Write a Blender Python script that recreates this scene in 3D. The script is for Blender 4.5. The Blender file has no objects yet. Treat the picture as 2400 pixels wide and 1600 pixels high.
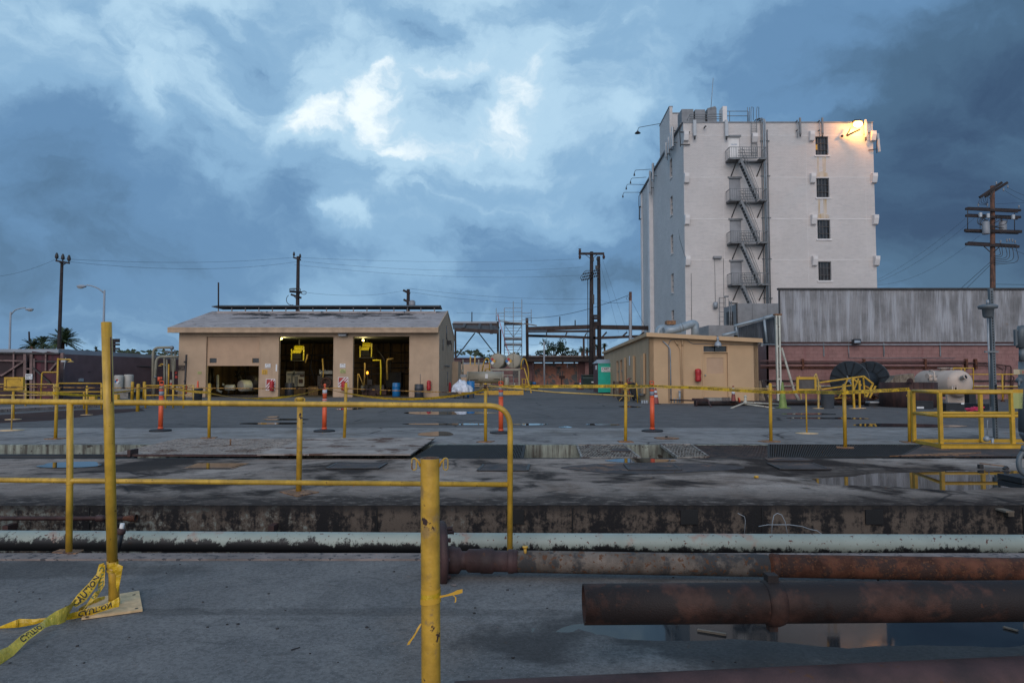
import bpy, bmesh, math, random
from mathutils import Vector, Matrix
random.seed(7)
R = math.radians
SC = bpy.context.scene
COL = SC.collection
# ------------------------------------------------------------------ camera, sky, sun, exposure
CH = 1.18                      # eye height above the yard
F = 1600.0                     # focal length in photo pixels (24 mm on 36 mm)
TH = math.atan(83 / 1600)      # camera tilt
cam = bpy.data.cameras.new('camera'); cam.lens = 24; cam.sensor_width = 36
cam.clip_start = 0.05; cam.clip_end = 3000
co = bpy.data.objects.new('camera', cam); COL.objects.link(co)
co.location = (0, 0, CH); co.rotation_euler = (R(90) + TH, 0, 0)
SC.camera = co
SUN_EL, SUN_AZ = R(27), R(187)     # low glow behind the camera
sl = bpy.data.lights.new('sun', 'SUN'); sl.energy = 1.35; sl.angle = R(55); sl.color = (1.0, 0.86, 0.78)
so = bpy.data.objects.new('sun', sl); COL.objects.link(so)
sd = Vector((math.sin(SUN_AZ) * math.cos(SUN_EL), math.cos(SUN_AZ) * math.cos(SUN_EL), math.sin(SUN_EL)))
so.rotation_euler = (-sd).to_track_quat('-Z', 'Y').to_euler(); so.location = (0, -20, 30)
SC.view_settings.view_transform = 'Standard'; SC.view_settings.look = 'None'
SC.view_settings.gamma = 1; SC.view_settings.use_curve_mapping = False
SC.view_settings.exposure = 0.28
def ray(px, py):
 v = 800 - py
 return Vector((px - 1200, F * math.cos(TH) - v * math.sin(TH), F * math.sin(TH) + v * math.cos(TH)))
def at(px, py, Y):
 d = ray(px, py); t = Y / d.y
 return Vector((d.x * t, Y, CH + d.z * t))
def gz(px, py, z=0.0):
 d = ray(px, py); t = (z - CH) / d.z
 return Vector((d.x * t, d.y * t, z))
# ---- world
W = bpy.data.worlds.new('World'); SC.world = W; W.use_nodes = True
nt = W.node_tree; nt.nodes.clear()
class G:
 """tiny node helper"""
 def __init__(s, tree): s.t = tree
 def n(s, typ, **kw):
  nd = s.t.nodes.new(typ)
  for k, v in kw.items():
   if k.startswith('i_'):
    key = k[2:]; key = int(key) if key.isdigit() else key.replace('_', ' ')
    s.put(nd, key, v)
   else: setattr(nd, k, v)
  return nd
 def put(s, nd, key, v):
  if isinstance(v, bpy.types.NodeSocket): s.t.links.new(v, nd.inputs[key])
  else: nd.inputs[key].default_value = v
 def m(s, op, a, b=0.0, c=0.0, clamp=False):
  nd = s.t.nodes.new('ShaderNodeMath'); nd.operation = op; nd.use_clamp = clamp
  s.put(nd, 0, a); s.put(nd, 1, b); s.put(nd, 2, c); return nd.outputs[0]
 def vm(s, op, a, b=(0, 0, 0)):
  nd = s.t.nodes.new('ShaderNodeVectorMath'); nd.operation = op
  s.put(nd, 0, a); s.put(nd, 1, b)
  return nd.outputs['Value'] if op in ('DOT_PRODUCT', 'LENGTH') else nd.outputs[0]
 def noise(s, vec, scale, detail=4, rough=.55, dist=0.0):
  nd = s.n('ShaderNodeTexNoise'); s.put(nd, 'Vector', vec); s.put(nd, 'Scale', scale)
  s.put(nd, 'Detail', detail); s.put(nd, 'Roughness', rough); s.put(nd, 'Distortion', dist)
  return nd.outputs[0]
 def rng(s, v, a, b, c=0.0, d=1.0):
  nd = s.n('ShaderNodeMapRange'); s.put(nd, 0, v); s.put(nd, 1, a); s.put(nd, 2, b); s.put(nd, 3, c); s.put(nd, 4, d)
  nd.interpolation_type = 'SMOOTHSTEP'; return nd.outputs[0]
 def mix(s, f, a, b, mode='MIX'):
  nd = s.t.nodes.new('ShaderNodeMix'); nd.data_type = 'RGBA'; nd.blend_type = mode
  s.put(nd, 0, f)
  s.put(nd, 6, a if isinstance(a, bpy.types.NodeSocket) else (*a[:3], 1)); s.put(nd, 7, b if isinstance(b, bpy.types.NodeSocket) else (*b[:3], 1))
  return nd.outputs[2]
g = G(nt)
D0 = g.n('ShaderNodeTexCoord').outputs['Generated']
wn = g.n('ShaderNodeTexNoise'); g.put(wn, 'Vector', D0); g.put(wn, 'Scale', 5.5); g.put(wn, 'Detail', 7.0); g.put(wn, 'Roughness', .6)
D = g.vm('NORMALIZE', g.vm('ADD', D0, g.vm('MULTIPLY', g.vm('SUBTRACT', wn.outputs[1], (.5, .5, .5)), (.19, .19, .14))))
sep = g.n('ShaderNodeSeparateXYZ'); g.put(sep, 0, D)
zc = g.m('MAXIMUM', sep.outputs[2], 0.0)
den = g.m('ADD', zc, 0.45)
pc = g.n('ShaderNodeCombineXYZ'); g.put(pc, 0, g.m('DIVIDE', sep.outputs[0], den)); g.put(pc, 1, g.m('DIVIDE', sep.outputs[1], den))
P = pc.outputs[0]
Q = g.vm('MULTIPLY', D, (1.0, 1.0, 1.9))
n1 = g.noise(Q, 2.6, 8, .56, .35)
n2 = g.noise(g.vm('ADD', P, (7.3, 2.1, 4)), .55, 4, .5, .3)
n3 = g.noise(g.vm('ADD', Q, (1.3, 9.1, 2)), 6.5, 7, .56, .3)
def blob(px, py, k):
 d = ray(px, py).normalized()
 return g.m('POWER', g.m('MAXIMUM', g.vm('DOT_PRODUCT', D, d), 0.0), k)
bf = g.m('MULTIPLY_ADD', g.m('SUBTRACT', n3, .5), .30, g.m('MULTIPLY_ADD', n1, .95, g.rng(sep.outputs[2], .04, .42, -.05, .06)))
bf = g.m('MULTIPLY_ADD', n2, .45, g.m('SUBTRACT', bf, .22))
for px, py, k, a in ((820, 290, 90, .07), (640, 330, 18, .13), (345, 225, 900, .20), (870, 250, 600, .13), (720, 270, 1500, .14), (900, 300, 2500, .14), (790, 506, 5000, .22), (845, 508, 5000, .2), (950, 400, 1500, .12), (1330, 120, 26, .15), (150, 60, 60, .10), (1250, 470, 60, .10), (700, 20, 40, .08), (450, 330, 300, .10),
                     (2330, 560, 22, -.26), (2300, 150, 60, -.08), (60, 420, 60, -.12), (300, 650, 50, -.22), (900, 640, 120, -.10), (650, 570, 120, -.10), (1400, 500, 120, -.10)):
 bf = g.m('MULTIPLY_ADD', g.m('MULTIPLY', blob(px, py, k), g.m('MULTIPLY_ADD', n3, 2.0, -.1)), a, bf)
lowf = g.rng(sep.outputs[2], .0, .13, 1.0, 0.0)
ns = g.noise(g.vm('MULTIPLY', D, (2.0, 2.0, 22.0)), 1.6, 4, .5, .3)
bf = g.m('MULTIPLY_ADD', g.m('MULTIPLY', lowf, g.m('SUBTRACT', ns, .36)), .9, bf)
ramp = g.n('ShaderNodeValToRGB'); g.put(ramp, 0, bf)
cr = ramp.color_ramp; cr.interpolation = 'EASE'
pts = [(0.0, (.030, .062, .125)), (.22, (.060, .122, .205)), (.42, (.115, .232, .395)), (.60, (.22, .385, .565)), (.80, (.40, .585, .735)), (1.0, (.80, .88, .91))]
cr.elements[0].position = 0; cr.elements[0].color = (*pts[0][1], 1); cr.elements[1].position = 1; cr.elements[1].color = (*pts[-1][1], 1)
for p_, c_ in pts[1:-1]:
 e = cr.elements.new(p_); e.color = (*c_, 1)
sky = g.n('ShaderNodeTexSky'); sky.sky_type = 'NISHITA'; sky.sun_disc = False
sky.sun_elevation = SUN_EL; sky.sun_rotation = SUN_AZ
b1 = g.n('ShaderNodeBackground'); g.put(b1, 0, sky.outputs[0]); g.put(b1, 1, .06)
b2 = g.n('ShaderNodeBackground'); g.put(b2, 0, ramp.outputs[0]); g.put(b2, 1, 1.0)
mx = g.n('ShaderNodeMixShader'); g.put(mx, 0, .93)
nt.links.new(b1.outputs[0], mx.inputs[1]); nt.links.new(b2.outputs[0], mx.inputs[2])
wo = g.n('ShaderNodeOutputWorld'); nt.links.new(mx.outputs[0], wo.inputs[0])
# ------------------------------------------------------------------ materials
def mat(name, base, rough=.6, metal=0.0, var=.18, vs=2.0, chip=None, ca=.35, cs=25, chip2=None, ca2=.3, cs2=6,
  streak=None, sa=.35, ss=3.0, bump=.15, bs=80, bd=.01, spec=.5, emit=None, es=0.0, alpha=1.0):
 m = bpy.data.materials.new(name); m.use_nodes = True; t = m.node_tree; t.nodes.clear(); g = G(t)
 pos = g.n('ShaderNodeNewGeometry').outputs['Position']
 nv = g.noise(pos, vs, 6, .6)
 lo = [max(0, c * (1 - var * 1.6)) for c in base]; hi = [min(1, c * (1 + var)) for c in base]
 col = g.mix(g.rng(nv, .28, .72), lo, hi)
 rg = rough
 if streak:
  v = g.vm('MULTIPLY', pos, (ss, ss, ss * .09)); f = g.rng(g.noise(v, 1.6, 5, .6), 1 - sa - .12, 1 - sa + .12)
  col = g.mix(f, col, streak)
 if chip2:
  f = g.rng(g.noise(pos, cs2, 7, .65), 1 - ca2 - .055, 1 - ca2 + .035); col = g.mix(f, col, chip2)
 if chip:
  f = g.rng(g.noise(pos, cs, 6, .6), 1 - ca - .02, 1 - ca + .02); col = g.mix(f, col, chip)
  rg = g.m('MULTIPLY_ADD', f, .85 - rough, rough)
 b = g.n('ShaderNodeBsdfPrincipled'); g.put(b, 'Base Color', col); g.put(b, 'Roughness', rg); g.put(b, 'Metallic', metal)
 g.put(b, 'Specular IOR Level', spec)
 if emit: g.put(b, 'Emission Color', (*emit, 1)); g.put(b, 'Emission Strength', es)
 if bump:
  bn = g.n('ShaderNodeBump'); g.put(bn, 'Height', g.noise(pos, bs, 4, .6)); g.put(bn, 'Strength', bump); g.put(bn, 'Distance', bd)
  t.links.new(bn.outputs[0], b.inputs['Normal'])
 o = g.n('ShaderNodeOutputMaterial'); t.links.new(b.outputs[0], o.inputs[0])
 return m
def ground_mat(name, a, b_, stain, st_amt, fine=.25, speck=None, rough=.75, wet=.3, cracks=0.0, band=None, tint=None, s0=.35, damp=None, sp_=0.02):
 m = bpy.data.materials.new(name); m.use_nodes = True; t = m.node_tree; t.nodes.clear(); g = G(t)
 pos = g.n('ShaderNodeNewGeometry').outputs['Position']
 sp = g.n('ShaderNodeSeparateXYZ'); g.put(sp, 0, pos)
 big = g.noise(pos, s0, 6, .6, .6); mid = g.noise(pos, 1.7, 7, .65, .4); fin = g.noise(pos, 55, 3, .7)
 col = g.mix(g.rng(mid, .3, .7), a, b_)
 sf = g.m('ADD', g.m('MULTIPLY', big, .6), g.m('MULTIPLY', mid, .4))
 f = g.rng(sf, .96 - st_amt - .05, .96 - st_amt + .06)
 f = g.m('MAXIMUM', f, g.m('MULTIPLY', g.rng(g.noise(g.vm('MULTIPLY', pos, (1, 1.6, 1)), 4.2, 8, .7, .8), .53, .66), .6))
 if tint:
  col = g.mix(g.m('MULTIPLY', g.rng(g.noise(g.vm('ADD', pos, (31, 7, 3)), .8, 6, .6, .5), .5, .7), .6), col, tint)
 if band:
  y0, y1, amt = band
  bb = g.rng(g.m('ADD', sp.outputs[1], g.m('MULTIPLY_ADD', mid, -2.2, .9)), y0, y1, amt, 0.0); bb = g.m('MULTIPLY', bb, g.rng(g.noise(g.vm('MULTIPLY', pos, (1, 1.5, 1)), 7, 7, .7), .36, .5, .55, 1.0)); f = g.m('MAXIMUM', f, bb)
 col = g.mix(f, col, stain)
 col = g.mix(g.m('MULTIPLY', g.rng(fin, .35, .7), fine), col, [c * .35 for c in a])
 if speck:
  col = g.mix(g.rng(g.noise(pos, 130, 2, .5), .66, .72), col, speck)
 h = fin
 if cracks:
  vo = g.n('ShaderNodeTexVoronoi', feature='DISTANCE_TO_EDGE'); g.put(vo, 'Scale', cracks)
  g.put(vo, 'Vector', g.vm('ADD', pos, g.vm('MULTIPLY', g.n('ShaderNodeTexNoise', i_Scale=2.5, i_Detail=6.0).outputs[1], (.35, .35, .35))))
  ck = g.m('MULTIPLY', g.rng(vo.outputs[0], .0, .012, 1.0, 0.0), g.rng(big, .48, .56))
  col = g.mix(g.m('MULTIPLY', ck, .75), col, (.02, .02, .022))
 for (dx, dy, rx, ry, da) in damp or []:
  e = g.m('ADD', g.m('POWER', g.m('ABSOLUTE', g.m('DIVIDE', g.m('SUBTRACT', sp.outputs[0], dx), rx)), 2.0), g.m('POWER', g.m('ABSOLUTE', g.m('DIVIDE', g.m('SUBTRACT', sp.outputs[1], dy), ry)), 2.0))
  dm = g.rng(g.m('MULTIPLY_ADD', mid, 2.6, e), 1.9, 2.6, da, 0.0)
  col = g.mix(dm, col, [c * .25 for c in a])
 b = g.n('ShaderNodeBsdfPrincipled'); g.put(b, 'Base Color', col)
 rr = g.m('MULTIPLY_ADD', f, -(rough - wet) * .35, rough); g.put(b, 'Roughness', rr); g.put(b, 'Specular IOR Level', sp_)
 bn = g.n('ShaderNodeBump'); g.put(bn, 'Height', g.m('ADD', fin, g.m('MULTIPLY', mid, 1.5))); g.put(bn, 'Strength', .35); g.put(bn, 'Distance', .006)
 t.links.new(bn.outputs[0], b.inputs['Normal'])
 o = g.n('ShaderNodeOutputMaterial'); t.links.new(b.outputs[0], o.inputs[0])
 return m
M = {}
RUST = (.075, .03, .02)
M['asphalt'] = ground_mat('asphalt', (.122, .115, .113), (.170, .160, .156), (.064, .060, .060), .38, .35, (.14, .14, .14), .7, .32, .25, s0=.22)
M['near'] = ground_mat('near_paving', (.165, .160, .158), (.240, .228, .218), (.112, .109, .108), .38, .5, (.32, .32, .32), .85, .6, 0, tint=(.20, .165, .14), s0=.5, damp=[(2.2, 3.48, 2.3, .50, .68), (-.9, 3.80, 1.9, .06, .28), (-3.6, 4.62, 1.5, .2, .42)])
M['apron'] = ground_mat('apron_concrete', (.225, .21, .20), (.35, .33, .315), (.115, .106, .104), .40, .3, None, .75, .4, .35, tint=(.13, .11, .09))
M['deck'] = ground_mat('deck_concrete', (.25, .198, .168), (.49, .41, .355), (.034, .027, .025), .44, .35, None, .8, .5, .45, band=(6.3, 7.3, .96), tint=(.13, .085, .06), damp=[(6.1, 7.95, 2.9, .8, .6), (1.95, 8.75, 1.0, .42, .6), (-5, 8.9, .9, .3, .5)])
M['brownpatch'] = ground_mat('brown_paving', (.060, .036, .032), (.085, .055, .048), (.03, .02, .02), .4, .3)
M['trenchwall'] = None
def trench_mat(name, pale, brown, black, pale_amt):
 m = bpy.data.materials.new(name); m.use_nodes = True; t = m.node_tree; t.nodes.clear(); g = G(t)
 pos = g.n('ShaderNodeNewGeometry').outputs['Position']
 sp = g.n('ShaderNodeSeparateXYZ'); g.put(sp, 0, pos)
 a = g.noise(pos, 1.1, 7, .7, .3); b_ = g.noise(pos, 14, 7, .75); c = g.noise(g.vm('MULTIPLY', pos, (3, 3, .5)), 1.5, 6, .7)
 f1 = g.rng(g.m('ADD', g.m('MULTIPLY', c, .55), g.m('MULTIPLY', b_, .45)), .46, .56)
 col = g.mix(f1, black, brown)
 left = g.rng(sp.outputs[0], -4.5, .2, .06, -.02)
 f2 = g.rng(g.m('ADD', g.m('ADD', g.m('MULTIPLY', g.m('MULTIPLY_ADD', a, .6, g.m('MULTIPLY', c, .4)), .5), g.m('MULTIPLY', b_, .5)), left), 1.02 - pale_amt - .05, 1.02 - pale_amt + .03)
 col = g.mix(g.m('MULTIPLY', f2, .85), col, pale)
 col = g.mix(g.rng(g.m('MULTIPLY_ADD', b_, .14, sp.outputs[2]), -.03, .06, 0, .8), col, black)
 b = g.n('ShaderNodeBsdfPrincipled'); g.put(b, 'Base Color', col); g.put(b, 'Roughness', .85); g.put(b, 'Specular IOR Level', .3)
 bn = g.n('ShaderNodeBump'); g.put(bn, 'Height', b_); g.put(bn, 'Strength', .6); g.put(bn, 'Distance', .015)
 t.links.new(bn.outputs[0], b.inputs['Normal'])
 o = g.n('ShaderNodeOutputMaterial'); t.links.new(b.outputs[0], o.inputs[0]); return m
M['trenchwall'] = trench_mat('trench_wall', (.24, .27, .245), (.115, .09, .072), (.014, .013, .014), .42)
M['trenchpale'] = mat('trench_pale_paint', (.27, .29, .24), .8, var=.3, chip=(.05, .04, .03), ca=.40, cs=7, streak=(.06, .05, .04), sa=.47, ss=6)
def water_mat(name, col=(.018, .019, .021), rough=.02, bump=.0):
 m = mat(name, col, rough, var=.3, vs=1.5, bump=0, spec=.5)
 if 'front' in name: m.node_tree.nodes['Principled BSDF'].inputs['Specular IOR Level'].default_value = .3
 m.node_tree.nodes['Principled BSDF'].inputs['IOR'].default_value = 1.33
 return m
M['water'] = water_mat('puddle_water')
M['frontwater'] = water_mat('front_puddle_water', (.022, .023, .025), .035); M['oilwater'] = water_mat('pit_water', (.012, .010, .008), .03)
YEL = (.52, .30, .022)
M['yellow'] = mat('yellow_paint', YEL, .45, var=.16, vs=5, chip=(.06, .03, .02), ca=.30, cs=22, bump=.12, bs=60)
M['yellowclean'] = mat('yellow_rail_paint', (.56, .33, .035), .42, var=.2, vs=7, chip=(.11, .05, .025), ca=.325, cs=38, streak=(.40, .22, .02), sa=.42, ss=14, bump=.12, bs=90)
M['yellowchip'] = mat('yellow_chipped_paint', (.55, .31, .035), .48, var=.22, vs=9, chip=(.045, .022, .018), ca=.36, cs=18, chip2=(.33, .20, .06), ca2=.40, cs2=11, bump=.2, bs=70)
M['yellowdull'] = mat('yellow_faded_paint', (.50, .33, .09), .55, var=.2, vs=5, chip=(.16, .07, .03), ca=.36, cs=25)
M['woodyellow'] = mat('pale_yellow_plate', (.66, .45, .24), .7, var=.15, vs=20, chip=(.2, .13, .08), ca=.3, cs=35, bump=.2)
M['rustplate'] = mat('rusty_orange_plate', (.26, .13, .06), .75, var=.3, vs=12, chip=(.08, .04, .03), ca=.42, cs=18)
M['orange'] = mat('orange_plastic', (.70, .10, .03), .45, var=.1, vs=4, chip=(.35, .06, .03), ca=.27, cs=14)
M['whiteband'] = mat('white_reflective_band', (.52, .52, .54), .45, var=.1)
M['greyband'] = mat('grey_reflective_band', (.22, .24, .28), .4, var=.1)
M['rubber'] = mat('black_rubber', (.018, .019, .022), .65, var=.3)
M['tape'] = mat('yellow_barrier_tape', (.66, .41, .02), .28, var=.25, vs=14, bump=.6, bs=24, bd=.02)
M['tape2'] = mat('pale_barrier_tape', (.66, .48, .06), .3, var=.2, vs=9, bump=.6, bs=22, bd=.02)
M['ink'] = mat('black_ink', (.025, .025, .03), .5, var=.1, bump=0)
M['inkgreen'] = mat('green_show_through_ink', (.12, .17, .06), .5, var=.1, bump=0)
M['rope'] = mat('rusty_yellow_chain', (.36, .18, .03), .7, var=.4, vs=14, chip=(.05, .025, .02), ca=.46, cs=9)
def pipe_mat(name, pale, rust, grime, zc, gr=.03, pamt=.3):
 m = bpy.data.materials.new(name); m.use_nodes = True; t = m.node_tree; t.nodes.clear(); g = G(t)
 pos = g.n('ShaderNodeNewGeometry').outputs['Position']
 sp = g.n('ShaderNodeSeparateXYZ'); g.put(sp, 0, pos)
 st = g.vm('MULTIPLY', pos, (1.0, 1.0, .7))
 n = g.m('MULTIPLY_ADD', g.noise(st, 5, 3, .5), .45, g.m('MULTIPLY', g.noise(st, 30, 7, .8), .6)); n2_ = g.noise(pos, 2.2, 5, .6); n4 = g.noise(pos, 3.5, 5, .6)
 col = g.mix(g.rng(n2_, .3, .7), [c * .78 for c in pale], pale)
 col = g.mix(g.m('MULTIPLY', g.rng(n4, .56, .68), .7), col, (.33, .17, .12))
 col = g.mix(g.rng(g.noise(pos, 34, 5, .6), .625, .645), col, rust)
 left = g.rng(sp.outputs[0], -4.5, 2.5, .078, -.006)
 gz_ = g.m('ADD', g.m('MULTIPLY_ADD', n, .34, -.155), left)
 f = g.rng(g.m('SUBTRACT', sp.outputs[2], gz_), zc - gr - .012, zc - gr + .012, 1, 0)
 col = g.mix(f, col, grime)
 b = g.n('ShaderNodeBsdfPrincipled'); g.put(b, 'Base Color', col); g.put(b, 'Roughness', .5); g.put(b, 'Specular IOR Level', .4)
 bn = g.n('ShaderNodeBump'); g.put(bn, 'Height', n); g.put(bn, 'Strength', .3); g.put(bn, 'Distance', .004)
 t.links.new(bn.outputs[0], b.inputs['Normal'])
 o = g.n('ShaderNodeOutputMaterial'); t.links.new(b.outputs[0], o.inputs[0]); return m
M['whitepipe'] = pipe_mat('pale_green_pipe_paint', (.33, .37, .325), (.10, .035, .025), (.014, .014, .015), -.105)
M['rustpipe'] = mat('red_rusty_pipe', (.110, .040, .022), .78, var=.4, vs=9, chip=(.13, .055, .028), ca=.42, cs=60, chip2=(.05, .026, .02), ca2=.44, cs2=6, bump=.4, bs=110, spec=.3)
M['mottpipe'] = mat('mottled_grey_rust_pipe', (.17, .135, .11), .7, var=.3, vs=7, chip=(.12, .058, .032), ca=.42, cs=34, chip2=(.055, .050, .048), ca2=.46, cs2=5, bump=.4, bs=110, spec=.3)
M['darkpipe'] = mat('dark_oily_rust_pipe', (.054, .025, .018), .65, var=.5, vs=6, chip2=(.020, .014, .013), ca2=.50, cs2=3.2, chip=(.070, .031, .02), ca=.33, cs=30, bump=.5, bs=150, bd=.004, spec=.3)
M['redpipe'] = mat('dull_red_pipe', (.060, .028, .026), .65, var=.35, vs=4, chip=(.08, .035, .018), ca=.36, cs=12, bump=.35, bs=140)
M['bore'] = mat('black_pipe_bore', (.008, .008, .009), .8, var=.3)
M['maroonpipe'] = mat('maroon_pipe', (.06, .028, .025), .7, var=.3, vs=8, chip=(.10, .05, .03), ca=.35, cs=30)
M['tan'] = mat('tan_stucco', (.45, .32, .215), .85, var=.07, vs=1.2, chip=(.30, .21, .14), ca=.27, cs=9, bump=.5, bs=40, bd=.01, streak=(.36, .25, .17), sa=.33, ss=1.6)
M['tanfresh'] = mat('warm_tan_stucco', (.50, .335, .195), .85, var=.06, vs=.8, bump=.4, bs=45, bd=.008, streak=(.44, .30, .18), sa=.36, ss=1.5, chip=(.33, .22, .13), ca=.25, cs=7)
M['tandoor'] = mat('tan_door_paint', (.44, .29, .185), .6, var=.05, vs=2, bump=.05)
M['tantrim'] = mat('tan_fascia', (.43, .30, .195), .7, var=.14, vs=2, chip=(.10, .07, .05), ca=.27, cs=5)
M['roof'] = mat('grey_felt_roof', (.33, .295, .29), .9, var=.12, vs=1.5, chip2=(.045, .045, .05), ca2=.36, cs2=1.7, bump=.6, bs=20, bd=.02)
M['darkmetal'] = mat('dark_metal', (.030, .026, .026), .6, var=.3, vs=5)
M['steelbrown'] = mat('brown_steel_beam', (.040, .024, .020), .7, var=.3, vs=2, chip=(.08, .04, .03), ca=.3, cs=6)
M['galv'] = mat('galvanised_grey', (.30, .33, .36), .5, metal=.3, var=.15, vs=4)
M['greysteel'] = mat('grey_steel', (.17, .18, .19), .55, metal=.2, var=.2, vs=4)
M['white'] = mat('white_paint', (.70, .68, .66), .6, var=.05)
M['signwhite'] = mat('white_sign', (.66, .66, .66), .5, var=.03, bump=0)
M['red'] = mat('red_vinyl', (.42, .018, .022), .45, var=.25, vs=9, bump=.4, bs=25, bd=.02)
M['redpaint'] = mat('red_paint', (.38, .03, .025), .5, var=.2)
M['blue'] = mat('blue_plastic', (.010, .14, .36), .4, var=.12)
M['black'] = mat('black_plastic', (.014, .015, .018), .5, var=.3)
M['darkdrum'] = mat('dark_grey_drum', (.030, .032, .040), .5, var=.3)
M['pink'] = mat('pink_block', (.265, .142, .130), .85, var=.10, vs=3, streak=(.22, .10, .095), sa=.38, ss=1.5, bump=.4, bs=60)
M['pinkmortar'] = mat('pink_mortar', (.20, .095, .090), .9, var=.1)
M['mauve'] = mat('mauve_render', (.155, .095, .100), .85, var=.12, vs=1.2, bump=.4, bs=30)
M['maroon'] = mat('maroon_sheet', (.075, .016, .026), .7, var=.25, vs=1.5, streak=(.04, .014, .018), sa=.42, ss=2)
M['maroondark'] = mat('dark_maroon_sheet', (.034, .014, .017), .7, var=.3, vs=1.5)
M['brace'] = mat('weathered_brace', (.19, .12, .11), .75, var=.25, vs=3, chip=(.08, .05, .045), ca=.38, cs=8)
M['palegrey'] = mat('pale_grey_fascia', (.28, .31, .35), .7, var=.1, vs=.6)
M['tanpipe'] = mat('khaki_pipe_paint', (.24, .22, .165), .5, var=.1, vs=3)
M['tank'] = mat('khaki_tank_paint', (.30, .275, .215), .5, var=.08, vs=2)
M['creamtank'] = mat('cream_tank_paint', (.50, .40, .33), .55, var=.08, vs=2, chip=(.25, .16, .12), ca=.27, cs=12)
M['creamcol'] = mat('chipped_cream_column', (.55, .55, .48), .6, var=.12, vs=3, chip=(.25, .12, .07), ca=.36, cs=7)
M['creampole'] = mat('weathered_cream_pipe', (.40, .38, .32), .6, var=.2, vs=4, chip=(.15, .08, .05), ca=.36, cs=9)
M['drumwhite'] = mat('dull_white_plastic', (.40, .38, .34), .5, var=.1)
M['wood'] = mat('brown_pole_wood', (.14, .065, .040), .85, var=.3, vs=4, streak=(.06, .035, .028), sa=.45, ss=8, bump=.4)
M['darkwood'] = mat('dark_creosote_wood', (.028, .020, .020), .85, var=.3, vs=3, bump=.3)
M['greywood'] = mat('weathered_timber', (.20, .16, .12), .85, var=.3, vs=6, streak=(.10, .075, .055), sa=.42, ss=7)
M['porcelain'] = mat('grey_transformer', (.24, .25, .27), .5, var=.1)
M['green'] = mat('teal_green_plastic', (.004, .42, .31), .45, var=.08, vs=3, bump=.05)
M['greyroof'] = mat('grey_translucent_roof', (.30, .34, .38), .5, var=.1)
M['brownplastic'] = mat('brown_plastic', (.090, .045, .045), .6, var=.1)
M['dumpgreen'] = mat('dark_green_steel', (.010, .030, .026), .55, var=.2)
M['limegreen'] = mat('faded_lime_cone', (.17, .23, .05), .55, var=.2, vs=6, chip=(.12, .14, .05), ca=.34, cs=12)
M['conered'] = mat('faded_red_cone', (.22, .045, .035), .6, var=.2, vs=8)
M['bag'] = mat('white_woven_bag', (.62, .64, .70), .6, var=.14, vs=4, chip=(.08, .17, .50), ca=.325, cs=4.5, bump=.8, bs=14, bd=.05)
M['pinkhose'] = mat('pink_hose', (.55, .03, .10), .5, var=.15)
M['greyplastic'] = mat('grey_bin_plastic', (.075, .085, .100), .5, var=.15)
M['reel'] = mat('charcoal_reel_plastic', (.026, .034, .042), .5, var=.2, vs=3)
M['tub'] = mat('deep_rust_tub', (.042, .019, .018), .85, var=.3, vs=3, streak=(.070, .030, .024), sa=.4, ss=4, bump=.5)
M['glass'] = mat('dark_window_glass', (.034, .031, .031), .12, var=.4, vs=2, bump=.0, spec=.6)
M['mesh'] = mat('grey_insect_screen', (.085, .075, .07), .8, var=.2, vs=6)
M['leaf'] = mat('dark_green_leaves', (.028, .050, .022), .7, var=.5, vs=1.2, bump=0)
M['palmleaf'] = mat('palm_leaves', (.050, .075, .028), .6, var=.45, vs=.8, bump=0)
M['peelpink'] = mat('peeling_salmon_paint', (.46, .21, .14), .75, var=.12, vs=2, chip2=(.13, .14, .14), ca2=.49, cs2=.9, chip=(.13, .14, .14), ca=.36, cs=3)
M['gateframe'] = mat('salmon_gate_frame', (.38, .20, .16), .7, var=.2, vs=3)
M['concrete'] = mat('old_concrete', (.24, .23, .21), .85, var=.2, vs=4, chip=(.12, .11, .10), ca=.36, cs=15, bump=.4)
M['lip'] = mat('pinkish_concrete_lip', (.24, .19, .17), .85, var=.22, vs=5, chip=(.07, .06, .06), ca=.42, cs=20, bump=.5)
M['hatch'] = mat('rusty_dark_hatch', (.060, .042, .038), .8, var=.35, vs=3, chip2=(.17, .085, .045), ca2=.40, cs2=2.2, chip=(.02, .022, .028), ca=.4, cs=7)
M['steelplate'] = mat('tan_rusted_steel_plate', (.34, .285, .25), .75, var=.22, vs=2.2, chip2=(.11, .062, .045), ca2=.42, cs2=1.6, chip=(.42, .37, .33), ca=.33, cs=6, bump=.2, spec=.1)
M['grate'] = mat('black_grating_steel', (.014, .013, .013), .75, var=.3, vs=5, chip=(.07, .035, .025), ca=.32, cs=6)
M['rustgrate'] = mat('rusty_grating_steel', (.075, .040, .028), .75, var=.4, vs=5, chip=(.025, .02, .02), ca=.45, cs=8)
M['expanded'] = mat('bare_expanded_metal', (.27, .235, .20), .6, var=.3, vs=5, chip=(.08, .05, .04), ca=.44, cs=9)
M['stroughgrey'] = mat('grey_electrical_box', (.125, .145, .16), .5, var=.12, vs=6, metal=.2, bump=.2)
M['labelyellow'] = mat('yellow_green_label', (.40, .42, .16), .6, var=.1, bump=0)
M['labelorange'] = mat('orange_label', (.60, .33, .03), .5, var=.08, bump=0)
M['labelcream'] = mat('cream_label', (.45, .38, .26), .6, var=.1, bump=0)
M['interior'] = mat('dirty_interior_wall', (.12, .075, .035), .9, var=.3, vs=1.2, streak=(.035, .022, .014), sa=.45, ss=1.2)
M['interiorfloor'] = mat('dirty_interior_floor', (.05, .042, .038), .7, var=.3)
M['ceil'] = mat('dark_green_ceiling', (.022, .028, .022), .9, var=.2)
M['hoodyellow'] = mat('bright_yellow_hood', (.75, .62, .02), .45, var=.1)
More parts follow.
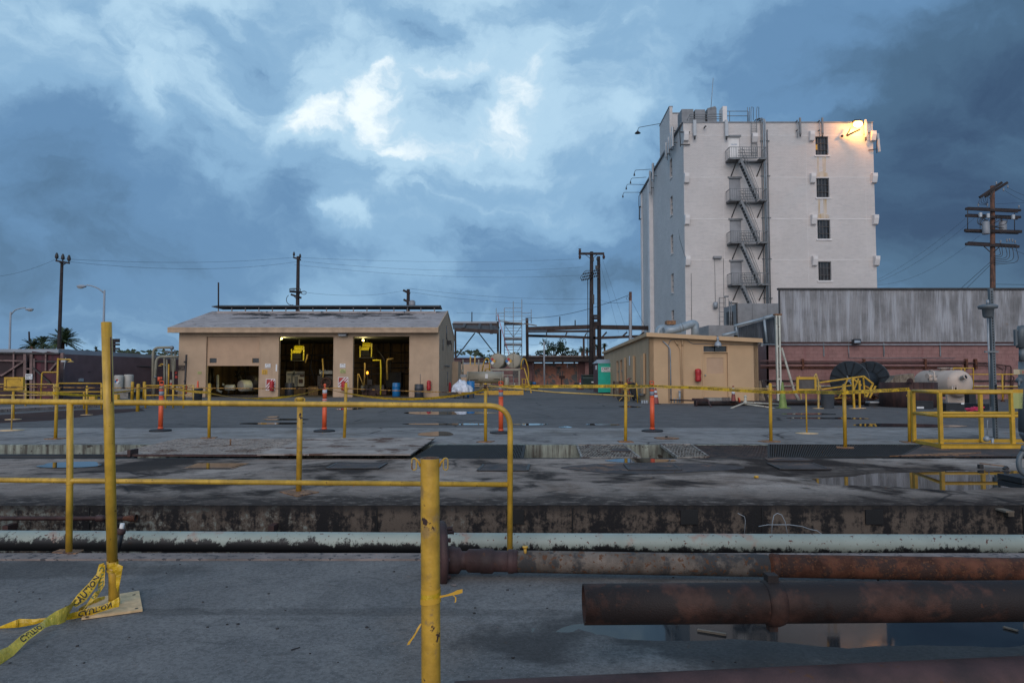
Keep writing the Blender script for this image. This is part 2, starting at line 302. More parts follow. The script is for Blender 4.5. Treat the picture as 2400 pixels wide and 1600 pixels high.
M['engine'] = mat('dark_machine_metal', (.035, .030, .028), .5, var=.4, vs=6, metal=.3)
M['creammachine'] = mat('cream_machine_paint', (.50, .52, .46), .4, var=.12)
M['glow'] = mat('lit_yellow_lamp', (.9, .8, .3), .5, emit=(1.0, .85, .25), es=7, bump=0)
M['glowo'] = mat('lit_orange_lamp', (.9, .4, .05), .5, emit=(1.0, .35, .03), es=2.2, bump=0)
M['sodium'] = mat('lit_sodium_lens', (1, .7, .3), .5, emit=(1.0, .50, .10), es=22, bump=0)
M['corr'] = mat('corrugated_grey_zinc', (.235, .23, .235), .5, metal=.2, var=.22, vs=.9, streak=(.38, .385, .41), sa=.44, ss=2.2, chip2=(.20, .12, .07), ca2=.30, cs2=.7, bump=.1)
M['corrdark'] = mat('corrugated_dark_zinc', (.075, .085, .10), .5, metal=.25, var=.2, vs=.8, streak=(.16, .18, .21), sa=.42, ss=3)
M['hvac'] = mat('grey_roof_box', (.215, .22, .23), .7, var=.12, vs=2)
M['duct'] = mat('pale_blue_grey_duct', (.27, .32, .36), .45, metal=.2, var=.12, vs=3, chip=(.25, .10, .04), ca=.27, cs=5)
def brick_mat(name, base, dirt, bump=.9):
 m = bpy.data.materials.new(name); m.use_nodes = True; t = m.node_tree; t.nodes.clear(); g = G(t)
 pos = g.n('ShaderNodeNewGeometry').outputs['Position']
 sp = g.n('ShaderNodeSeparateXYZ'); g.put(sp, 0, pos)
 cb = g.n('ShaderNodeCombineXYZ'); g.put(cb, 0, g.m('ADD', sp.outputs[0], sp.outputs[1])); g.put(cb, 1, sp.outputs[2])
 br = g.n('ShaderNodeTexBrick'); g.put(br, 'Vector', cb.outputs[0]); g.put(br, 'Scale', 1.0); g.put(br, 'Brick Width', .24); g.put(br, 'Row Height', .085)
 g.put(br, 'Mortar Size', .012); g.put(br, 'Color1', (1, 1, 1, 1)); g.put(br, 'Color2', (.8, .8, .8, 1)); g.put(br, 'Mortar', (.0, .0, .0, 1))
 nv = g.noise(pos, .35, 6, .6); n5 = g.noise(g.vm('MULTIPLY', pos, (1, 1, 4)), 1.4, 7, .7)
 col = g.mix(g.rng(nv, .3, .7), [c * .90 for c in base], base)
 col = g.mix(g.m('MULTIPLY', g.m('SUBTRACT', 1.0, br.outputs[0]), .38), col, dirt)
 col = g.mix(g.m('MULTIPLY', g.rng(n5, .46, .66), .55), col, [c * .72 for c in base])
 col = g.mix(g.rng(g.noise(pos, 5, 6, .7), .70, .73), col, dirt)
 b = g.n('ShaderNodeBsdfPrincipled'); g.put(b, 'Base Color', col); g.put(b, 'Roughness', .75); g.put(b, 'Specular IOR Level', .3)
 bn = g.n('ShaderNodeBump'); g.put(bn, 'Height', g.m('ADD', g.m('MULTIPLY', br.outputs[0], .6), n5)); g.put(bn, 'Strength', bump); g.put(bn, 'Distance', .03)
 t.links.new(bn.outputs[0], b.inputs['Normal'])
 o = g.n('ShaderNodeOutputMaterial'); t.links.new(b.outputs[0], o.inputs[0]); return m
M['towerpaint'] = brick_mat('white_painted_brick', (.72, .675, .65), (.34, .27, .22))
M['towertrim'] = mat('white_painted_concrete', (.70, .66, .64), .75, var=.07, vs=1)
M['ruststain'] = mat('rust_stain_on_white_paint', (.56, .47, .38), .8, var=.12, vs=1.0, streak=(.45, .30, .14), sa=.42, ss=2.2)
M['antenna'] = mat('pale_grey_antenna', (.42, .44, .46), .5, var=.05)
# ------------------------------------------------------------------ mesh helpers
class B:
 def __init__(s): s.v = []; s.f = []; s.sm = []
 def add(s, vs, fs, smooth=False):
  o = len(s.v); s.v += [tuple(v) for v in vs]; s.f += [tuple(i + o for i in f) for f in fs]; s.sm += [smooth] * len(fs); return s
 def box(s, a, b):
  x0, x1 = sorted((a[0], b[0])); y0, y1 = sorted((a[1], b[1])); z0, z1 = sorted((a[2], b[2]))
  return s.add([(x0, y0, z0), (x1, y0, z0), (x1, y1, z0), (x0, y1, z0), (x0, y0, z1), (x1, y0, z1), (x1, y1, z1), (x0, y1, z1)],
                     [(3, 2, 1, 0), (4, 5, 6, 7), (0, 1, 5, 4), (1, 2, 6, 5), (2, 3, 7, 6), (3, 0, 4, 7)])
 def pbox(s, x0, y0, x1, y1, Y, d=.1):
  """box whose front face covers photo rect (x0..x1, y0..y1) when standing at depth Y"""
  a = at(x0, (y0 + y1) / 2, Y); b = at(x1, (y0 + y1) / 2, Y); zt = at((x0 + x1) / 2, y0, Y).z; zb = at((x0 + x1) / 2, y1, Y).z
  return s.box((a.x, Y, zb), (b.x, Y + d, zt))
 def bar(s, p, q, w, h=None, up=(0, 0, 1)):
  """rectangular bar from p to q"""
  h = h or w; p = Vector(p); q = Vector(q); d = (q - p).normalized(); u = Vector(up)
  if abs(d.dot(u)) > .98: u = Vector((0, 1, 0))
  x = d.cross(u).normalized() * w / 2; z = x.normalized().cross(d).normalized() * h / 2
  vs = [p - x - z, p + x - z, p + x + z, p - x + z, q - x - z, q + x - z, q + x + z, q - x + z]
  return s.add(vs, [(0, 1, 2, 3), (7, 6, 5, 4), (0, 4, 5, 1), (1, 5, 6, 2), (2, 6, 7, 3), (3, 7, 4, 0)])
 def tube(s, pts, r, n=10, caps=True, smooth=True, closed=False):
  pts = [Vector(p) for p in pts]; N = len(pts); rs = r if isinstance(r, (list, tuple)) else [r] * N
  vs = []; prev = None
  for i, p in enumerate(pts):
   if closed: d = (pts[(i + 1) % N] - pts[i - 1])
   else: d = (pts[min(i + 1, N - 1)] - pts[max(i - 1, 0)])
   d = d.normalized() if d.length > 1e-9 else Vector((0, 0, 1))
   if prev is None:
    u = Vector((0, 0, 1)) if abs(d.z) < .9 else Vector((0, 1, 0))
    x = d.cross(u).normalized()
   else:
    x = (prev - d * prev.dot(d)); x = x.normalized() if x.length > 1e-6 else d.orthogonal().normalized()
   prev = x; y = d.cross(x)
   for k in range(n):
    a = 2 * math.pi * k / n; vs.append(p + (x * math.cos(a) + y * math.sin(a)) * rs[i])
  fs = []
  for i in range(N if closed else N - 1):
   j = (i + 1) % N
   for k in range(n):
    k2 = (k + 1) % n; fs.append((i * n + k, i * n + k2, j * n + k2, j * n + k))
  o = len(s.v); s.add(vs, fs, smooth)
  if caps and not closed:
   s.f += [tuple(o + k for k in range(n))[::-1], tuple(o + (N - 1) * n + k for k in range(n))]; s.sm += [False, False]
  return s
 def cyl(s, p, q, r, r2=None, n=14, caps=True):
  return s.tube([p, q], [r, r if r2 is None else r2], n, caps)
 def lathe(s, c, prof, n=20, ax=(0, 0, 1)):
  """prof: list of (radius, height) along ax from c"""
  c = Vector(c); ax = Vector(ax).normalized()
  return s.tube2([c + ax * h for r, h in prof], [max(r, 1e-4) for r, h in prof], ax, n)
 def tube2(s, pts, rs, ax, n):
  x = ax.orthogonal().normalized(); y = ax.cross(x); vs = []
  for p, r in zip(pts, rs):
   for k in range(n):
    a = 2 * math.pi * k / n; vs.append(p + (x * math.cos(a) + y * math.sin(a)) * r)
  fs = []
  for i in range(len(pts) - 1):
   for k in range(n):
    k2 = (k + 1) % n; fs.append((i * n + k, i * n + k2, (i + 1) * n + k2, (i + 1) * n + k))
  fs += [tuple(range(n))[::-1], tuple((len(pts) - 1) * n + k for k in range(n))]
  s.add(vs, fs, True); s.sm[-1] = s.sm[-2] = False
  return s
 def prism(s, poly, vec):
  n = len(poly); a = [Vector(p) for p in poly]; b = [p + Vector(vec) for p in a]
  return s.add(a + b, [tuple(range(n))[::-1], tuple(range(n, 2 * n))] + [(i, (i + 1) % n, n + (i + 1) % n, n + i) for i in range(n)])
 def quad(s, *p): return s.add(p, [tuple(range(len(p)))])
 def sphere(s, c, r, n=12, sq=(1, 1, 1)):
  c = Vector(c); vs = []; m_ = n // 2
  for i in range(m_ + 1):
   t = math.pi * i / m_
   for k in range(n):
    a = 2 * math.pi * k / n; vs.append((c.x + r * sq[0] * math.sin(t) * math.cos(a), c.y + r * sq[1] * math.sin(t) * math.sin(a), c.z + r * sq[2] * math.cos(t)))
  fs = [(i * n + k, (i + 1) * n + k, (i + 1) * n + (k + 1) % n, i * n + (k + 1) % n) for i in range(m_) for k in range(n)]
  return s.add(vs, fs, True)
 def wall(s, O, U, H, holes, depth, nrm):
  """wall with rectangular holes: origin O, horizontal vector U (full length), height H; holes in metres (u0,v0,u1,v1); thickness depth along nrm"""
  O = Vector(O); U = Vector(U); L = U.length; u = U / L; w = Vector((0, 0, 1)); nn = Vector(nrm) * depth
  xs = sorted({0, L, *[h[0] for h in holes], *[h[2] for h in holes]}); zs = sorted({0, H, *[h[1] for h in holes], *[h[3] for h in holes]})
  def solid(i, j):
   if i < 0 or j < 0 or i >= len(xs) - 1 or j >= len(zs) - 1: return False
   cx = (xs[i] + xs[i + 1]) / 2; cz = (zs[j] + zs[j + 1]) / 2
   return not any(h[0] < cx < h[2] and h[1] < cz < h[3] for h in holes)
  pt = lambda x, z, k: O + u * x + w * z + nn * k
  for i in range(len(xs) - 1):
   for j in range(len(zs) - 1):
    if not solid(i, j): continue
    a, b, c, d = (xs[i], zs[j]), (xs[i + 1], zs[j]), (xs[i + 1], zs[j + 1]), (xs[i], zs[j + 1])
    s.quad(pt(*a, 0), pt(*b, 0), pt(*c, 0), pt(*d, 0)); s.quad(pt(*d, 1), pt(*c, 1), pt(*b, 1), pt(*a, 1))
    for (p, q, ii, jj) in ((a, b, i, j - 1), (b, c, i + 1, j), (c, d, i, j + 1), (d, a, i - 1, j)):
     if not solid(ii, jj): s.quad(pt(*p, 0), pt(*p, 1), pt(*q, 1), pt(*q, 0))
  return s
 def build(s, name, m, parent=None, **props):
  root = parent
  while root is not None and root.parent is not None: root = root.parent
  off = root.location if root is not None else Vector((0, 0, 0))
  me = bpy.data.meshes.new(name)
  me.from_pydata([(v[0] - off[0], v[1] - off[1], v[2] - off[2]) for v in s.v], [], s.f); me.update()
  for p, k in zip(me.polygons, s.sm): p.use_smooth = k
  me.materials.append(M[m] if isinstance(m, str) else m)
  o = bpy.data.objects.new(name, me); COL.objects.link(o)
  if parent is not None: o.parent = parent
  for k, v in props.items(): o[k] = v
  return o
def thing(name, label, cat, loc=(0, 0, 0), group=None):
 o = bpy.data.objects.new(name, None); COL.objects.link(o); o.location = Vector(loc); o.empty_display_size = .2
 o['label'] = label; o['category'] = cat
 if group: o['group'] = group
 return o
def solo(b, name, m, label, cat, group=None):
 xs = [v[0] for v in b.v]; ys = [v[1] for v in b.v]; zs = [v[2] for v in b.v]
 c = Vector(((min(xs) + max(xs)) / 2, (min(ys) + max(ys)) / 2, min(zs)))
 b.v = [(v[0] - c.x, v[1] - c.y, v[2] - c.z) for v in b.v]
 o = b.build(name, m); o.location = c; o['label'] = label; o['category'] = cat
 if group: o['group'] = group
 return o
def struct(b, name, m, parent=None):
 o = b.build(name, m, parent)
 if parent is None: o['kind'] = 'structure'
 return o
def dup(root, loc, label, group=None, rz=None, scale=None):
 def rec(o, par):
  c = o.copy(); COL.objects.link(c)
  if par is not None: c.parent = par
  for ch in list(o.children): rec(ch, c)
  return c
 c = rec(root, None); c.location = Vector(loc); c['label'] = label
 if group: c['group'] = group
 if rz is not None: c.rotation_euler = (0, 0, rz)
 if scale: c.scale = scale
 return c
def arc(c, r, a0, a1, n, ux, uy):
 c = Vector(c); ux = Vector(ux); uy = Vector(uy)
 return [c + ux * r * math.cos(a0 + (a1 - a0) * i / n) + uy * r * math.sin(a0 + (a1 - a0) * i / n) for i in range(n + 1)]
def rnd(pts, r, n=5):
 """round the corners of a polyline"""
 pts = [Vector(p) for p in pts]; out = [pts[0]]
 for i in range(1, len(pts) - 1):
  a, b, c = pts[i - 1], pts[i], pts[i + 1]; d1 = (a - b); d2 = (c - b); rr = min(r, d1.length * .45, d2.length * .45)
  p = b + d1.normalized() * rr; q = b + d2.normalized() * rr
  for k in range(n + 1):
   t = k / n; out.append(p * (1 - t) ** 2 + b * 2 * t * (1 - t) + q * t * t)
 return out + [pts[-1]]
def text(s, size, origin, ux, uz, m, parent, name='lettering', fit=None):
 """flat lettering: baseline start at origin, along ux, up uz"""
 cu = bpy.data.curves.new('t', 'FONT'); cu.body = s; cu.size = size; cu.resolution_u = 2; cu.offset = size * .022
 o = bpy.data.objects.new('t', cu); COL.objects.link(o)
 me = bpy.data.meshes.new_from_object(o); bpy.data.objects.remove(o)
 ux = Vector(ux).normalized(); uz = Vector(uz).normalized(); O = Vector(origin)
 w = max([v.co.x for v in me.vertices] + [1e-3]); k = (fit / w) if fit else 1.0
 b = B(); b.v = [tuple(O + ux * v.co.x * k + uz * v.co.y) for v in me.vertices]; b.f = [tuple(p.vertices) for p in me.polygons]; b.sm = [False] * len(b.f)
 bpy.data.meshes.remove(me)
 return b.build(name, m, parent)
def marks(b, O, ux, uz, w, h, rows, seed=0):
 """rows of small letter-like strokes standing for print too small to read"""
 rg = random.Random(seed); O = Vector(O); ux = Vector(ux).normalized(); uz = Vector(uz).normalized()
 rh = h / rows
 for r in range(rows):
  x = rg.random() * w * .1; end = w * (1 - rg.random() * .15)
  while x < end:
   if rg.random() < .17: x += rh * .5; continue
   lw = rh * .34; y0 = h - (r + 1) * rh + rh * .15; y1 = y0 + rh * .62
   k = rg.randrange(3)
   segs = [(0, 0, .3, 1)] + ([(0, .75, 1, 1)] if k != 1 else []) + ([(0, 0, 1, .22)] if k != 2 else []) + ([(.7, 0, 1, 1)] if rg.random() < .4 else [])
   for (a, c, d, e) in segs:
    p = [O + ux * (x + lw * u_) + uz * (y0 + (y1 - y0) * v_) for u_, v_ in ((a, c), (d, c), (d, e), (a, e))]
    b.quad(*p)
   x += lw * 1.45
 return b
def irregular(b, cx, cy, rx, ry, z, n=48, seed=0, amp=.18, sharp=1.0):
 rg = random.Random(seed); ph = [rg.random() * 6.28 for _ in range(5)]; pts = []
 for i in range(n):
  a = 2 * math.pi * i / n; k = 1 + amp * sum(math.sin((j + 2) * a + ph[j]) / (j + 1.5) for j in range(5))
  ca = math.cos(a); sa = math.sin(a)
  pts.append((cx + rx * k * math.copysign(abs(ca) ** sharp, ca), cy + ry * k * math.copysign(abs(sa) ** sharp, sa), z))
 b.quad(*pts); return b
# ---- GROUND
b = B()
b.quad((-400, -60, -1.6), (400, -60, -1.6), (400, 900, -1.6), (-400, 900, -1.6)); struct(b, 'ground', 'asphalt')
def grid(b, x0, x1, y0, y1, nx, ny, fz):
 vs = [];
 for j in range(ny + 1):
  for i in range(nx + 1):
   x = x0 + (x1 - x0) * i / nx; y = y0 + (y1 - y0) * j / ny; vs.append((x, y, fz(x, y)))
 b.add(vs, [(j * (nx + 1) + i, j * (nx + 1) + i + 1, (j + 1) * (nx + 1) + i + 1, (j + 1) * (nx + 1) + i) for j in range(ny) for i in range(nx)], True)
from mathutils import noise as mn
def fn(x, y, s): return mn.noise(Vector((x * s, y * s, 3.7)))
def near_z(x, y):
 e = ((x - 2.05) / 1.85) ** 2 + ((y - 3.53 - .05 * (x - .3) - .03 * math.sin(x * 2.3)) / .25) ** 2 + .35 * fn(x, y, 3.1)
 z = -.10 - .013 * math.exp(-e * .75) + .0016 * fn(x, y, 2.2) + .0007 * fn(x, y, 9)
 if x < -3.2 and y > 4.2: z += 0
 return z
Y1, Y2 = 4.9, 6.36
b = B(); grid(b, -5, 7, 1.5, 4.84, 200, 66, near_z)
b.quad((-60, -30, -.10), (60, -30, -.10), (60, 1.5, -.10), (-60, 1.5, -.10)); b.quad((-60, 1.5, -.10), (-5, 1.5, -.10), (-5, 4.84, -.10), (-60, 4.84, -.10)); b.quad((7, 1.5, -.10), (60, 1.5, -.10), (60, 4.84, -.10), (7, 4.84, -.10))
struct(b, 'near_pavement', 'near')
b = B(); b.box((-60, 4.84, -.8), (60, 5.0, -.088)); struct(b, 'trench_lip', 'lip')
b = B(); b.quad((.1, 3.0, -.1062), (5.5, 3.0, -.1062), (5.5, 3.95, -.1062), (.1, 3.95, -.1062))
struct(b, 'puddle', 'frontwater')
b = B(); b.box((-60, 5.0, -.85), (60, 6.36, -.80)); struct(b, 'trench_floor', 'darkmetal')
def deck_z(x, y):
 e = ((x - 6.1) / 2.5) ** 2 + ((y - 7.95 - .12 * (x - 5)) / .62) ** 2
 return -.012 * math.exp(-e * .8) + .0022 * fn(x, y, 1.3) + .0008 * fn(x, y, 6)
b = B(); grid(b, -9, 11, 6.36, 9.98, 200, 50, deck_z)
b.quad((-60, 6.36, 0), (-9, 6.36, 0), (-9, 9.98, 0), (-60, 9.98, 0)); b.quad((11, 6.36, 0), (60, 6.36, 0), (60, 9.98, 0), (11, 9.98, 0))
struct(b, 'concrete_deck', 'deck')
b = B(); b.quad((3.2, 6.9, -.0052), (9.8, 6.9, -.0052), (9.8, 9.6, -.0052), (3.2, 9.6, -.0052)); struct(b, 'puddle', 'water')
b = B(); b.box((-60, 6.362, -.80), (60, 6.50, -.004)); struct(b, 'trench_wall', 'trenchwall')
b = B()
for x in (-3.9, -1.25, .55, 2.3, 4.7):
 b.box((x, 6.352, -.42), (x + .012, 6.362, -.02))
for x in (-.05, 1.55, 3.25): b.box((x, 6.345, -.17), (x + .16, 6.3618, -.04))
struct(b, 'wall_joint', 'bore')
b = B(); b.box((-60, 9.99, -.9), (60, 10.05, -.002)); b.box((-60, 9.99, -1.0), (60, 12.2, -.9)); struct(b, 'pit_floor', 'bore')
b = B(); b.box((-60, 11.98, -.9), (60, 12.1, -.002)); struct(b, 'pit_wall', 'trenchpale')
b = B(); b.quad((-60, 12.1, 0), (60, 12.1, 0), (60, 16.0, 0), (-60, 16.0, 0)); struct(b, 'concrete_apron', 'apron')
b = B(); b.quad((-300, 16.0, 0), (300, 16.0, 0), (300, 800, 0), (-300, 800, 0)); b.quad((-300, 9, -.004), (-60, 9, -.004), (-60, 16, -.004), (-300, 16, -.004)); struct(b, 'asphalt_yard', 'asphalt')
b = B()
pp = [gz(-40, 975), gz(-40, 993), gz(120, 985), gz(250, 970), gz(340, 962), gz(330, 957), gz(150, 962)]
b.quad(*[p + Vector((0, 0, .004)) for p in pp]); struct(b, 'brown_paving_strip', 'brownpatch')
b = B()
pp = [gz(-40, 962), gz(-40, 968), gz(420, 944.5), gz(420, 942.5)]
b.prism([p + Vector((0, 0, .004)) for p in pp], (0, 0, .1)); struct(b, 'kerb', 'lip')
b = B()
for y0, x0, x1, s in ((15.95, -40, 40, 1), (9.93, -9, 10, 2)):
 rg = random.Random(s); x = x0
 while x < x1:
  w = rg.uniform(.3, 1.4); h = rg.uniform(.012, .05)
  b.quad((x, y0, .003), (x + w, y0 + rg.uniform(-.01, .01), .003), (x + w, y0 + h, .003), (x, y0 + h, .003)); x += w + rg.uniform(0, .25)
struct(b, 'slab_joint', 'bore')
k = 0
for px, py, hx, hy, mt, sd_ in ((1022, 1017, 36, 6.0, 'water', 3), (1052, 968, 98, 4.0, 'water', 4), (1050, 994, 110, 1.7, 'water', 5), (640, 992.5, 85, 1.6, 'water', 6), (668, 983, 50, 1.6, 'water', 7),
                               (1240, 994.5, 40, 2.2, 'water', 8), (1412, 995, 38, 2.0, 'water', 9), (165, 1090, 74, 7.0, 'water', 10), (2125, 997, 120, 4.2, 'water', 11), (1940, 980, 90, 2, 'water', 12),
                               (1900, 970, 60, 2, 'water', 14), (820, 958, 30, 2, 'water', 15), (1475, 953, 22, 2, 'water', 16), (640, 977, 14, 1.5, 'water', 17), (1325, 1001, 14, 2.2, 'oilwater', 18)):
 c = gz(px, py); c2 = gz(px + hx, py); t = gz(px, py - hy); bt = gz(px, py + hy)
 b = B(); irregular(b, c.x, (t.y + bt.y) / 2, c2.x - c.x, (t.y - bt.y) / 2, (.007 if c.y > 10 else .009), 56, sd_, .16); struct(b, 'puddle', mt)
b = B(); c = [gz(438, 1096, .009), gz(538, 1096, .009), gz(574, 1086, .009), gz(474, 1086, .009)]
b.quad(*c); struct(b, 'pit_water', 'oilwater')
b = B(); c2 = [gz(424, 1098, .006), gz(545, 1098, .006), gz(584, 1084.5, .006), gz(464, 1084.5, .006)]; b.quad(*c2); struct(b, 'wet_rim', 'water')
hl = ['flat rusty steel hatch in the deck, leftmost of the row of hatches', 'brown steel hatch plate in the deck beside the railing end', 'dark blue black hatch plate with brown middle in a wet patch', 'hatch plate with orange rust patch on the right of the deck']
for i, (pts, m_) in enumerate((([(765, 1099), (885, 1099), (906, 1087), (792, 1086)], 'hatch'), ([(1120, 1104), (1236, 1104), (1240, 1090), (1134, 1090)], 'hatch'),
                               ([(1476, 1103), (1596, 1103), (1578, 1089), (1464, 1089)], 'hatch'), ([(1832, 1101), (1946, 1101), (1904, 1087), (1800, 1087)], 'hatch'))):
 t_ = thing('steel_hatch', hl[i], 'hatch', gz(*pts[0]), 'steel hatches set in the concrete deck')
 b = B(); b.prism([gz(*p) + Vector((0, 0, .002)) for p in pts], (0, 0, .012)); b.build('plate', m_, t_)
 cx = sum(p[0] for p in pts) / 4; cy = sum(p[1] for p in pts) / 4
 b = B()
 for j in range(4):
  p = gz(*pts[j]); q = gz(*pts[(j + 1) % 4]); b.bar(p + Vector((0, 0, .012)), q + Vector((0, 0, .012)), .035, .012)
 b.build('frame', 'darkmetal', t_)
b = B(); irregular(b, gz(1530, 1097).x, gz(1530, 1096).y, 1.15, .52, .0045, 50, 31, .12); struct(b, 'wet_patch', 'bore' if False else 'hatch')
# ---------------- covers of the pit line
def plate(name, label, pts, m, th=.012, lift=.004):
 b = B(); b.prism([gz(*p) + Vector((0, 0, lift)) for p in pts], (0, 0, th))
 return solo(b, name, m, label, 'steel plate')
plate('steel_plate', 'large tan rusted steel sheet propped over the pit line beside the black grating', [(602, 1076), (962, 1076), (1021, 1034), (722, 1036)], 'steelplate', .02, .055)
b = B(); b.box((gz(650, 1074).x, 10.08, -.001), (gz(670, 1074).x, 10.2, .055)); b.box((gz(900, 1074).x, 10.1, -.001), (gz(925, 1074).x, 10.25, .055)); solo(b, 'packing_block', 'darkmetal', 'dark packing blocks under the front edge of the propped steel sheet', 'block')
t_ = thing('ridged_plate', 'wide ridged grey-brown tread plate covering the left of the pit line', 'tread plate', gz(420, 1060))
pts = [(252, 1068), (612, 1068), (752, 1030), (415, 1030)]
b = B(); b.prism([gz(*p) + Vector((0, 0, .004)) for p in pts], (0, 0, .014)); b.build('plate', 'steelplate', t_)
b = B(); A_, B_, C_, D_ = [gz(*p) + Vector((0, 0, .018)) for p in pts]
for i in range(64):
 for j in range(24):
  u = (i + .5 + .25 * (j % 2)) / 64.5; v = (j + .5) / 24; p = (A_ * (1 - u) + B_ * u) * (1 - v) + (D_ * (1 - u) + C_ * u) * v
  s_ = 1 if (i + j) % 2 else -1
  b.bar(p + Vector((-.022, -.018 * s_, 0)), p + Vector((.022, .018 * s_, 0)), .009, .008)
b.build('tread_ridges', 'expanded', t_, kind='stuff')
b = B(); b.bar(gz(250, 1069) + Vector((0, 0, .015)), gz(612, 1069) + Vector((0, 0, .015)), .03, .03); b.build('edge_angle', 'maroonpipe', t_)
b = B(); b.cyl(gz(540, 1045), gz(540, 1045) + Vector((0, 0, .12)), .012); b.cyl(gz(540, 1046), gz(540, 1046) + Vector((0, 0, .02)), .035); solo(b, 'lifting_pin', 'rustplate', 'small rusty upright pin on the ridged tread plate', 'pin')
b = B(); b.box(gz(305, 1070), gz(317, 1066) + Vector((0, 0, .1))); solo(b, 'steel_stub', 'maroonpipe', 'short dark square steel stub at the corner of the ridged plate', 'stub')
b = B(); b.tube([gz(-300, 1068.5) + Vector((0, 0, -.02)), gz(318, 1068.5) + Vector((0, 0, -.02))], .05, 12); solo(b, 'black_pipe', 'rubber', 'long black pipe along the near edge of the open pit on the left', 'pipe')
def grating(name, label, pts, m, nx, ny, diag=False, w=.012, h=.03, z=-.02, frame=True):
 t_ = thing(name, label, 'grating', gz(*pts[0]))
 A_, B_, C_, D_ = [gz(*p) + Vector((0, 0, z)) for p in pts]
 bl = lambda u, v: (A_ * (1 - u) + B_ * u) * (1 - v) + (D_ * (1 - u) + C_ * u) * v
 b = B()
 if not diag:
  for i in range(nx + 1): b.bar(bl(i / nx, 0), bl(i / nx, 1), w, h)
  for j in range(ny + 1): b.bar(bl(0, j / ny), bl(1, j / ny), w * .8, h * .5)
 else:
  for j in range(ny):
   pr = None
   for i in range(nx + 1):
    q = bl(i / nx, (j + (.12 if (i + j) % 2 else .88)) / ny)
    if pr is not None: b.bar(pr, q, w, h)
    pr = q
 b.build('grating_bars', m, t_, kind='stuff')
 if frame:
  for p, q in ((A_, B_), (B_, C_), (C_, D_), (D_, A_)):
   b = B(); b.bar(p, q, .03, .04); b.build('frame_bar', m, t_)
 return t_
grating('bar_grating', 'black bar grating over the pit between steel sheet and railing end', [(966, 1073), (1224, 1073), (1230, 1042), (1020, 1042)], 'grate', 62, 3, w=.014, h=.045)
grating('expanded_metal', 'pale bare expanded metal sheet between the two open pits', [(1364, 1072), (1500, 1072), (1462, 1042), (1352, 1042)], 'expanded', 34, 15, True, .014, .02, -.012)
grating('expanded_metal', 'small tilted expanded metal sheet right of the second open pit', [(1590, 1073), (1660, 1070), (1620, 1042), (1548, 1042)], 'expanded', 20, 14, True, .014, .02, -.005)
grating('rusty_grating', 'brown rusty mesh grating right of the small tilted sheet', [(1662, 1072), (1800, 1072), (1800, 1042), (1625, 1042)], 'rustgrate', 46, 22, False, .012, .03, -.03)
grating('black_mesh_grating', 'long black mesh grating in front of the leaning yellow cage', [(1802, 1072), (2110, 1070), (2160, 1043), (1802, 1042)], 'grate', 60, 20, False, .014, .03, -.01)
b = B(); b.prism([gz(1432, 1058), gz(1480, 1058), (gz(1470, 1052)), gz(1440, 1052)], (0, 0, .012)); solo(b, 'scrap_plate', 'hatch', 'small flat scrap plate lying on the pale expanded metal', 'plate')
plate('orange_plate', 'thin orange rusted plate edge at the foot of the yellow cage', [(2085, 1071), (2250, 1068), (2300, 1063), (2230, 1063)], 'rustplate', .012, .01)
plate('black_sheet', 'black oily steel sheet continuing the pit line towards the right edge', [(2112, 1071), (2420, 1071), (2420, 1046), (2165, 1044)], 'hatch', .01, .004)
plate('dark_hatch', 'dark hatch plate sunk beside the black mesh grating', [(1800, 1080), (1905, 1080), (1880, 1073), (1790, 1073)], 'hatch', .008, .003)
for i in range(2):
 x0, x1 = ((1230, 1364), (1500, 1592))[i]
 b = B(); b.box((gz(x0, 1069).x, 10.06, -.11), (gz(x1, 1069).x, 10.22, -.03)); solo(b, 'pit_edge_beam', 'rubber', ('black beam along the near edge of the first open pit', 'black beam along the near edge of the second open pit')[i], 'beam')
b = B(); irregular(b, gz(1500, 1080).x, gz(1500, 1079.5).y, .52, .22, .006, 40, 77, .12); struct(b, 'puddle', 'water')
b = B(); b.box((gz(2420, 1072).x, 10.0, -.04), (60, 12.05, -.003)); b.box((-60, 10.0, -.04), (-20, 12.05, -.003)); struct(b, 'pit_cover', 'steelplate')
# ---- FRONT TRENCH PIPES
def px_pipe(x0, y0, Ya, x1, y1, Yb, r, r2=None, n=24): return (at(x0, y0, Ya), at(x1, y1, Yb))
t_ = thing('pale_pipe', 'long pale green pipe with chipped paint lying in the front trench', 'pipe', at(1200, 1277, 5.28))
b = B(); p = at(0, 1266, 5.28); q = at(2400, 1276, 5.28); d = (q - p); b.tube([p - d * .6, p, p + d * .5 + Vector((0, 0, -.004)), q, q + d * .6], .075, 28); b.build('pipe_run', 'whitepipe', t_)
b = B()
for x in (-6, -3.3, -.4, 1.4, 5.2, 8): b.box((x, 5.18, -.8), (x + .2, 5.38, -.185))
b.build('support_block', 'concrete', t_)
t_ = thing('maroon_pipe', 'thin maroon pipe with open bell end on the far trench wall', 'pipe', at(160, 1215, 6.2))
b = B(); e_ = at(316, 1214, 6.22); s_ = at(-900, 1214, 6.22); b.tube([s_, e_], .019, 14); b.build('pipe_run', 'maroonpipe', t_)
b = B(); b.lathe(e_ - Vector((.10, 0, 0)), [(.019, 0), (.026, .05), (.036, .11), (.030, .112), (.022, .06)], 18, (1, 0, 0)); b.build('bell_end', 'rustpipe', t_)
b = B(); b.lathe(at(225, 1214, 6.22), [(.02, 0), (.029, .008), (.029, .07), (.02, .078)], 16, (1, 0, 0)); b.build('coupling', 'redpipe', t_)
b = B(); b.box((-2.2, 6.24, -.22), (-2.15, 6.362, -.16)); b.box((-4.6, 6.24, -.22), (-4.55, 6.362, -.16)); b.build('wall_bracket', 'maroonpipe', t_)
t_ = thing('valve_stub', 'short leaning black pipe stub with white cap beside the tall yellow post', 'pipe stub', at(275, 1290, 4.97))
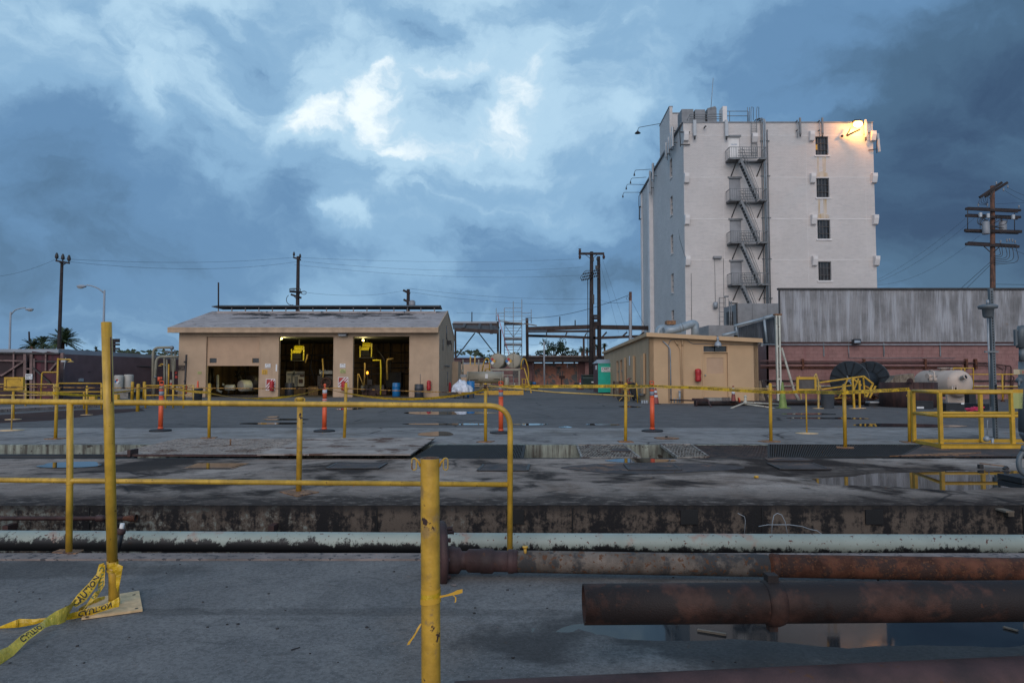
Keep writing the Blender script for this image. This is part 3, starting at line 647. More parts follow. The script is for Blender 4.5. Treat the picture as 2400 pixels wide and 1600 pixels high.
a_, c_ = at(272, 1292, 5.0), at(283, 1248, 5.0); b = B(); b.tube([a_, c_], .024, 14); b.build('stub', 'black', t_)
b = B(); b.lathe(c_ - (c_ - a_) * .05, [(.026, 0), (.031, .006), (.031, .03), (.022, .04)], 12, c_ - a_); b.build('collar', 'maroonpipe', t_)
b = B(); e2 = at(287, 1226, 5.0); b.cyl(c_, e2, .015); b.build('white_cap', 'white', t_)
t_ = thing('flanged_rust_pipe', 'rusty pipe with big upright flange disc starting behind the front yellow post', 'pipe', at(1050, 1340, 4.45))
P0 = at(1035, 1312, 4.45); P1 = at(2400, 1335, 4.28); dx = (P1 - P0).normalized()
def along(px):
 t = (px - 1035) / (2400 - 1035); return P0 + (P1 - P0) * t
b = B(); b.tube([along(1210), along(1500), along(1812)], .0685, 28); b.build('pipe_section', 'mottpipe', t_)
b = B(); b.tube([along(1836), along(2400), along(3400)], [.0695, .0715, .073], 28); b.build('pipe_section', 'rustpipe', t_)
b = B(); b.lathe(along(1808), [(.054, 0), (.054, .03), (.074, .034), (.076, .05), (.071, .075)], 26, dx); b.build('weld_collar', 'rustpipe', t_)
b = B(); b.lathe(along(1196), [(.070, 0), (.075, .004), (.075, .036), (.070, .04)], 26, dx); b.build('end_collar', 'redpipe', t_)
b = B(); b.lathe(along(1046), [(.074, 0), (.082, .01), (.082, .085), (.058, .1), (.058, .13), (.073, .145), (.073, .22), (.078, .225), (.078, .30), (.066, .31), (.066, .40), (.071, .403), (.071, .46)], 26, dx); b.build('coupling', 'redpipe', t_)
b = B(); fc = at(1040, 1298, 4.45); fd = Vector((.985, .17, 0)).normalized()
b.lathe(fc - fd * .03, [(.05, -.01), (.205, 0), (.21, .012), (.21, .036), (.19, .046), (.08, .05)], 36, fd); b.build('flange_disc', 'redpipe', t_)
for i in range(8):
 b = B(); a = i * math.pi / 4; o_ = fc + Vector((0, math.cos(a) * .16, math.sin(a) * .16)); b.cyl(o_ - fd * .045, o_ + fd * .055, .014, n=6); b.build('bolt', 'redpipe', t_)
b = B(); b.tube([at(1231, 1300, 4.4), at(1231, 1283, 4.4)], .01, 8); b.cyl(at(1231, 1283, 4.4), at(1231, 1279, 4.4), .018); b.build('bleed_valve', 'yellowchip', t_)
b = B(); b.box(along(3000) - Vector((.1, .1, .15)), along(3000) + Vector((.1, .1, -.06))); b.build('support_block', 'concrete', t_)
t_ = thing('open_end_pipe', 'thick dark rusty pipe with open end hovering over the front puddle', 'pipe', at(1365, 1415, 2.9))
Q0 = at(1368, 1415, 2.9); Q1 = at(2400, 1407, 2.9); dq = (Q1 - Q0).normalized()
b = B(); r = .0815
b.tube2([Q0 + dq * .22, Q0, Q0, Q0 + dq * .6, Q0 + dq * 4], [r - .008, r - .008, r, r, r], dq, 40); b.f.pop(); b.sm.pop(); b.f.pop(); b.sm.pop(); b.build('pipe_wall', 'darkpipe', t_)
b = B(); b.lathe(Q0 + dq * .2, [(r - .009, 0), (r - .009, .005)], 30, dq); b.build('bore', 'bore', t_)
cc = Q0 + (Q1 - Q0) * ((1790 - 1368) / 1032)
b = B(); b.lathe(cc, [(r, 0), (.088, .004), (.094, .02), (.094, .05), (.088, .07), (r, .075)], 34, dq)
b.box(cc + Vector((.01, -.025, .085)), cc + Vector((.055, .025, .118))); b.box(cc + Vector((.015, -.02, -.112)), cc + Vector((.05, .02, -.085))); b.build('bolted_collar', 'darkpipe', t_)
b = B(); b.box(Q0 + dq * 2.3 + Vector((-.05, -.15, -.33)), Q0 + dq * 2.3 + Vector((.05, .15, -.08))); b.box(Q0 + dq * 3.6 + Vector((-.05, -.15, -.33)), Q0 + dq * 3.6 + Vector((.05, .15, -.08))); b.build('pipe_stand', 'darkmetal', t_)
t_ = thing('red_pipe', 'dull red pipe lying along the bottom edge of the photo', 'pipe', at(1100, 1590, 2.5))
A0 = Vector((at(1066, 1590, 2.47).x, 2.47, .0)); A1 = Vector((at(2400, 1560, 2.69).x, 2.69, .0)); da = (A1 - A0).normalized()
b = B(); b.tube([A0, A1, A1 + da * 2], .10, 36); b.build('thick_section', 'redpipe', t_)
b = B(); b.tube([A0 - da * .36, A0 + da * .02], .084, 30); b.build('thin_section', 'bore', t_)
b = B(); b.tube([A0 - da * 1.2, A0 - da * .34], .078, 30); b.build('tail_section', 'redpipe', t_)
b = B(); Yw = 5.9
b.tube([at(1808, 1262, Yw), at(1810, 1225, Yw), at(1814, 1207, Yw), at(1822, 1202, Yw), at(1832, 1206, Yw), at(1840, 1222, Yw), at(1848, 1262, Yw)], .0035, 6)
b.tube([at(1778, 1233, Yw), at(1800, 1229, Yw), at(1850, 1229, Yw), at(1880, 1233, Yw), at(1900, 1240, Yw), at(1915, 1243, Yw), at(1925, 1250, Yw), at(1932, 1262, Yw)], .0035, 6)
solo(b, 'loose_wire', 'galv', 'thin pale loose wire looping above the pale pipe on the right', 'wire')
b = B(); b.tube([at(1729, 1202, 6.3), at(1745, 1210, 6.3), at(1747, 1220, 6.3), at(1744, 1262, 6.3)], .003, 6); solo(b, 'thin_wire', 'galv', 'hair thin wire hanging down the far trench wall', 'wire')
t_ = thing('wall_bracket', 'small grey bracket on the far trench wall near the right edge', 'bracket', at(2370, 1210, 6.3)); b = B(); b.pbox(2358, 1197, 2378, 1201, 6.22, .14); b.pbox(2363, 1201, 2377, 1210, 6.3, .06); b.build('plate', 'greywood', t_)
# ---- FOREGROUND YELLOW RAILING
t_ = thing('pipe_railing', 'long yellow pipe railing with two rails crossing the left half in front', 'railing', gz(163, 1293, -.10))
Yr = 4.97; rr = .0205
b = B(); b.tube(rnd([at(-900, 936, Yr), at(0, 940.5, Yr), at(1196, 951, Yr), at(1195, 1300, Yr)], .16, 10), rr, 18); b.build('top_rail', 'yellowclean', t_)
b = B(); b.tube([at(-900, 1121, Yr), at(0, 1124.5, Yr), at(1190, 1135, Yr)], .0185, 16); b.build('mid_rail', 'yellowclean', t_)
b = B(); b.tube([at(164.5, 944, Yr), at(163.5, 1130, Yr), at(161.5, 1292, Yr)], .0225, 16); b.build('post', 'yellowclean', t_)
b = B(); b.tube([at(-700, 944, Yr), at(-690, 1292, Yr)], .0225, 16); b.build('post', 'yellowclean', t_)
b = B(); b.prism([gz(122, 1295, -.088), gz(178, 1298, -.088), gz(198, 1289, -.088), gz(140, 1288, -.088)], (0, 0, .006)); b.build('base_plate', 'rustplate', t_)
b = B(); b.tube(arc(at(164, 1124, Yr) - Vector((0, 0, .028)), .0235, 0, 2 * math.pi, 20, (1, 0, 0), (0, 1, 0)), .004, 6); b.build('weld_bead', 'yellowclean', t_)
t_ = thing('tall_yellow_post', 'tall plain yellow post on a pale plate, tied with caution tape', 'post', gz(268, 1415, -.10))
Yt = 3.87
b = B(); b.tube([at(249.5, 755, Yt), at(256, 1000, Yt), at(263, 1315, Yt)], .0272, 22); b.tube([at(262, 1312, Yt), at(267, 1350, Yt - .0), at(267, 1417, Yt)], .0272, 22); b.build('pole', 'yellowclean', t_)
b = B(); b.tube([at(259.5, 790, Yt - .02), at(262, 941, Yt - .02)], .004, 6); b.build('weld_seam', 'maroonpipe', t_)
pts = [gz(191, 1452, -.096), gz(334, 1432, -.096), gz(326, 1388, -.096), gz(214, 1406, -.096)]
b = B(); b.prism(pts, (0, 0, .012)); b.build('base_plate', 'woodyellow', t_)
b = B()
for px, py in ((314, 1393), (320, 1425), (204, 1445)): b.lathe(gz(px, py, -.0838), [(.009, 0), (.009, .0008)], 10)
b.build('bolt_hole', 'bore', t_)
t_ = thing('front_yellow_post', 'thick chipped yellow post with chain links at its top, nearest the camera', 'post', (at(1010, 1700, 2.3).x, 2.3, -.10))
Yf = 2.3; b = B(); tp = at(1007.5, 1073, Yf); bt = Vector((at(1012, 1700, Yf).x, Yf, -.10))
b.tube2([tp - Vector((0, 0, .1)), tp, tp, bt], [.0275, .0275, .0315, .0315], (0, 0, -1), 32) if False else b.tube([tp, tp * .5 + bt * .5, bt], .0315, 32); b.f = [f for f in b.f if len(f) < 20]; b.sm = b.sm[:len(b.f)]; b.build('pole', 'yellowchip', t_)
b = B(); b.tube([tp - Vector((0, 0, .0)), tp - Vector((0, 0, .12))], .0285, 28, caps=True); b.f = [f for f in b.f if len(f) < 20 or min(b.v[i][2] for i in f) < tp.z - .1]; b.sm = b.sm[:len(b.f)]; b.build('inner_wall', 'rustpipe', t_)
b = B(); b.tube(arc(tp, .030, 0, 2 * math.pi, 32, (1, 0, 0), (0, 1, 0)), .0022, 6); b.build('rim', 'mottpipe', t_)
for sx in (-1, 1):
 c = at(1007.5 + sx * 37, 1087, Yf); rl = .0075
 pts = arc(c + Vector((0, 0, .012)), rl, 0, math.pi, 8, (1, 0, 0), (0, 0, 1)) + arc(c - Vector((0, 0, .012)), rl, math.pi, 2 * math.pi, 8, (1, 0, 0), (0, 0, 1))
 b = B(); b.tube(pts, .0026, 8, closed=True); b.build('chain_link', 'yellowdull', t_)
 b = B(); x0 = at(1007.5 + sx * 22, 1085, Yf); b.tube([x0 + Vector((0, 0, -.012)), x0 + Vector((sx * .006, 0, .004)), c + Vector((-sx * .004, 0, .018)), c + Vector((0, 0, .019))], .0035, 8); b.build('hook', 'yellowchip', t_)
b = B(); b.lathe((bt.x, bt.y, -.10), [(.12, 0), (.12, .01), (.035, .012), (.033, .03)], 24); b.build('base_plate', 'yellowdull', t_)
t_ = thing('tape_remnant', 'orange-yellow tape scrap knotted round the thick front post', 'tape')
t_.location = at(1010, 1395, Yf)
def ribbon(b, pts, ws, up=(0, 0, 1), wob=0):
 """ribbon of varying width along pts; up = direction across the ribbon (or list)"""
 vs = []
 for i, p in enumerate(pts):
  u = Vector(up[i] if isinstance(up, list) else up).normalized(); w = ws[i] if isinstance(ws, list) else ws
  vs += [Vector(p) - u * w / 2, Vector(p) + u * w / 2]
 b.add(vs, [(2 * i, 2 * i + 1, 2 * i + 3, 2 * i + 2) for i in range(len(pts) - 1)], True)
 return b
for k_, (zc_, hh) in enumerate(((1383, .022), (1395, .026), (1405, .018))):
 b = B(); c = at(1009.5, zc_, Yf)
 ring = [c + Vector((math.cos(a) * (.0325 + .0008 * k_), math.sin(a) * (.0325 + .0008 * k_), math.sin(a * 1.0 + k_) * .004)) for a in [2 * math.pi * i / 30 for i in range(31)]]
 ribbon(b, ring, hh); b.build('tape_turn', 'labelorange' if k_ != 1 else 'tape', t_)
b = B(); ribbon(b, [at(1030, 1398, Yf - .02), at(1045, 1395, Yf - .03), at(1060, 1391, Yf - .03), at(1072, 1387, Yf - .035), at(1084, 1384, Yf - .04)], [.008, .006, .009, .014, .012]); b.build('loose_end', 'labelorange', t_)
b = B(); ribbon(b, [at(1062, 1394, Yf - .03), at(1068, 1399, Yf - .03), at(1068, 1408, Yf - .03), at(1066, 1411, Yf - .03)], .004, (1, 0, 0)); b.build('loose_end', 'labelorange', t_)
b = B(); ribbon(b, [at(987, 1460, Yf - .01), at(981, 1470, Yf - .02), at(976, 1480, Yf - .02), at(968, 1493, Yf - .02), at(960, 1503, Yf - .02), at(957, 1510, Yf - .02)], [.006, .01, .007, .009, .011, .009], (1, 0, .3)); b.build('loose_end', 'labelorange', t_)
t_ = thing('caution_tape', 'crumpled yellow CAUTION tape tied round the tall post and trailing to the corner', 'tape', gz(200, 1440, -.10))
def px_rib(pts, name, m, jit=0, txt=None):
 """pts: (px_a, py_a, px_b, py_b, Y) edges of the ribbon"""
 b = B(); vs = []
 out = []
 for i in range(len(pts) - 1):
  a, c = pts[i], pts[i + 1]
  for k in range(5):
   t = k / 5; out.append([a[j] * (1 - t) + c[j] * t for j in range(5)])
 out.append(list(pts[-1]))
 for i, (xa, ya, xb, yb, Y) in enumerate(out):
  w = .004 * math.sin(i * 1.7 + jit)
  vs += [at(xa, ya, Y + w), at((xa + xb) / 2, (ya + yb) / 2, Y - .006 - w), at(xb, yb, Y - w * .5)]
 b.add(vs, [f for i in range(len(out) - 1) for f in ((3 * i, 3 * i + 1, 3 * i + 4, 3 * i + 3), (3 * i + 1, 3 * i + 2, 3 * i + 5, 3 * i + 4))], True)
 rb = b.build(name, m, t_)
 if txt:
  word, s0, flip, ink = txt; cu = bpy.data.curves.new('t', 'FONT'); cu.body = word; cu.size = 1; cu.offset = .02; cu.resolution_u = 2
  o = bpy.data.objects.new('t', cu); COL.objects.link(o); me = bpy.data.meshes.new_from_object(o); bpy.data.objects.remove(o)
  mid = [vs[3 * i + 1] for i in range(len(out))]; cum = [0]
  for i in range(1, len(mid)): cum.append(cum[-1] + (mid[i] - mid[i - 1]).length)
  wd = (vs[3 * (len(out) // 2)] - vs[3 * (len(out) // 2) + 2]).length; k = wd * .95; b = B()
  for v in me.vertices:
   s = min(max(s0 * cum[-1] + v.co.x * k, 0), cum[-1] - 1e-4); y = (v.co.y + .14) / .98; y = 1 - y if flip else y
   if flip: s = min(max(s0 * cum[-1] - v.co.x * k, 0), cum[-1] - 1e-4); y = y
   i = next(j for j in range(len(cum) - 1) if cum[j + 1] >= s); f = (s - cum[i]) / max(1e-6, cum[i + 1] - cum[i])
   tri = [vs[3 * i + j].lerp(vs[3 * i + 3 + j], f) for j in range(3)]
   q = tri[2].lerp(tri[1], y * 2) if y < .5 else tri[1].lerp(tri[0], y * 2 - 1)
   b.v.append(tuple(q + Vector((0, -.004, .002))))
  b.f = [tuple(p.vertices) for p in me.polygons]; b.sm = [False] * len(b.f); b.build('lettering', ink, rb)
 return rb
px_rib([(244, 1318, 232, 1322, 3.84), (237, 1350, 226, 1344, 3.82), (222, 1378, 208, 1366, 3.78), (200, 1408, 182, 1392, 3.72), (178, 1422, 165, 1415, 3.68)], 'tape_strand', 'tape', 0, ('CAUTION', .98, True, 'ink'))
px_rib([(247, 1322, 232, 1323, 3.83), (246, 1345, 231, 1350, 3.83), (245, 1370, 229, 1384, 3.81), (228, 1398, 222, 1386, 3.76), (200, 1424, 187, 1440, 3.70)], 'tape_strand', 'tape', 2, ('CAUTION', .05, False, 'inkgreen'))
px_rib([(270, 1318, 262, 1332, 3.82), (288, 1326, 270, 1344, 3.82), (284, 1352, 272, 1350, 3.82), (276, 1388, 272, 1372, 3.82)], 'tape_strand', 'tape', 3)
px_rib([(279, 1398, 279, 1421, 3.76), (262, 1408, 264, 1424, 3.74), (238, 1418, 240, 1432, 3.72), (208, 1424, 208, 1443, 3.70), (180, 1432, 170, 1450, 3.68), (150, 1440, 140, 1456, 3.64)], 'tape_strand', 'tape', 1, ('CAUTION', .72, True, 'ink'))
px_rib([(246, 1396, 246, 1406, 3.98), (228, 1400, 230, 1412, 3.92), (206, 1412, 208, 1424, 3.86), (186, 1424, 182, 1436, 3.75)], 'tape_strand', 'tape', 5)
px_rib([(182, 1402, 160, 1440, 3.68), (160, 1418, 154, 1456, 3.60), (130, 1432, 140, 1462, 3.55), (112, 1444, 122, 1464, 3.5), (92, 1462, 106, 1470, 3.4), (52, 1486, 66, 1500, 3.3), (18, 1515, 32, 1535, 3.2), (-20, 1530, -4, 1560, 3.1), (-60, 1560, -40, 1590, 3.0)], 'tape_strand', 'tape2', 4, ('CAUTION', .60, True, 'ink'))
px_rib([(120, 1445, 112, 1452, 3.56), (80, 1450, 84, 1462, 3.54), (45, 1449, 42, 1470, 3.53), (37, 1452, 38, 1470, 3.52), (0, 1467, 0, 1472, 3.55), (-60, 1478, -60, 1484, 3.6)], 'tape_strand', 'tape', 6)
for k_ in range(4):
 b = B(); c = at(264, 1318 + k_ * 5, Yt)
 ring = [c + Vector((math.cos(a) * (.0285 + .001 * k_), math.sin(a) * (.0285 + .001 * k_), math.sin(a + k_ * 1.9) * .008)) for a in [2 * math.pi * i / 26 for i in range(27)]]
 ribbon(b, ring, .014); b.build('tape_turn', 'tape', t_)
b = B(); c = at(268, 1406, Yt); ring = [c + Vector((math.cos(a) * .030, math.sin(a) * .030 , -.012 + .006 * math.sin(a))) for a in [math.pi * .75 + 1.3 * math.pi * i / 20 for i in range(21)]]; ribbon(b, ring, .045); b.build('tape_turn', 'tape', t_)
t_ = thing('chipped_deck_post', 'chipped yellow post on diamond plate standing alone on the deck', 'post', gz(702, 1156))
b = B(); Yp = gz(700, 1152).y; b.tube([at(703, 936, Yp), at(702, 1040, Yp), at(700, 1155, Yp)], .0285, 20); b.build('pole', 'yellowchip', t_)
b = B(); b.cyl(at(703, 940, Yp), at(703, 930.5, Yp), .036, n=20); b.build('cap_ring', 'yellow', t_)
for sx in (-1, 1): b = B(); b.tube(arc(at(703 + sx * 8, 937, Yp), .016, 0, 2 * math.pi, 14, (1, 0, 0), (0, 0, 1)), .006, 6, closed=True); b.build('chain_link', 'yellow', t_)
b = B(); b.prism([gz(655, 1153), gz(697, 1164), gz(748, 1154), gz(700, 1146)], (0, 0, .01)); b.build('base_plate', 'rustplate', t_)
# ---- STANCHIONS, DELINEATORS, TAPE
def stanchion(px_t, py_t, px_b, py_b, label, plate_kind, r=.030, m='yellow', lean=None):
 c = gz(px_b, py_b); Y = c.y; tp = at(px_t, py_t, Y)
 t_ = thing('yellow_stanchion', label, 'stanchion', c, 'yellow stanchions carrying the barrier tape')
 b = B(); b.tube([c + Vector((0, 0, .005)), (c + tp) / 2, tp], r, 14); b.build('pole', m, t_)
 b = B(); b.cyl(tp, tp + Vector((0, 0, .012)), r * .8, r * .5, 12); b.build('cap', 'yellow', t_)
 b = B()
 for sx in (-1, 1): b.tube(arc(tp + Vector((sx * (r + .006), 0, -.10)), .018, 0, 2 * math.pi, 10, (1, 0, 0), (0, 0, 1)), .006, 5, closed=True)
 b.build('side_hook', 'yellow', t_)
 b = B()
 if plate_kind == 'disc': b.lathe(c, [(.17, 0), (.17, .008), (.05, .014), (.03, .018)], 22)
 else:
  s_ = .185; a = random.Random(px_b).uniform(.2, 1.1); b.prism([c + Vector((math.cos(a + k * math.pi / 2) * s_, math.sin(a + k * math.pi / 2) * s_, 0)) for k in range(4)], (0, 0, .012))
 b.build('base_plate', 'rustplate' if plate_kind == 'rust' else 'woodyellow', t_)
 return t_
ST = [(134, 899, 130, 1028, 'leaning yellow stanchion with rusty plate right of the yellow sign box', 'rust'), (204, 904, 203, 972, 'distant yellow stanchion behind the left rails', 'disc'),
      (491, 899, 490, 1026, 'yellow stanchion in front of the half-open garage door', 'rust'), (811.5, 898, 807, 1028, 'yellow stanchion beside the second orange post', 'pale'),
      (1138, 899, 1138, 1035, 'yellow stanchion with dark top near the railing corner', 'rust'), (1467, 898, 1466, 1035, 'yellow stanchion in front of the green portable toilet', 'rust'),
      (1805, 899, 1807, 1034, 'yellow stanchion in front of the cream column', 'rust'), (1978, 901, 1981, 1049, 'yellow stanchion on the black mesh grating before the reels', 'rust'),
      (2131, 914, 2132, 1036, 'worn yellow stanchion next to the cage corner', 'rust')]
for s in ST: stanchion(*s)
b = B(); c = gz(1466, 1035); b.prism([c + Vector((math.cos(.4 + k * math.pi / 2) * .12, math.sin(.4 + k * math.pi / 2) * .12, .012)) for k in range(4)], (0, 0, .008)); solo(b, 'shim_plate', 'rustplate', 'second rusty plate stacked on the base before the portable toilet', 'plate')
c = at(1138, 899, gz(1138, 1035).y); b = B(); b.cyl(c - Vector((0, 0, .09)), c - Vector((0, 0, .012)), .034, n=14); solo(b, 'dark_tape_wrap', 'maroonpipe', 'dark tape wrapped round the top of the stanchion near the railing corner', 'tape')
def delineator(px, pt, pb, label, white):
 c = gz(px, pb); Y = c.y; H = at(px, pt, Y).z
 t_ = thing('orange_delineator', label, 'traffic post', c, 'orange traffic posts with black rubber bases')
 b = B(); b.lathe(c, [(.235, 0), (.235, .03), (.20, .042), (.10, .052), (.08, .055)], 8); b.build('rubber_base', 'rubber', t_)
 b = B(); b.tube([c + Vector((0, 0, .05)), c + Vector((0, 0, H - .32))], .049, 18); b.tube([c + Vector((0, 0, H - .33)), c + Vector((0, 0, H - .07))], .045, 18)
 b.lathe(c + Vector((0, 0, .05)), [(.06, 0), (.052, .04)], 16)
 for dz in (-.34, -.205, ): b.lathe(c + Vector((0, 0, H + dz)), [(.052, 0), (.052, .025)], 18)
 b.build('tube', 'orange', t_)
 b = B()
 if white: b.tube([c + Vector((0, 0, H - .20)), c + Vector((0, 0, H - .10))], .0475, 18); b.tube([c + Vector((0, 0, H - .40)), c + Vector((0, 0, H - .30))], .0505, 18)
 else: b.tube([c + Vector((0, 0, H - .32)), c + Vector((0, 0, H - .22))], .0475, 18); b.tube([c + Vector((0, 0, H - .175)), c + Vector((0, 0, H - .10))], .0475, 18)
 b.build('reflective_band', 'whiteband' if white else 'greyband', t_)
 if white:
  b = B(); b.tube([c + Vector((0, 0, H - .07)), c + Vector((0, 0, H - .02))], [.02, .02], 10); b.sphere(c + Vector((0, 0, H)), .032, 10); b.build('knob', 'orange', t_)
 else:
  b = B(); hw = .042; top = H
  b.tube(rnd([c + Vector((-hw, 0, top - .07)), c + Vector((-hw, 0, top)), c + Vector((hw, 0, top)), c + Vector((hw, 0, top - .07)), ], .015, 4), .009, 8); b.build('handle_loop', 'orange', t_)
  b = B(); b.tube([c + Vector((0, 0, H - .11)), c + Vector((0, 0, H - .055))], [.045, .042], 16); b.build('top_sleeve', 'orange', t_)
delineator(376, 893, 1010, 'leftmost orange traffic post with grey bands', False)
delineator(760, 902, 1011, 'orange traffic post with white bands before the middle garage bay', True)
delineator(1174, 894, 1015, 'orange traffic post with grey bands beside the railing corner', False)
delineator(1529, 893, 1011, 'bright orange traffic post before the corner of the tan office', False)
def sag(pts, sags, n=14):
 out = []
 for i in range(len(pts) - 1):
  a, c = Vector(pts[i]), Vector(pts[i + 1])
  for k in range(n):
   t = k / n; p = a.lerp(c, t); p.z -= sags[i] * 4 * t * (1 - t); out.append(p)
 return out + [Vector(pts[-1])]
def sY(px_b, py_b): return gz(px_b, py_b).y
def tape(label, nodes, sags, w=.058, tw=None, print_from=None):
 t_ = thing('barrier_tape', label, 'barrier tape', at(*nodes[0]), 'yellow barrier tape strung between stanchions')
 pts = sag([at(*n) for n in nodes], sags); b = B(); ups = []
 for i in range(len(pts)):
  a = (tw(i / (len(pts) - 1)) if tw else .12 * math.sin(i * .5)); ups.append((0, -math.sin(a), math.cos(a)))
 ribbon(b, pts, w, ups); b.build('ribbon', 'tape', t_)
 if print_from is not None:
  b = B(); Ltot = 0; rg = random.Random(len(nodes))
  for i in range(len(pts) - 1):
   p, q = pts[i], pts[i + 1]; d = (q - p); L = d.length; ux = d.normalized(); uz = Vector(ups[i]); nrm = ux.cross(uz).normalized(); nrm = nrm if nrm.y < 0 else -nrm
   x = 0
   while x < L:
    ph = (Ltot + x) % .46
    if ph < .33 and rg.random() > .12:
     for row, (r0, r1) in enumerate(((.004, .019), (-.018, -.006))):
      if row == 1 and not .03 < ph < .29: continue
      o = p + ux * x + nrm * .003 + uz * r0; hh = r1 - r0; lw = .010 * rg.uniform(.6, 1.0)
      b.quad(o, o + ux * lw, o + ux * lw + uz * hh, o + uz * hh)
    x += .0145
   Ltot += L
  if b.v: b.build('lettering', 'ink', t_)
 return t_
tw1 = lambda t: 1.0 + .3 * math.sin(t * 9)
tape('slack yellow tape passing under the sign box at the far left', [(-60, 916, 16), (32, 915.5, 15.5), (130, 921, 12.9), (238, 927, 14)], [.0, .01, .01], tw=lambda t: .7 + .5 * math.sin(t * 7))
tape('yellow tape rising to the leftmost orange post', [(255, 921, 14), (376, 904, 14.75), (491, 919.5, 13.1)], [.01, .03], tw=lambda t: .9 + .4 * math.sin(t * 5))
tape('long sagging yellow tape in front of the garage doors on the left', [(491, 921, 13.1), (760, 909, 14.7)], [.16], tw=tw1)
tape('long sagging yellow tape in front of the right garage bay', [(760, 909, 14.7), (812, 921, 12.9), (1138, 913, 12.3), (1174, 904, 14.0)], [.01, .14, .0], tw=tw1)
tape('tight printed yellow tape between the railing corner and the portable toilet', [(1174, 906, 14.0), (1466, 904.5, 12.4), (1529, 904, 14.6)], [.0, .01], print_from=0)
tape('printed yellow tape across the tan office front', [(1529, 905, 14.6), (1600, 907, 14), (1806, 919, 12.4)], [.0, .0], print_from=0)
tape('printed yellow tape below the grey panelled sign board', [(1806, 919, 12.4), (1870, 918, 13), (1979, 919.5, 11.3), (2131, 912, 12.2)], [.0, .0, .0], print_from=0)
def chain(label, nodes, sags, r=.012, m='rope'):
 b = B(); pts = sag([at(*n) for n in nodes], sags)
 out = []; rs = []
 for i in range(len(pts) - 1):
  for k in range(6):
   out.append(pts[i].lerp(pts[i + 1], k / 6)); rs.append(r * (1.0 if (i * 6 + k) % 2 else .55))
 b.tube(out, rs, 6); return solo(b, 'safety_chain', m, label, 'chain', 'rusty safety chains between stanchions')
chain('rusty chain across the far left between yellow stanchions', [(-60, 906, 13.5), (130, 907.5, 13), (250, 909, 13)], [0, .0])
chain('rusty chain from the tall post to the stanchion by the garage', [(262, 908.5, 13), (491, 909, 13.1)], [.0])
chain('rusty chain before the middle garage bays', [(491, 909, 13.1), (811, 909, 12.9)], [.01])
chain('dark rusty chain before the right garage bay', [(811, 910, 12.9), (1138, 921, 12.4)], [.01])
b = B(); b.tube([at(1146, 904, 12.4), at(1300, 919, 12.4), at(1485, 928, 12.2)], .013, 8); solo(b, 'sloping_rod', 'yellowdull', 'long sloping yellow rod below the tape before the yard', 'rod')
chain('rusty chain across the tan office front', [(1467, 910, 12.4), (1600, 904, 12.6), (1806, 911, 12.4)], [.0, .0], m='yellowdull')
chain('short chain hanging from the dark topped stanchion', [(1141, 905, 12.35), (1145, 930, 12.3)], [0], .008)
chain('short chain hanging from the stanchion by the toilet', [(1470, 915, 12.35), (1472, 940, 12.3)], [0], .008)
# ---- GARAGE
YG = 40.0; ZE = at(700, 770, YG).z      # eave height
XL = at(418, 860, YG).x; XR = at(1029, 860, YG).x
t_ = thing('tan_garage', 'long tan stucco garage with three bays, grey roof and ridge vent', 'garage', (XL, YG, 0))
def uX(px, y=860): return at(px, y, YG).x - XL
def zz(py, px=700): return at(px, py, YG).z
H = zz(772)
holes = [(uX(483), 0.0, uX(607), zz(789)), (uX(653), 0.0, uX(781), zz(789)), (uX(827), 0.0, uX(959), zz(788))]
b = B(); b.wall((XL, YG, 0), (XR - XL, 0, 0), H, holes, .28, (0, 1, 0)); b.build('front_wall', 'tan', t_)
YB = 50.4; RY = 45.2; RZ = at(700, 731, RY).z
b = B(); b.prism([(XR - .25, YG + .28, 0), (XR - .25, YB, 0), (XR - .25, YB, H), (XR - .25, RY, RZ - .12), (XR - .25, YG + .28, H + .03)], (.25, 0, 0)); b.build('side_wall', 'tan', t_)
b = B(); b.prism([(XL, YG + .28, 0), (XL, YB, 0), (XL, YB, H), (XL, RY, RZ - .12), (XL, YG + .28, H + .03)], (.25, 0, 0)); b.build('side_wall', 'tan', t_)
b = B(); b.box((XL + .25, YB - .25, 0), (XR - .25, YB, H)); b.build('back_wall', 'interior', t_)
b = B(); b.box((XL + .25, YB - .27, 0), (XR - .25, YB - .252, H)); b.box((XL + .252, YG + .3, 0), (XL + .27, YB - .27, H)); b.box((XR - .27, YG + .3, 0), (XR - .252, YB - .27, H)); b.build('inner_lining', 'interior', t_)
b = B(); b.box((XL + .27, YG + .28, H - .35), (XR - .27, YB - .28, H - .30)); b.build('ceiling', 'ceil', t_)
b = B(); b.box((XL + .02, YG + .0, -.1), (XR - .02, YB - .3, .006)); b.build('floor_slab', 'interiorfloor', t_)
xe0 = XL - .38; xe1 = XR - .06
b = B(); b.prism([(xe0, YG - .5, H - .10), (xe0, YG - .5, H + .10), (xe0, RY, RZ + .05), (xe0, YB + .4, H + .10), (xe0, YB + .4, H - .06), (xe0, RY, RZ - .1)], (xe1 - xe0 + .02, 0, 0)); b.build('roof', 'roof', t_)
b = B(); b.box((xe0 - .03, YG - .56, H - .22), (xe1 + .06, YG - .501, H + .07)); b.build('fascia', 'tantrim', t_)
b = B(); b.box((xe0 - .03, YG - .575, H + .005), (xe1 + .06, YG - .561, H + .085)); b.build('fascia_cap', 'tantrim', t_)
b = B(); b.box((xe0 + .0, YG - .5, H - .20), (xe1, YG - .002, H - .10)); b.build('soffit', 'tantrim', t_)
for ys in (1, -1):
 b = B(); b.bar((xe1 + .05, YG - .5 if ys > 0 else YB + .4, H + .0), (xe1 + .05, RY, RZ - .02), .06, .22); b.build('rake_board', 'tantrim', t_)
b = B(); sl_ = (RZ - H) / (RY - YG + .5)
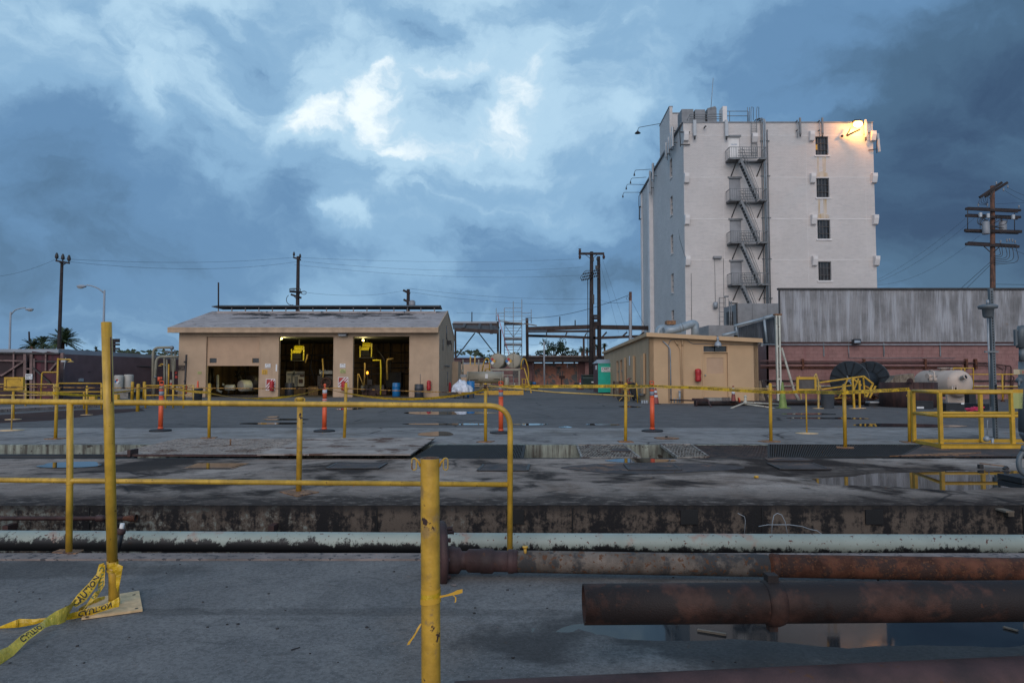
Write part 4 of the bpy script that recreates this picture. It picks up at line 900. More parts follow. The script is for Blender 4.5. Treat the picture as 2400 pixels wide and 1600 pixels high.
for k in range(1, 6):
 y = YG - .5 + k * .92; z = H + .10 + (y - YG + .5) * (RZ + .05 - H - .10) / (RY - YG + .5)
 b.bar((xe0 + .02, y, z + .004), (xe1 - .02, y, z + .004), .05, .012)
b.build('felt_lap', 'roof', t_)
rg = random.Random(5)
b = B()
for k in range(90):
 u = rg.random(); x = xe0 + 2 + (xe1 - xe0 - 4) * rg.random(); y = YG + rg.choice([3.4, 3.9, 4.1, 2.6]) + rg.uniform(-.25, .25)
 z = H + .10 + (y - YG + .5) * (RZ + .05 - H - .10) / (RY - YG + .5) + .012
 irregular(b, x, y, rg.uniform(.15, .8), rg.uniform(.04, .16), z, 10, k, .3)
b.v = [(v[0], v[1], H + .10 + (v[1] - YG + .5) * (RZ + .05 - H - .10) / (RY - YG + .5) + .012) for v in b.v]
b.build('tar_patch', 'rubber', t_, kind='stuff')
vx0 = at(509, 735, RY - .6).x; vx1 = at(1022, 735, RY - .6).x
b = B(); b.box((vx0, RY - .7, RZ - .3), (vx1, RY + .7, at(700, 729.5, RY - .6).z)); b.build('vent_curb', 'roof', t_)
zt = at(700, 717.8, RY - .8).z; b = B(); b.prism([(vx0 - .25, RY - .9, zt), (vx0 - .25, RY, zt + .16), (vx0 - .25, RY + .9, zt), (vx0 - .25, RY + .9, zt - .05), (vx0 - .25, RY - .9, zt - .04)], (vx1 - vx0 + .5, 0, 0)); b.build('vent_roof', 'darkmetal', t_)
for k in range(17):
 x = vx0 + .1 + (vx1 - vx0 - .2) * k / 16
 b = B(); b.bar((x, RY - .66, at(700, 729.5, RY - .6).z), (x, RY - .66, zt - .04), .06); b.build('vent_post', 'greysteel', t_)
a = (XL + uX(483) + .003);
dh = [(uX(489) - uX(483), zz(850) - zz(857), uX(505.5) - uX(483), zz(839) - zz(857)), (uX(589) - uX(483), zz(850) - zz(857), uX(605) - uX(483), zz(839) - zz(857))]
b = B(); b.wall((a, YG + .10, zz(857)), (uX(607) - uX(483) - .006, 0, 0), zz(789) - zz(857) + .02, dh, .06, (0, 1, 0)); b.build('roller_door', 'tandoor', t_)
for h_ in dh:
 b = B(); b.box((a + h_[0] + .01, YG + .135, zz(857) + h_[1] + .01), (a + h_[2] - .01, YG + .14, zz(857) + h_[3] - .01)); b.build('door_pane', 'glass', t_)
b = B(); b.box((a, YG + .092, zz(834.5)), (a + uX(607) - uX(483) - .01, YG + .1, zz(834))); b.build('panel_joint', 'tantrim', t_)
for h_ in holes:
 for x in (h_[0] - .04, h_[2] + .0):
  b = B(); b.box((XL + x, YG - .012, .01), (XL + x + .04, YG + .02, h_[3])); b.build('jamb_angle', 'tantrim', t_)
b = B(); b.box((XR - .002, YB - 1.5, 0), (XR + .42, YB + 1.4, at(1090, 848, YB).z)); b.build('annex', 'tan', t_)
b = B(); b.box((XR + .01, 44.6, 3.3), (XR + .28, 44.9, 3.55)); b.bar((XR, 44.75, 3.75), (XR + .1, 44.75, 3.2), .04); b.bar((XR + .3, 44.75, 3.4), (XR + .3, 44.75, 2.9), .03); b.build('side_lamp', 'darkmetal', t_)
b = B(); b.tube([(XR + .03, 42.0, 3.5), (XR + .03, 42.0, 2.8)], .03, 6); b.tube([(XR + .03, 44.2, 4.5), (XR + .03, 44.2, 3.6)], .04, 6); b.tube([(XR + .04, 43, 1.9), (XR + .04, 46.5, 1.9)], .03, 6); b.tube([(XR + .04, 45, 1.5), (XR + .04, 45, .6)], .02, 6); b.build('wall_conduit', 'greysteel', t_)
b = B(); b.pbox(792, 778, 812, 787, YG - .3, .28); b.build('eave_lamp', 'greysteel', t_)
b = B(); b.pbox(794, 784, 810, 787, YG - .32, .02); b.build('lamp_lens', 'galv', t_)
def sign(px0, py0, px1, py1, Y, label, m, rows, seed, frame=None, print_m='ink', cat='sign', d=.02):
 s_ = thing('wall_sign', label, cat, at((px0 + px1) / 2, py1, Y))
 b = B(); b.pbox(px0, py0, px1, py1, Y - d - .004, d); b.build('panel', m, s_)
 o = at(px0, py1, Y - d - .008); w = at(px1, py1, Y).x - at(px0, py1, Y).x; h = at(px0, py0, Y).z - at(px0, py1, Y).z
 if rows:
  b = marks(B(), o + Vector((w * .08, 0, h * .06)), (1, 0, 0), (0, 0, 1), w * .84, h * .88, rows, seed); b.build('lettering', print_m, s_)
 return s_
for i, (x0, lbl) in enumerate(((621, 'between the half-open bay and the middle bay'), (796.5, 'between the middle bay and the right bay'))):
 s_ = sign(x0, 852, x0 + 13, 861.5, YG, 'white notice on the garage pillar ' + lbl, 'signwhite', 0, 1)
 o = at(x0, 861.5, YG - .032);
 b = marks(B(), o + Vector((.03, 0, .03)), (1, 0, 0), (0, 0, 1), .26, .07, 1, 4 + i); b.build('lettering', 'ink', s_)
 b = B(); b.tube(arc(at(x0 + 6.5, 855.5, YG - .032), .1, .3, math.pi - .3, 8, (1, 0, 0), (0, 0, .5)), .012, 4); b.build('blue_arc', 'ink', s_)
 sign(x0 - 7 + i * 7.5, 866 + i * -1, x0 + 5.5 + i * 8, 877 - i * 3, YG, 'yellow notice on the pillar ' + lbl, 'labelyellow' if i else 'labelorange', 3, 8 + i)
 x1 = 624 if i == 0 else 793
 e = thing('striped_board', 'red and white striped board on the pillar ' + lbl, 'sign', at(x1, 912, YG))
 py0, py1 = (888, 914) if i == 0 else (884, 907); wpx = 21 if i == 0 else 23
 b = B(); b.pbox(x1, py0, x1 + wpx, py1, YG - .02, .018); b.build('panel', 'maroonpipe' if False else 'redpaint', e)
 b = B(); X0 = at(x1, 900, YG).x; X1 = at(x1 + wpx, 900, YG).x; Z0 = zz(py1, x1); Z1 = zz(py0, x1)
 b.box((X0 - .015, YG - .03, Z0 - .015), (X1 + .015, YG - .021, Z0 + .015)); b.box((X0 - .015, YG - .03, Z1 - .015), (X1 + .015, YG - .021, Z1 + .015)); b.box((X0 - .015, YG - .03, Z0 + .016), (X0 + .015, YG - .021, Z1 - .016)); b.box((X1 - .015, YG - .03, Z0 + .016), (X1 + .015, YG - .021, Z1 - .016))
 b.build('white_border', 'signwhite', e)
 b = B(); Wd = X1 - X0; Hd = Z1 - Z0
 for k in (0.12, .42, .72, 1.02, 1.32):
  pts = [(k - .10, 0), (k + .04, 0), (k + .04 - 1, 1), (k - .1 - 1, 1)] if False else None
  a0, a1 = k - .5, k - .36
  def cl(t0, t1):
   poly = [(0, -t0), (0, -t1), (1, 1 - t1), (1, 1 - t0)]
   out = []
   for lim, sgn in ((0, 1), (1, -1)):
    src = out or poly; out = []
    for j in range(len(src)):
     p, q = src[j], src[(j + 1) % len(src)]; ip = sgn * (p[1] - lim) >= 0; iq = sgn * (q[1] - lim) >= 0
     if ip: out.append(p)
     if ip != iq:
      t = (lim - p[1]) / (q[1] - p[1]); out.append((p[0] + (q[0] - p[0]) * t, lim))
    if not out: return []
   return out
  pg = cl(a0, a1)
  if len(pg) > 2: b.quad(*[(X0 + .02 + (Wd - .04) * p[0], YG - .0225, Z0 + .02 + (Hd - .04) * p[1]) for p in pg])
 b.build('stripe', 'signwhite', e)
def extinguisher(px, py0, py1, Y, label, r=.13, m='red'):
 c = at(px, py1, Y - .16); h = at(px, py0, Y).z - at(px, py1, Y).z
 e = thing('covered_extinguisher', label, 'fire extinguisher', c, 'fire extinguishers in red vinyl covers')
 b = B(); rg = random.Random(int(px)); prof = [(r * .85, 0), (r, .03), (r * 1.03, h * .3), (r * .93, h * .55), (r, h * .75), (r * .85, h * .92), (r * .3, h)]
 b.lathe(c, prof, 14); b.v = [(v[0] + rg.uniform(-.008, .008), v[1] + rg.uniform(-.01, .01), v[2]) for v in b.v]; b.build('cover', m, e)
 b = B(); b.box(c + Vector((-.04, .10, h * .6)), c + Vector((.04, .16, h * .7))); b.build('hanger', 'darkmetal', e)
extinguisher(636.5, 892, 915.5, YG, 'red covered extinguisher on the first striped board')
extinguisher(805, 893, 914, YG, 'red covered extinguisher on the second striped board')
extinguisher(1005, 891, 914, YG, 'red covered extinguisher right of the right garage bay', .125)
e = at(1054, 915, 48)
extinguisher(1054.5, 895.5, 918, 43.5, 'darker red covered extinguisher on the garage side wall', .085)
sign(417.5, 856, 433.5, 868, YG, 'maroon notice board at the left end of the garage front', 'maroonpipe', 3, 3, print_m='labelcream')
sign(463, 870.5, 472, 876, YG, 'tiny yellow notice left of the half-open garage door', 'labelyellow', 2, 5)
sign(646, 853.5, 649.5, 870, YG - .0, 'narrow white sheet on the jamb left of the middle bay', 'signwhite', 0, 5)
b = B(); b.cyl(at(512, 722, RY - .9), at(512, 662, RY - .9), .05, n=8); solo(b, 'roof_mast', 'darkwood', 'thin dark mast standing at the left end of the ridge vent', 'mast')
YI = 44.5
def hood(px, py, label, s):
 h = thing('yellow_hood', label, 'machine hood', at(px, py, YI), 'yellow machine hoods in the garage')
 k = YI / 1600; c = at(px, py, YI)
 b = B(); w = 10 * k * s
 prof = [(0, 14), (3, 17), (9, 16), (12, 11), (11, 4), (6, 1), (2, 0), (1, 4)]
 b.prism([c + Vector((-w, (-p[0] + 6) * k, p[1] * k)) for p in prof], (2 * w, 0, 0)); b.build('curved_body', 'hoodyellow', h)
 b = B(); b.prism([c + Vector((-w * 1.3, -6 * k, 0)), c + Vector((-w * 1.05, -7 * k, 7 * k)), c + Vector((w * .9, -7 * k, 7 * k)), c + Vector((w * .7, -6 * k, 0))], (0, -5 * k, -2 * k)); b.build('chute', 'hoodyellow', h)
 b = B(); b.prism([c + Vector((-w * 1.3, -10 * k, -15 * k)), c + Vector((-w * 1.2, -9 * k, -2 * k)), c + Vector((w * .7, -9 * k, -2 * k)), c + Vector((w * .95, -10 * k, -15 * k))], (0, 4 * k, 0)); b.build('dark_mouth', 'bore', h)
 for sx, hh in ((-1.5, 8), (1.35, 14)):
  b = B(); b.bar(c + Vector((w * sx, -8 * k, hh * k)), c + Vector((w * sx * .98, -8 * k, -18 * k)), .07); b.build('side_frame', 'hoodyellow', h)
 b = B(); b.bar(c + Vector((-w * 1.8, -7 * k, -19 * k)), c + Vector((w * 1.9, -7 * k, -19 * k)), .10, .06); b.build('platform_edge', 'darkmetal', h)
 b = B(); b.bar(c + Vector((0, 2 * k, 17 * k)), c + Vector((0, 2 * k, 34 * k)), .08); b.build('hanger', 'darkmetal', h)
hood(701, 826, 'bright yellow curved hood hanging in the middle bay', 1.0)
hood(860, 819, 'bright yellow curved hood hanging in the right bay', .95)
t_ = thing('bay_lamp', 'small lit yellow lamp at the top left of the middle bay', 'lamp', at(657, 795, 41.6))
b = B(); b.sphere(at(656, 794.5, 41.6), .085, 10); b.sphere(at(660.5, 793.5, 41.7), .05, 8); b.build('bulb', 'glow', t_)
b = B(); b.box(at(654, 791, 41.7), at(663, 789.5, 41.9)); b.build('housing', 'darkmetal', t_)
for nm, p_, e_, c_ in (('bay_lamp_light', at(662, 797, 41.9), 95, (1, .85, .35)), ('bay_lamp_light', at(851, 799, 42.4), 60, (1, .8, .35))):
 li = bpy.data.lights.new(nm, 'POINT'); li.energy = e_; li.color = c_; li.shadow_soft_size = .15; lo_ = bpy.data.objects.new(nm, li); COL.objects.link(lo_); lo_.location = p_
t_ = thing('bay_lamp', 'small round lamp above the yellow hood in the right bay', 'lamp', at(851, 796, 42.6)); b = B(); b.sphere(at(851, 797, 42.6), .09, 10); b.build('bulb', 'labelcream', t_); b = B(); b.cyl(at(851, 796, 42.6), at(851, 789, 42.6), .03); b.build('stem', 'darkmetal', t_)
t_ = thing('pilot_lamp', 'small glowing orange lamp low in the right bay', 'lamp', at(861, 878, 43))
b = B(); b.lathe(at(861, 877, 43), [(.03, 0), (.075, .05), (.07, .14), (.02, .2)], 8); b.build('bulb', 'glowo', t_)
b = B(); b.box(at(859, 878, 43), at(863, 881, 43.1)); b.build('holder', 'darkmetal', t_)
b = B(); b.tube([at(862, 882, 43), at(862, 905, 43), at(862, 929, 43)], .035, 6); b.pbox(861, 889, 872, 901, 42.9, .3); solo(b, 'lamp_box', 'engine', 'dark meter box on a stem under the orange lamp', 'box')
t_ = thing('pipe_rack', 'dark pipes and braces running along the back of the garage bays', 'pipework', (at(700, 900, 48).x, 48.5, 0))
def ipipe(pts, r=.05, m='engine', Y=47.5):
 b = B(); b.tube([at(x, y, Y) for x, y in pts], r, 6); b.build('pipe', m, t_)
for x in (493, 520, 543, 575, 668, 690, 726, 738, 760, 770, 870, 898, 915, 940, 948): ipipe([(x, 800), (x, 925)], .055 if x % 2 else .03)
for (x0, x1, y) in ((655, 781, 844), (655, 781, 832), (655, 781, 878), (830, 958, 850), (830, 958, 862), (880, 958, 826), (830, 958, 876), (485, 606, 880), (485, 606, 870)): ipipe([(x0, y), (x1, y)], .045)
ipipe([(756, 840), (758, 872), (757, 885)], .05, 'yellowdull', 44); ipipe([(721, 830), (716, 850)], .05, 'yellowdull', 44)
ipipe([(855, 850), (855, 875), (853, 905)], .05, 'yellowdull', 43.5); ipipe([(874, 844), (892, 844), (893, 870), (892, 925)], .055, 'hoodyellow', 43.5)
ipipe([(922, 840), (908, 842), (907, 850), (908, 890)], .07, 'yellowdull', 44.5); ipipe([(839, 875), (838, 925)], .03, 'yellowdull', 43); ipipe([(841, 876), (852, 905)], .03, 'yellowdull', 43)
ipipe([(880, 812), (900, 840), (905, 860)], .09, 'engine', 45); ipipe([(735, 803), (728, 860), (745, 915)], .05, 'engine', 46)
t_ = thing('white_pump_set', 'white pump set with domed drum and small cylinders inside the half-open bay', 'pump', at(550, 925, 42.5)); Yp = 42.5
b = B(); c = at(564, 904, Yp); ax = Vector((.55, .83, 0)); b.lathe(c, [(.02, -.03), (.2, -.02), (.33, 0), (.36, .04), (.36, 1.3)], 24, ax); b.build('drum', 'creammachine', t_)
b = B(); b.lathe(c - ax * .035, [(.02, -.02), (.30, -.0), (.34, .02)], 24, ax); b.build('drum_end', 'drumwhite', t_)
b = B(); b.lathe(at(528, 908, Yp), [(.15, 0), (.19, .05), (.19, .55), (.15, .6)], 14, (1, 0, 0)); b.build('side_cylinder', 'creammachine', t_)
b = B(); b.tube([at(510, 882, Yp), at(510, 915, Yp), at(520, 918, Yp)], .09, 10); b.sphere(at(510, 881, Yp), .1, 8); b.sphere(at(523, 901, Yp), .08, 8); b.build('upright_tube', 'creammachine', t_)
b = B(); b.tube([at(537, 912, Yp), at(535, 924, Yp)], .06, 8); b.pbox(505, 925, 605, 929, Yp, .6); b.build('base_frame', 'engine', t_)
b = B(); b.lathe(at(585, 897, Yp + .5), [(.5, 0), (.5, .5)], 20, ax); b.build('flywheel', 'engine', t_)
b = B()
rg = random.Random(11)
for k in range(26):
 x = rg.uniform(488, 604); y = rg.uniform(868, 915); Y = rg.uniform(44, 47); b.tube([at(x, y, Y), at(x + rg.uniform(-9, 9), y + rg.uniform(-20, 20), Y)], rg.uniform(.03, .09), 6)
b.build('hose_tangle', 'engine', t_)
b = B(); b.tube([at(491, 860, 43), at(491, 925, 43)], .16, 10); b.tube([at(499, 862, 43), at(500, 900, 43)], .08, 8); solo(b, 'dark_cylinder', 'engine', 'dark standing gas cylinders at the left edge of the half-open bay', 'cylinder')
t_ = thing('whiteboard', 'white panelled board with dark bars at the back of the middle bay', 'board', at(692, 905, 46)); b = B(); b.pbox(671, 870, 713, 905, 46, .05); b.build('panel', 'drumwhite', t_)
for x0, y0, x1, y1 in ((673, 874, 711, 878), (682, 878, 685, 906), (690, 882, 697, 906), (676, 886, 679, 906), (703, 878, 712, 882), (700, 888, 709, 897), (686, 868, 691, 880)):
 b = B(); b.pbox(x0, y0, x1, y1, 45.9, .05); b.build('dark_bar', 'greysteel' if x0 < 700 else 'maroonpipe', t_)
b = B(); b.lathe(at(678, 930, 41.6), [(.26, 0), (.27, .02), (.27, .84), (.25, .86)], 18); solo(b, 'dark_drum', 'darkdrum', 'dark blue-grey drum just inside the middle bay', 'drum')
t_ = thing('engine_block', 'old dark engine with big flywheel at the right of the middle bay', 'engine', at(760, 925, 44));
b = B(); b.pbox(744, 880, 779, 912, 44.2, 1.5); b.build('block', 'engine', t_)
b = B(); b.tube(arc(at(764, 897, 43.9), .30, 0, 2 * math.pi, 24, (1, 0, 0), (0, 0, 1)), .06, 8, closed=True)
for k in range(5): a = k * 1.256; b.bar(at(764, 897, 43.9), at(764, 897, 43.9) + Vector((.3 * math.cos(a), 0, .3 * math.sin(a))), .04)
b.build('flywheel', 'maroonpipe', t_)
b = B(); b.pbox(748, 868, 779, 876, 44.0, .8); b.tube([at(752, 880, 44), at(758, 868, 44)], .06, 6)
for x in (750, 762): b.sphere(at(x, 867, 43.9), .05, 6)
b.build('valve_cover', 'greysteel', t_)
b = B(); b.pbox(655, 912, 781, 932, 45.5, .2); b.pbox(722, 905, 745, 930, 44, .6); b.pbox(700, 908, 716, 931, 44, .5); solo(b, 'floor_plinth', 'interior', 'low dirty plinth along the middle bay floor', 'plinth')
t_ = thing('pump_jack', 'dark reciprocating machine on a skid inside the right bay', 'machine', at(870, 930, 43.5))
b = B(); b.pbox(846, 902, 900, 912, 43.5, .8); b.build('body', 'engine', t_)
b = B(); b.tube([at(850, 903, 43.4), at(850, 916, 43.4)], .12, 10); b.build('cylinder', 'greysteel', t_)
b = B(); b.pbox(848, 912, 905, 925, 43.6, .6); b.pbox(856, 922, 880, 927, 43.2, .4); b.build('skid', 'maroonpipe', t_)
b = B(); b.pbox(904, 872, 940, 908, 45.5, 1.0); b.build('cabinet', 'bore', t_)
t_ = thing('blue_drum', 'bright blue plastic drum just inside the right garage bay', 'drum', at(929, 927, 41.2)); b = B(); c = gz(929, 927); c = Vector((at(929, 927, 41.2).x, 41.2, .006))
b.lathe(c, [(.23, 0), (.245, .02), (.245, .28), (.255, .3), (.245, .32), (.245, .56), (.255, .58), (.245, .6), (.24, .80), (.22, .82)], 22); b.build('drum_body', 'blue', t_)
b = B(); b.lathe(c + Vector((0, 0, .81)), [(.2, 0), (.2, .015)], 16); b.build('lid', 'blue', t_)
t_ = thing('black_drum', 'dark grey steel drum outside against the garage between bay and extinguisher', 'drum', at(982, 930, 39.5)); c = Vector((at(982, 930, 39.5).x, 39.5, 0))
b = B(); b.lathe(c, [(.25, 0), (.26, .02), (.26, .24), (.272, .26), (.26, .28), (.26, .50), (.272, .52), (.26, .54), (.26, .76), (.24, .77)], 20); b.build('drum_body', 'darkdrum', t_)
b = B(); b.cyl((c.x, YG - .03, .76), (c.x, YG - .03, 1.35), .012, n=6); b.build('rod', 'greysteel', t_)
t_ = thing('dark_strut_post', 'thin dark steel post before the left end of the garage', 'post', at(433, 940, 36)); b = B(); b.bar(at(437, 831, 35.5), Vector((at(432, 937, 35.5).x, 35.5, 0)), .075); b.build('post', 'darkmetal', t_)
for y_ in (846, 891): b = B(); b.pbox(430.5, y_, 434, y_ + 4, 35.4, .1); b.build('clip', 'darkmetal', t_)
c = Vector((at(462, 945, 33).x, 33, 0)); t_ = thing('grey_bin', 'dark grey round bin before the half-open garage door', 'bin', c); b = B(); b.lathe(c, [(.20, 0), (.25, .6), (.27, .6), (.27, .63), (.2, .63)], 18); b.build('bin_body', 'greyplastic', t_)
def cone(c, h, label, m, bands=None, r=None, bm=None, grp='traffic cones'):
 r = r or h * .22; t = thing('traffic_cone', label, 'traffic cone', c, grp); b = B()
 b.lathe(c + Vector((0, 0, .02)), [(r, 0), (r * .92, .02), (.035, h * .97), (.02, h)], 16); b.build('cone_body', m, t)
 b = B(); b.box(c + Vector((-r * 1.25, -r * 1.25, 0)), c + Vector((r * 1.25, r * 1.25, .03))); b.build('cone_base', 'rubber' if bands else m, t)
 for z0, z1 in (bands or []):
  f = lambda z: (r * .92 + (.035 - r * .92) * (z / .97)) + .004
  b = B(); b.lathe(c + Vector((0, 0, .02)), [(f(z0), z0 * h), (f(z1), z1 * h)], 16); b.build('band', bm or 'whiteband', t)
 return t
cone(Vector((at(463, 930, 38).x, 38, 0)), .95, 'slim orange cone beside the half-open garage door', 'orange', [(.35, .6)], .12)
extinguisher(435, 900, 922, 37, 'red covered bottle beside the dark steel post', .07)
# ---- WHITE BAG, PALLET, BLUE BARREL
c = Vector((at(1082, 930, 38).x, 38.4, 0))
t_ = thing('black_pallet', 'black plastic pallet under the white bag beside the garage', 'pallet', c); b = B(); b.box(c + Vector((-.68, -.5, .22)), c + Vector((.68, .5, .34))); b.build('deck', 'black', t_)
for x in (-.6, -.1, .42):
 b = B(); b.box(c + Vector((x, -.5, 0)), c + Vector((x + .2, .5, .22))); b.build('foot', 'black', t_)
bm_ = bmesh.new(); bmesh.ops.create_icosphere(bm_, subdivisions=4, radius=1)
b = B(); vs = []
for v in bm_.verts:
 p = v.co; n_ = mn.noise(p * 2.2) * .16 + abs(mn.noise(p * 5)) * .10
 z = max(p.z, -.35); w = 1 - max(0, z) * .42
 vs.append(c + Vector((p.x * w * (.56 + n_) - .08 * z, p.y * w * (.5 + n_), .42 + (z + .05) * (.55 + n_ * .6))))
b.add(vs, [tuple(v.index for v in f.verts) for f in bm_.faces], True); solo(b, 'white_bag', 'bag', 'big slumped white woven bag with blue print on the black pallet', 'bag'); bm_.free()
c = Vector((at(1103, 925, 39.6).x, 39.6, .34)); b = B(); b.lathe(c - Vector((0, 0, .34)), [(.20, 0), (.21, .02), (.235, .92), (.20, .94)], 18); solo(b, 'blue_barrel', 'blue', 'blue barrel half hidden behind the white bag', 'barrel')
# ---- TAN OFFICE
A = Vector((at(1523, 945, 30.5).x, 30.5, 0)); Fl = Vector((at(1417, 920, 54.0).x, 54.0, 0)); Rt = Vector((at(1779, 945, 30.35).x, 30.35, 0))
ul = (Fl - A).normalized(); ur = (Rt - A).normalized(); nl = Vector((ur.x, ur.y, 0)); nr = Vector((ul.x, ul.y, 0))
zA = at(1523, 788, 30.5).z; zR = at(1779, 799, 30.35).z; zF = at(1418, 829, 54).z
t_ = thing('tan_office', 'low tan stucco office with door, transom and tall side windows', 'building', A)
Lf = (Rt - A).length; Ll = (Fl - A).length
def uo(px): return (at(px, 880, 30.45).x - A.x) / ur.x
zo = lambda py: at(1650, py, 30.45).z
hs = [(uo(1649), zo(824), uo(1703), zo(811)), (uo(1649), zo(929.5), uo(1705), zo(826))]
b = B(); b.wall(A, Rt - A, zR, hs, .2, nr); b.prism([A + Vector((0, 0, zR)), Rt + Vector((0, 0, zR + .001)), A + Vector((0, 0, zA))], nr * .2); b.build('front_wall', 'tanfresh', t_)
def ul_at(px):   # parameter along wall where the vertical at px crosses
 d = ray(px, 883); k = d.x / d.y; return (k * A.y - A.x) / (ul.x - k * ul.y)
wins = [(1502, 1510.5, 830, 921), (1480, 1486.5, 835, 916), (1461, 1466.3, 839, 913), (1453.5, 1458.5, 843.5, 893), (1445.5, 1450, 846, 893)]
hl_ = []
for x1, x0, y0, y1 in [(w[0], w[1], w[2], w[3]) for w in wins]:
 u0 = ul_at(x0); u1 = ul_at(x1); Y = (A + ul * ((u0 + u1) / 2)).y
 hl_.append((u0, at(x0, y1, Y).z, u1, at(x0, y0, Y).z))
zm = min(zA, zF) - .02
b = B(); b.wall(A + nl * .2 + ul * .0, ul * Ll, zm, hl_, .2, -nl) if False else b.wall(A, ul * Ll, zm, hl_, .2, nl); b.prism([A + Vector((0, 0, zm)), Fl + Vector((0, 0, zm)), Fl + Vector((0, 0, zF)), A + Vector((0, 0, zA))], nl * .2); b.build('side_wall', 'tanfresh', t_)
b = B(); b.prism([Rt - ur * .2, Rt, Rt + ul * Ll, Rt - ur * .2 + ul * Ll], (0, 0, zR)); b.build('side_wall', 'tanfresh', t_)
for i, h_ in enumerate(hl_):
 b = B(); p = A + nl * .12 + ul * h_[0]; q = A + nl * .12 + ul * h_[2]; b.quad(p + Vector((0, 0, h_[1])), q + Vector((0, 0, h_[1])), q + Vector((0, 0, h_[3])), p + Vector((0, 0, h_[3]))); wn = b.build('window', 'glass' if i < 3 else 'tandoor', t_)
 for f_ in (.33, .66) if i < 3 else (.5,):
  z = h_[1] + (h_[3] - h_[1]) * f_; b = B(); b.bar(p - nl * .03 + Vector((0, 0, z)), q - nl * .03 + Vector((0, 0, z)), .04, .12); b.build('glazing_bar', 'greysteel', wn)
 for e_ in (p, q):
  b = B(); b.bar(e_ - nl * .05 + Vector((0, 0, h_[1])), e_ - nl * .05 + Vector((0, 0, h_[3])), .06, .06); b.build('frame', 'tandoor', wn)
 if i < 3:
  b = B(); s0 = A - nl * .06 + ul * (h_[0] - .16); b.bar(A - nl * .1 + ul * (h_[0] - .1) + Vector((0, 0, h_[1] - .06)), A - nl * .1 + ul * (h_[2] + .1) + Vector((0, 0, h_[1] - .06)), .16, .06); b.build('sill', 'greysteel', wn)
  b = B(); hinge = A - nl * .01 + ul * (h_[0] - .03)
  for k_ in (0, 1):
   o_ = hinge - nl * (.02 + .0) - ul * (.02 + .30 * k_)
   b.bar(o_ + Vector((0, 0, h_[1])) - nl * .05, o_ + Vector((0, 0, h_[3])) - nl * .05, .10, .22)
  b.build('shutter', 'tanfresh', t_)
n0 = A - ur * .16 - ul * .28; n1 = Rt + ur * .12 - ul * .28; f0 = Fl - ur * .16 + ul * .3; f1 = Rt + ul * (Ll + .3) + ur * .12
zr = lambda z, k: Vector((0, 0, z + k)); th = .16
tp4 = [n0 + zr(zA, .16), n1 + zr(zR, .10), f1 + zr(zF - .1, .12), f0 + zr(zF, .16)]; bt4 = [p - Vector((0, 0, th)) for p in tp4]
b = B(); b.add(tp4 + bt4, [(0, 1, 2, 3), (7, 6, 5, 4), (0, 4, 5, 1), (1, 5, 6, 2), (2, 6, 7, 3), (3, 7, 4, 0)]); b.build('roof', 'tanfresh', t_)
b = B(); b.bar(n0 + zr(zA, .0) - ul * .01, n1 + zr(zR, -.06) - ul * .01, .03, .05); b.build('fascia_lip', 'tanfresh', t_)
fy = lambda px: A + ur * uo(px)
b = B(); b.wall(fy(1649) + nr * .07 + Vector((0, 0, zo(929.5))), ur * (uo(1705) - uo(1649)), zo(826) - zo(929.5), [((uo(1657) - uo(1649)), zo(875) - zo(929.5), (uo(1696) - uo(1649)), zo(838) - zo(929.5))], .05, nr); dr = b.build('door', 'tanfresh', t_)
b = B(); p = fy(1657) + nr * .09; q = fy(1696) + nr * .09; b.quad(p + Vector((0, 0, zo(875))), q + Vector((0, 0, zo(875))), q + Vector((0, 0, zo(838))), p + Vector((0, 0, zo(838)))); b.build('inset_panel', 'tandoor', dr)
b = B(); b.sphere(fy(1653) + nr * .03 + Vector((0, 0, zo(879))), .035, 10); b.build('knob', 'galv', dr)
b = B()
for x0, x1, y0, y1 in ((1646, 1649, 808, 930), (1705, 1708, 808, 930), (1649, 1705, 808, 811), (1649, 1705, 824, 826)):
 p = fy(x0) - nr * .025; b.prism([p + Vector((0, 0, zo(y1))), fy(x1) - nr * .025 + Vector((0, 0, zo(y1))), fy(x1) - nr * .025 + Vector((0, 0, zo(y0))), p + Vector((0, 0, zo(y0)))], nr * .024)
b.build('door_frame', 'tanfresh', t_)
for x0, x1 in ((1650, 1675), (1677, 1702)):
 b = B(); p = fy(x0) + nr * .08; q = fy(x1) + nr * .08; b.quad(p + Vector((0, 0, zo(823.5))), q + Vector((0, 0, zo(823.5))), q + Vector((0, 0, zo(811.5))), p + Vector((0, 0, zo(811.5)))); b.build('transom_pane', 'glass', t_)
b = B(); b.prism([fy(1648) - nr * .9, fy(1700) - nr * .9, fy(1700) - nr * .01, fy(1648) - nr * .01], (0, 0, zo(931))); b.build('step', 'concrete', t_)
t_ = thing('dome_lamp', 'silver dome lamp above the tan office door', 'lamp', fy(1678.5) - nr * .3 + Vector((0, 0, zo(812))))
b = B(); c = fy(1678.5) - nr * .34 + Vector((0, 0, zo(812))); b.lathe(c, [(.165, 0), (.16, .03), (.14, .12), (.10, .18), (.05, .21), (.04, .26), (.055, .28), (.05, .38), (.02, .42)], 20); b.build('shade', 'galv', t_)
b = B(); b.tube([c + Vector((0, 0, -.03)), c + Vector((0, 0, .1))], .05, 10); b.build('bulb', 'white', t_)
b = B(); b.tube(rnd([c + Vector((0, 0, .4)), c + Vector((0, 0, .48)), c + nr * .33 + Vector((0, 0, .48))], .05), .015, 6); b.build('arm', 'greysteel', t_)
def oc(px, py, off=.05): return fy(px) - nr * off + Vector((0, 0, zo(py)))
b = B(); b.tube(rnd([oc(1554, 799), oc(1562, 806), oc(1571, 816), oc(1572, 943)], .1), .028, 8); solo(b, 'grey_conduit', 'galv', 'thick grey conduit with bent top on the office front', 'conduit')
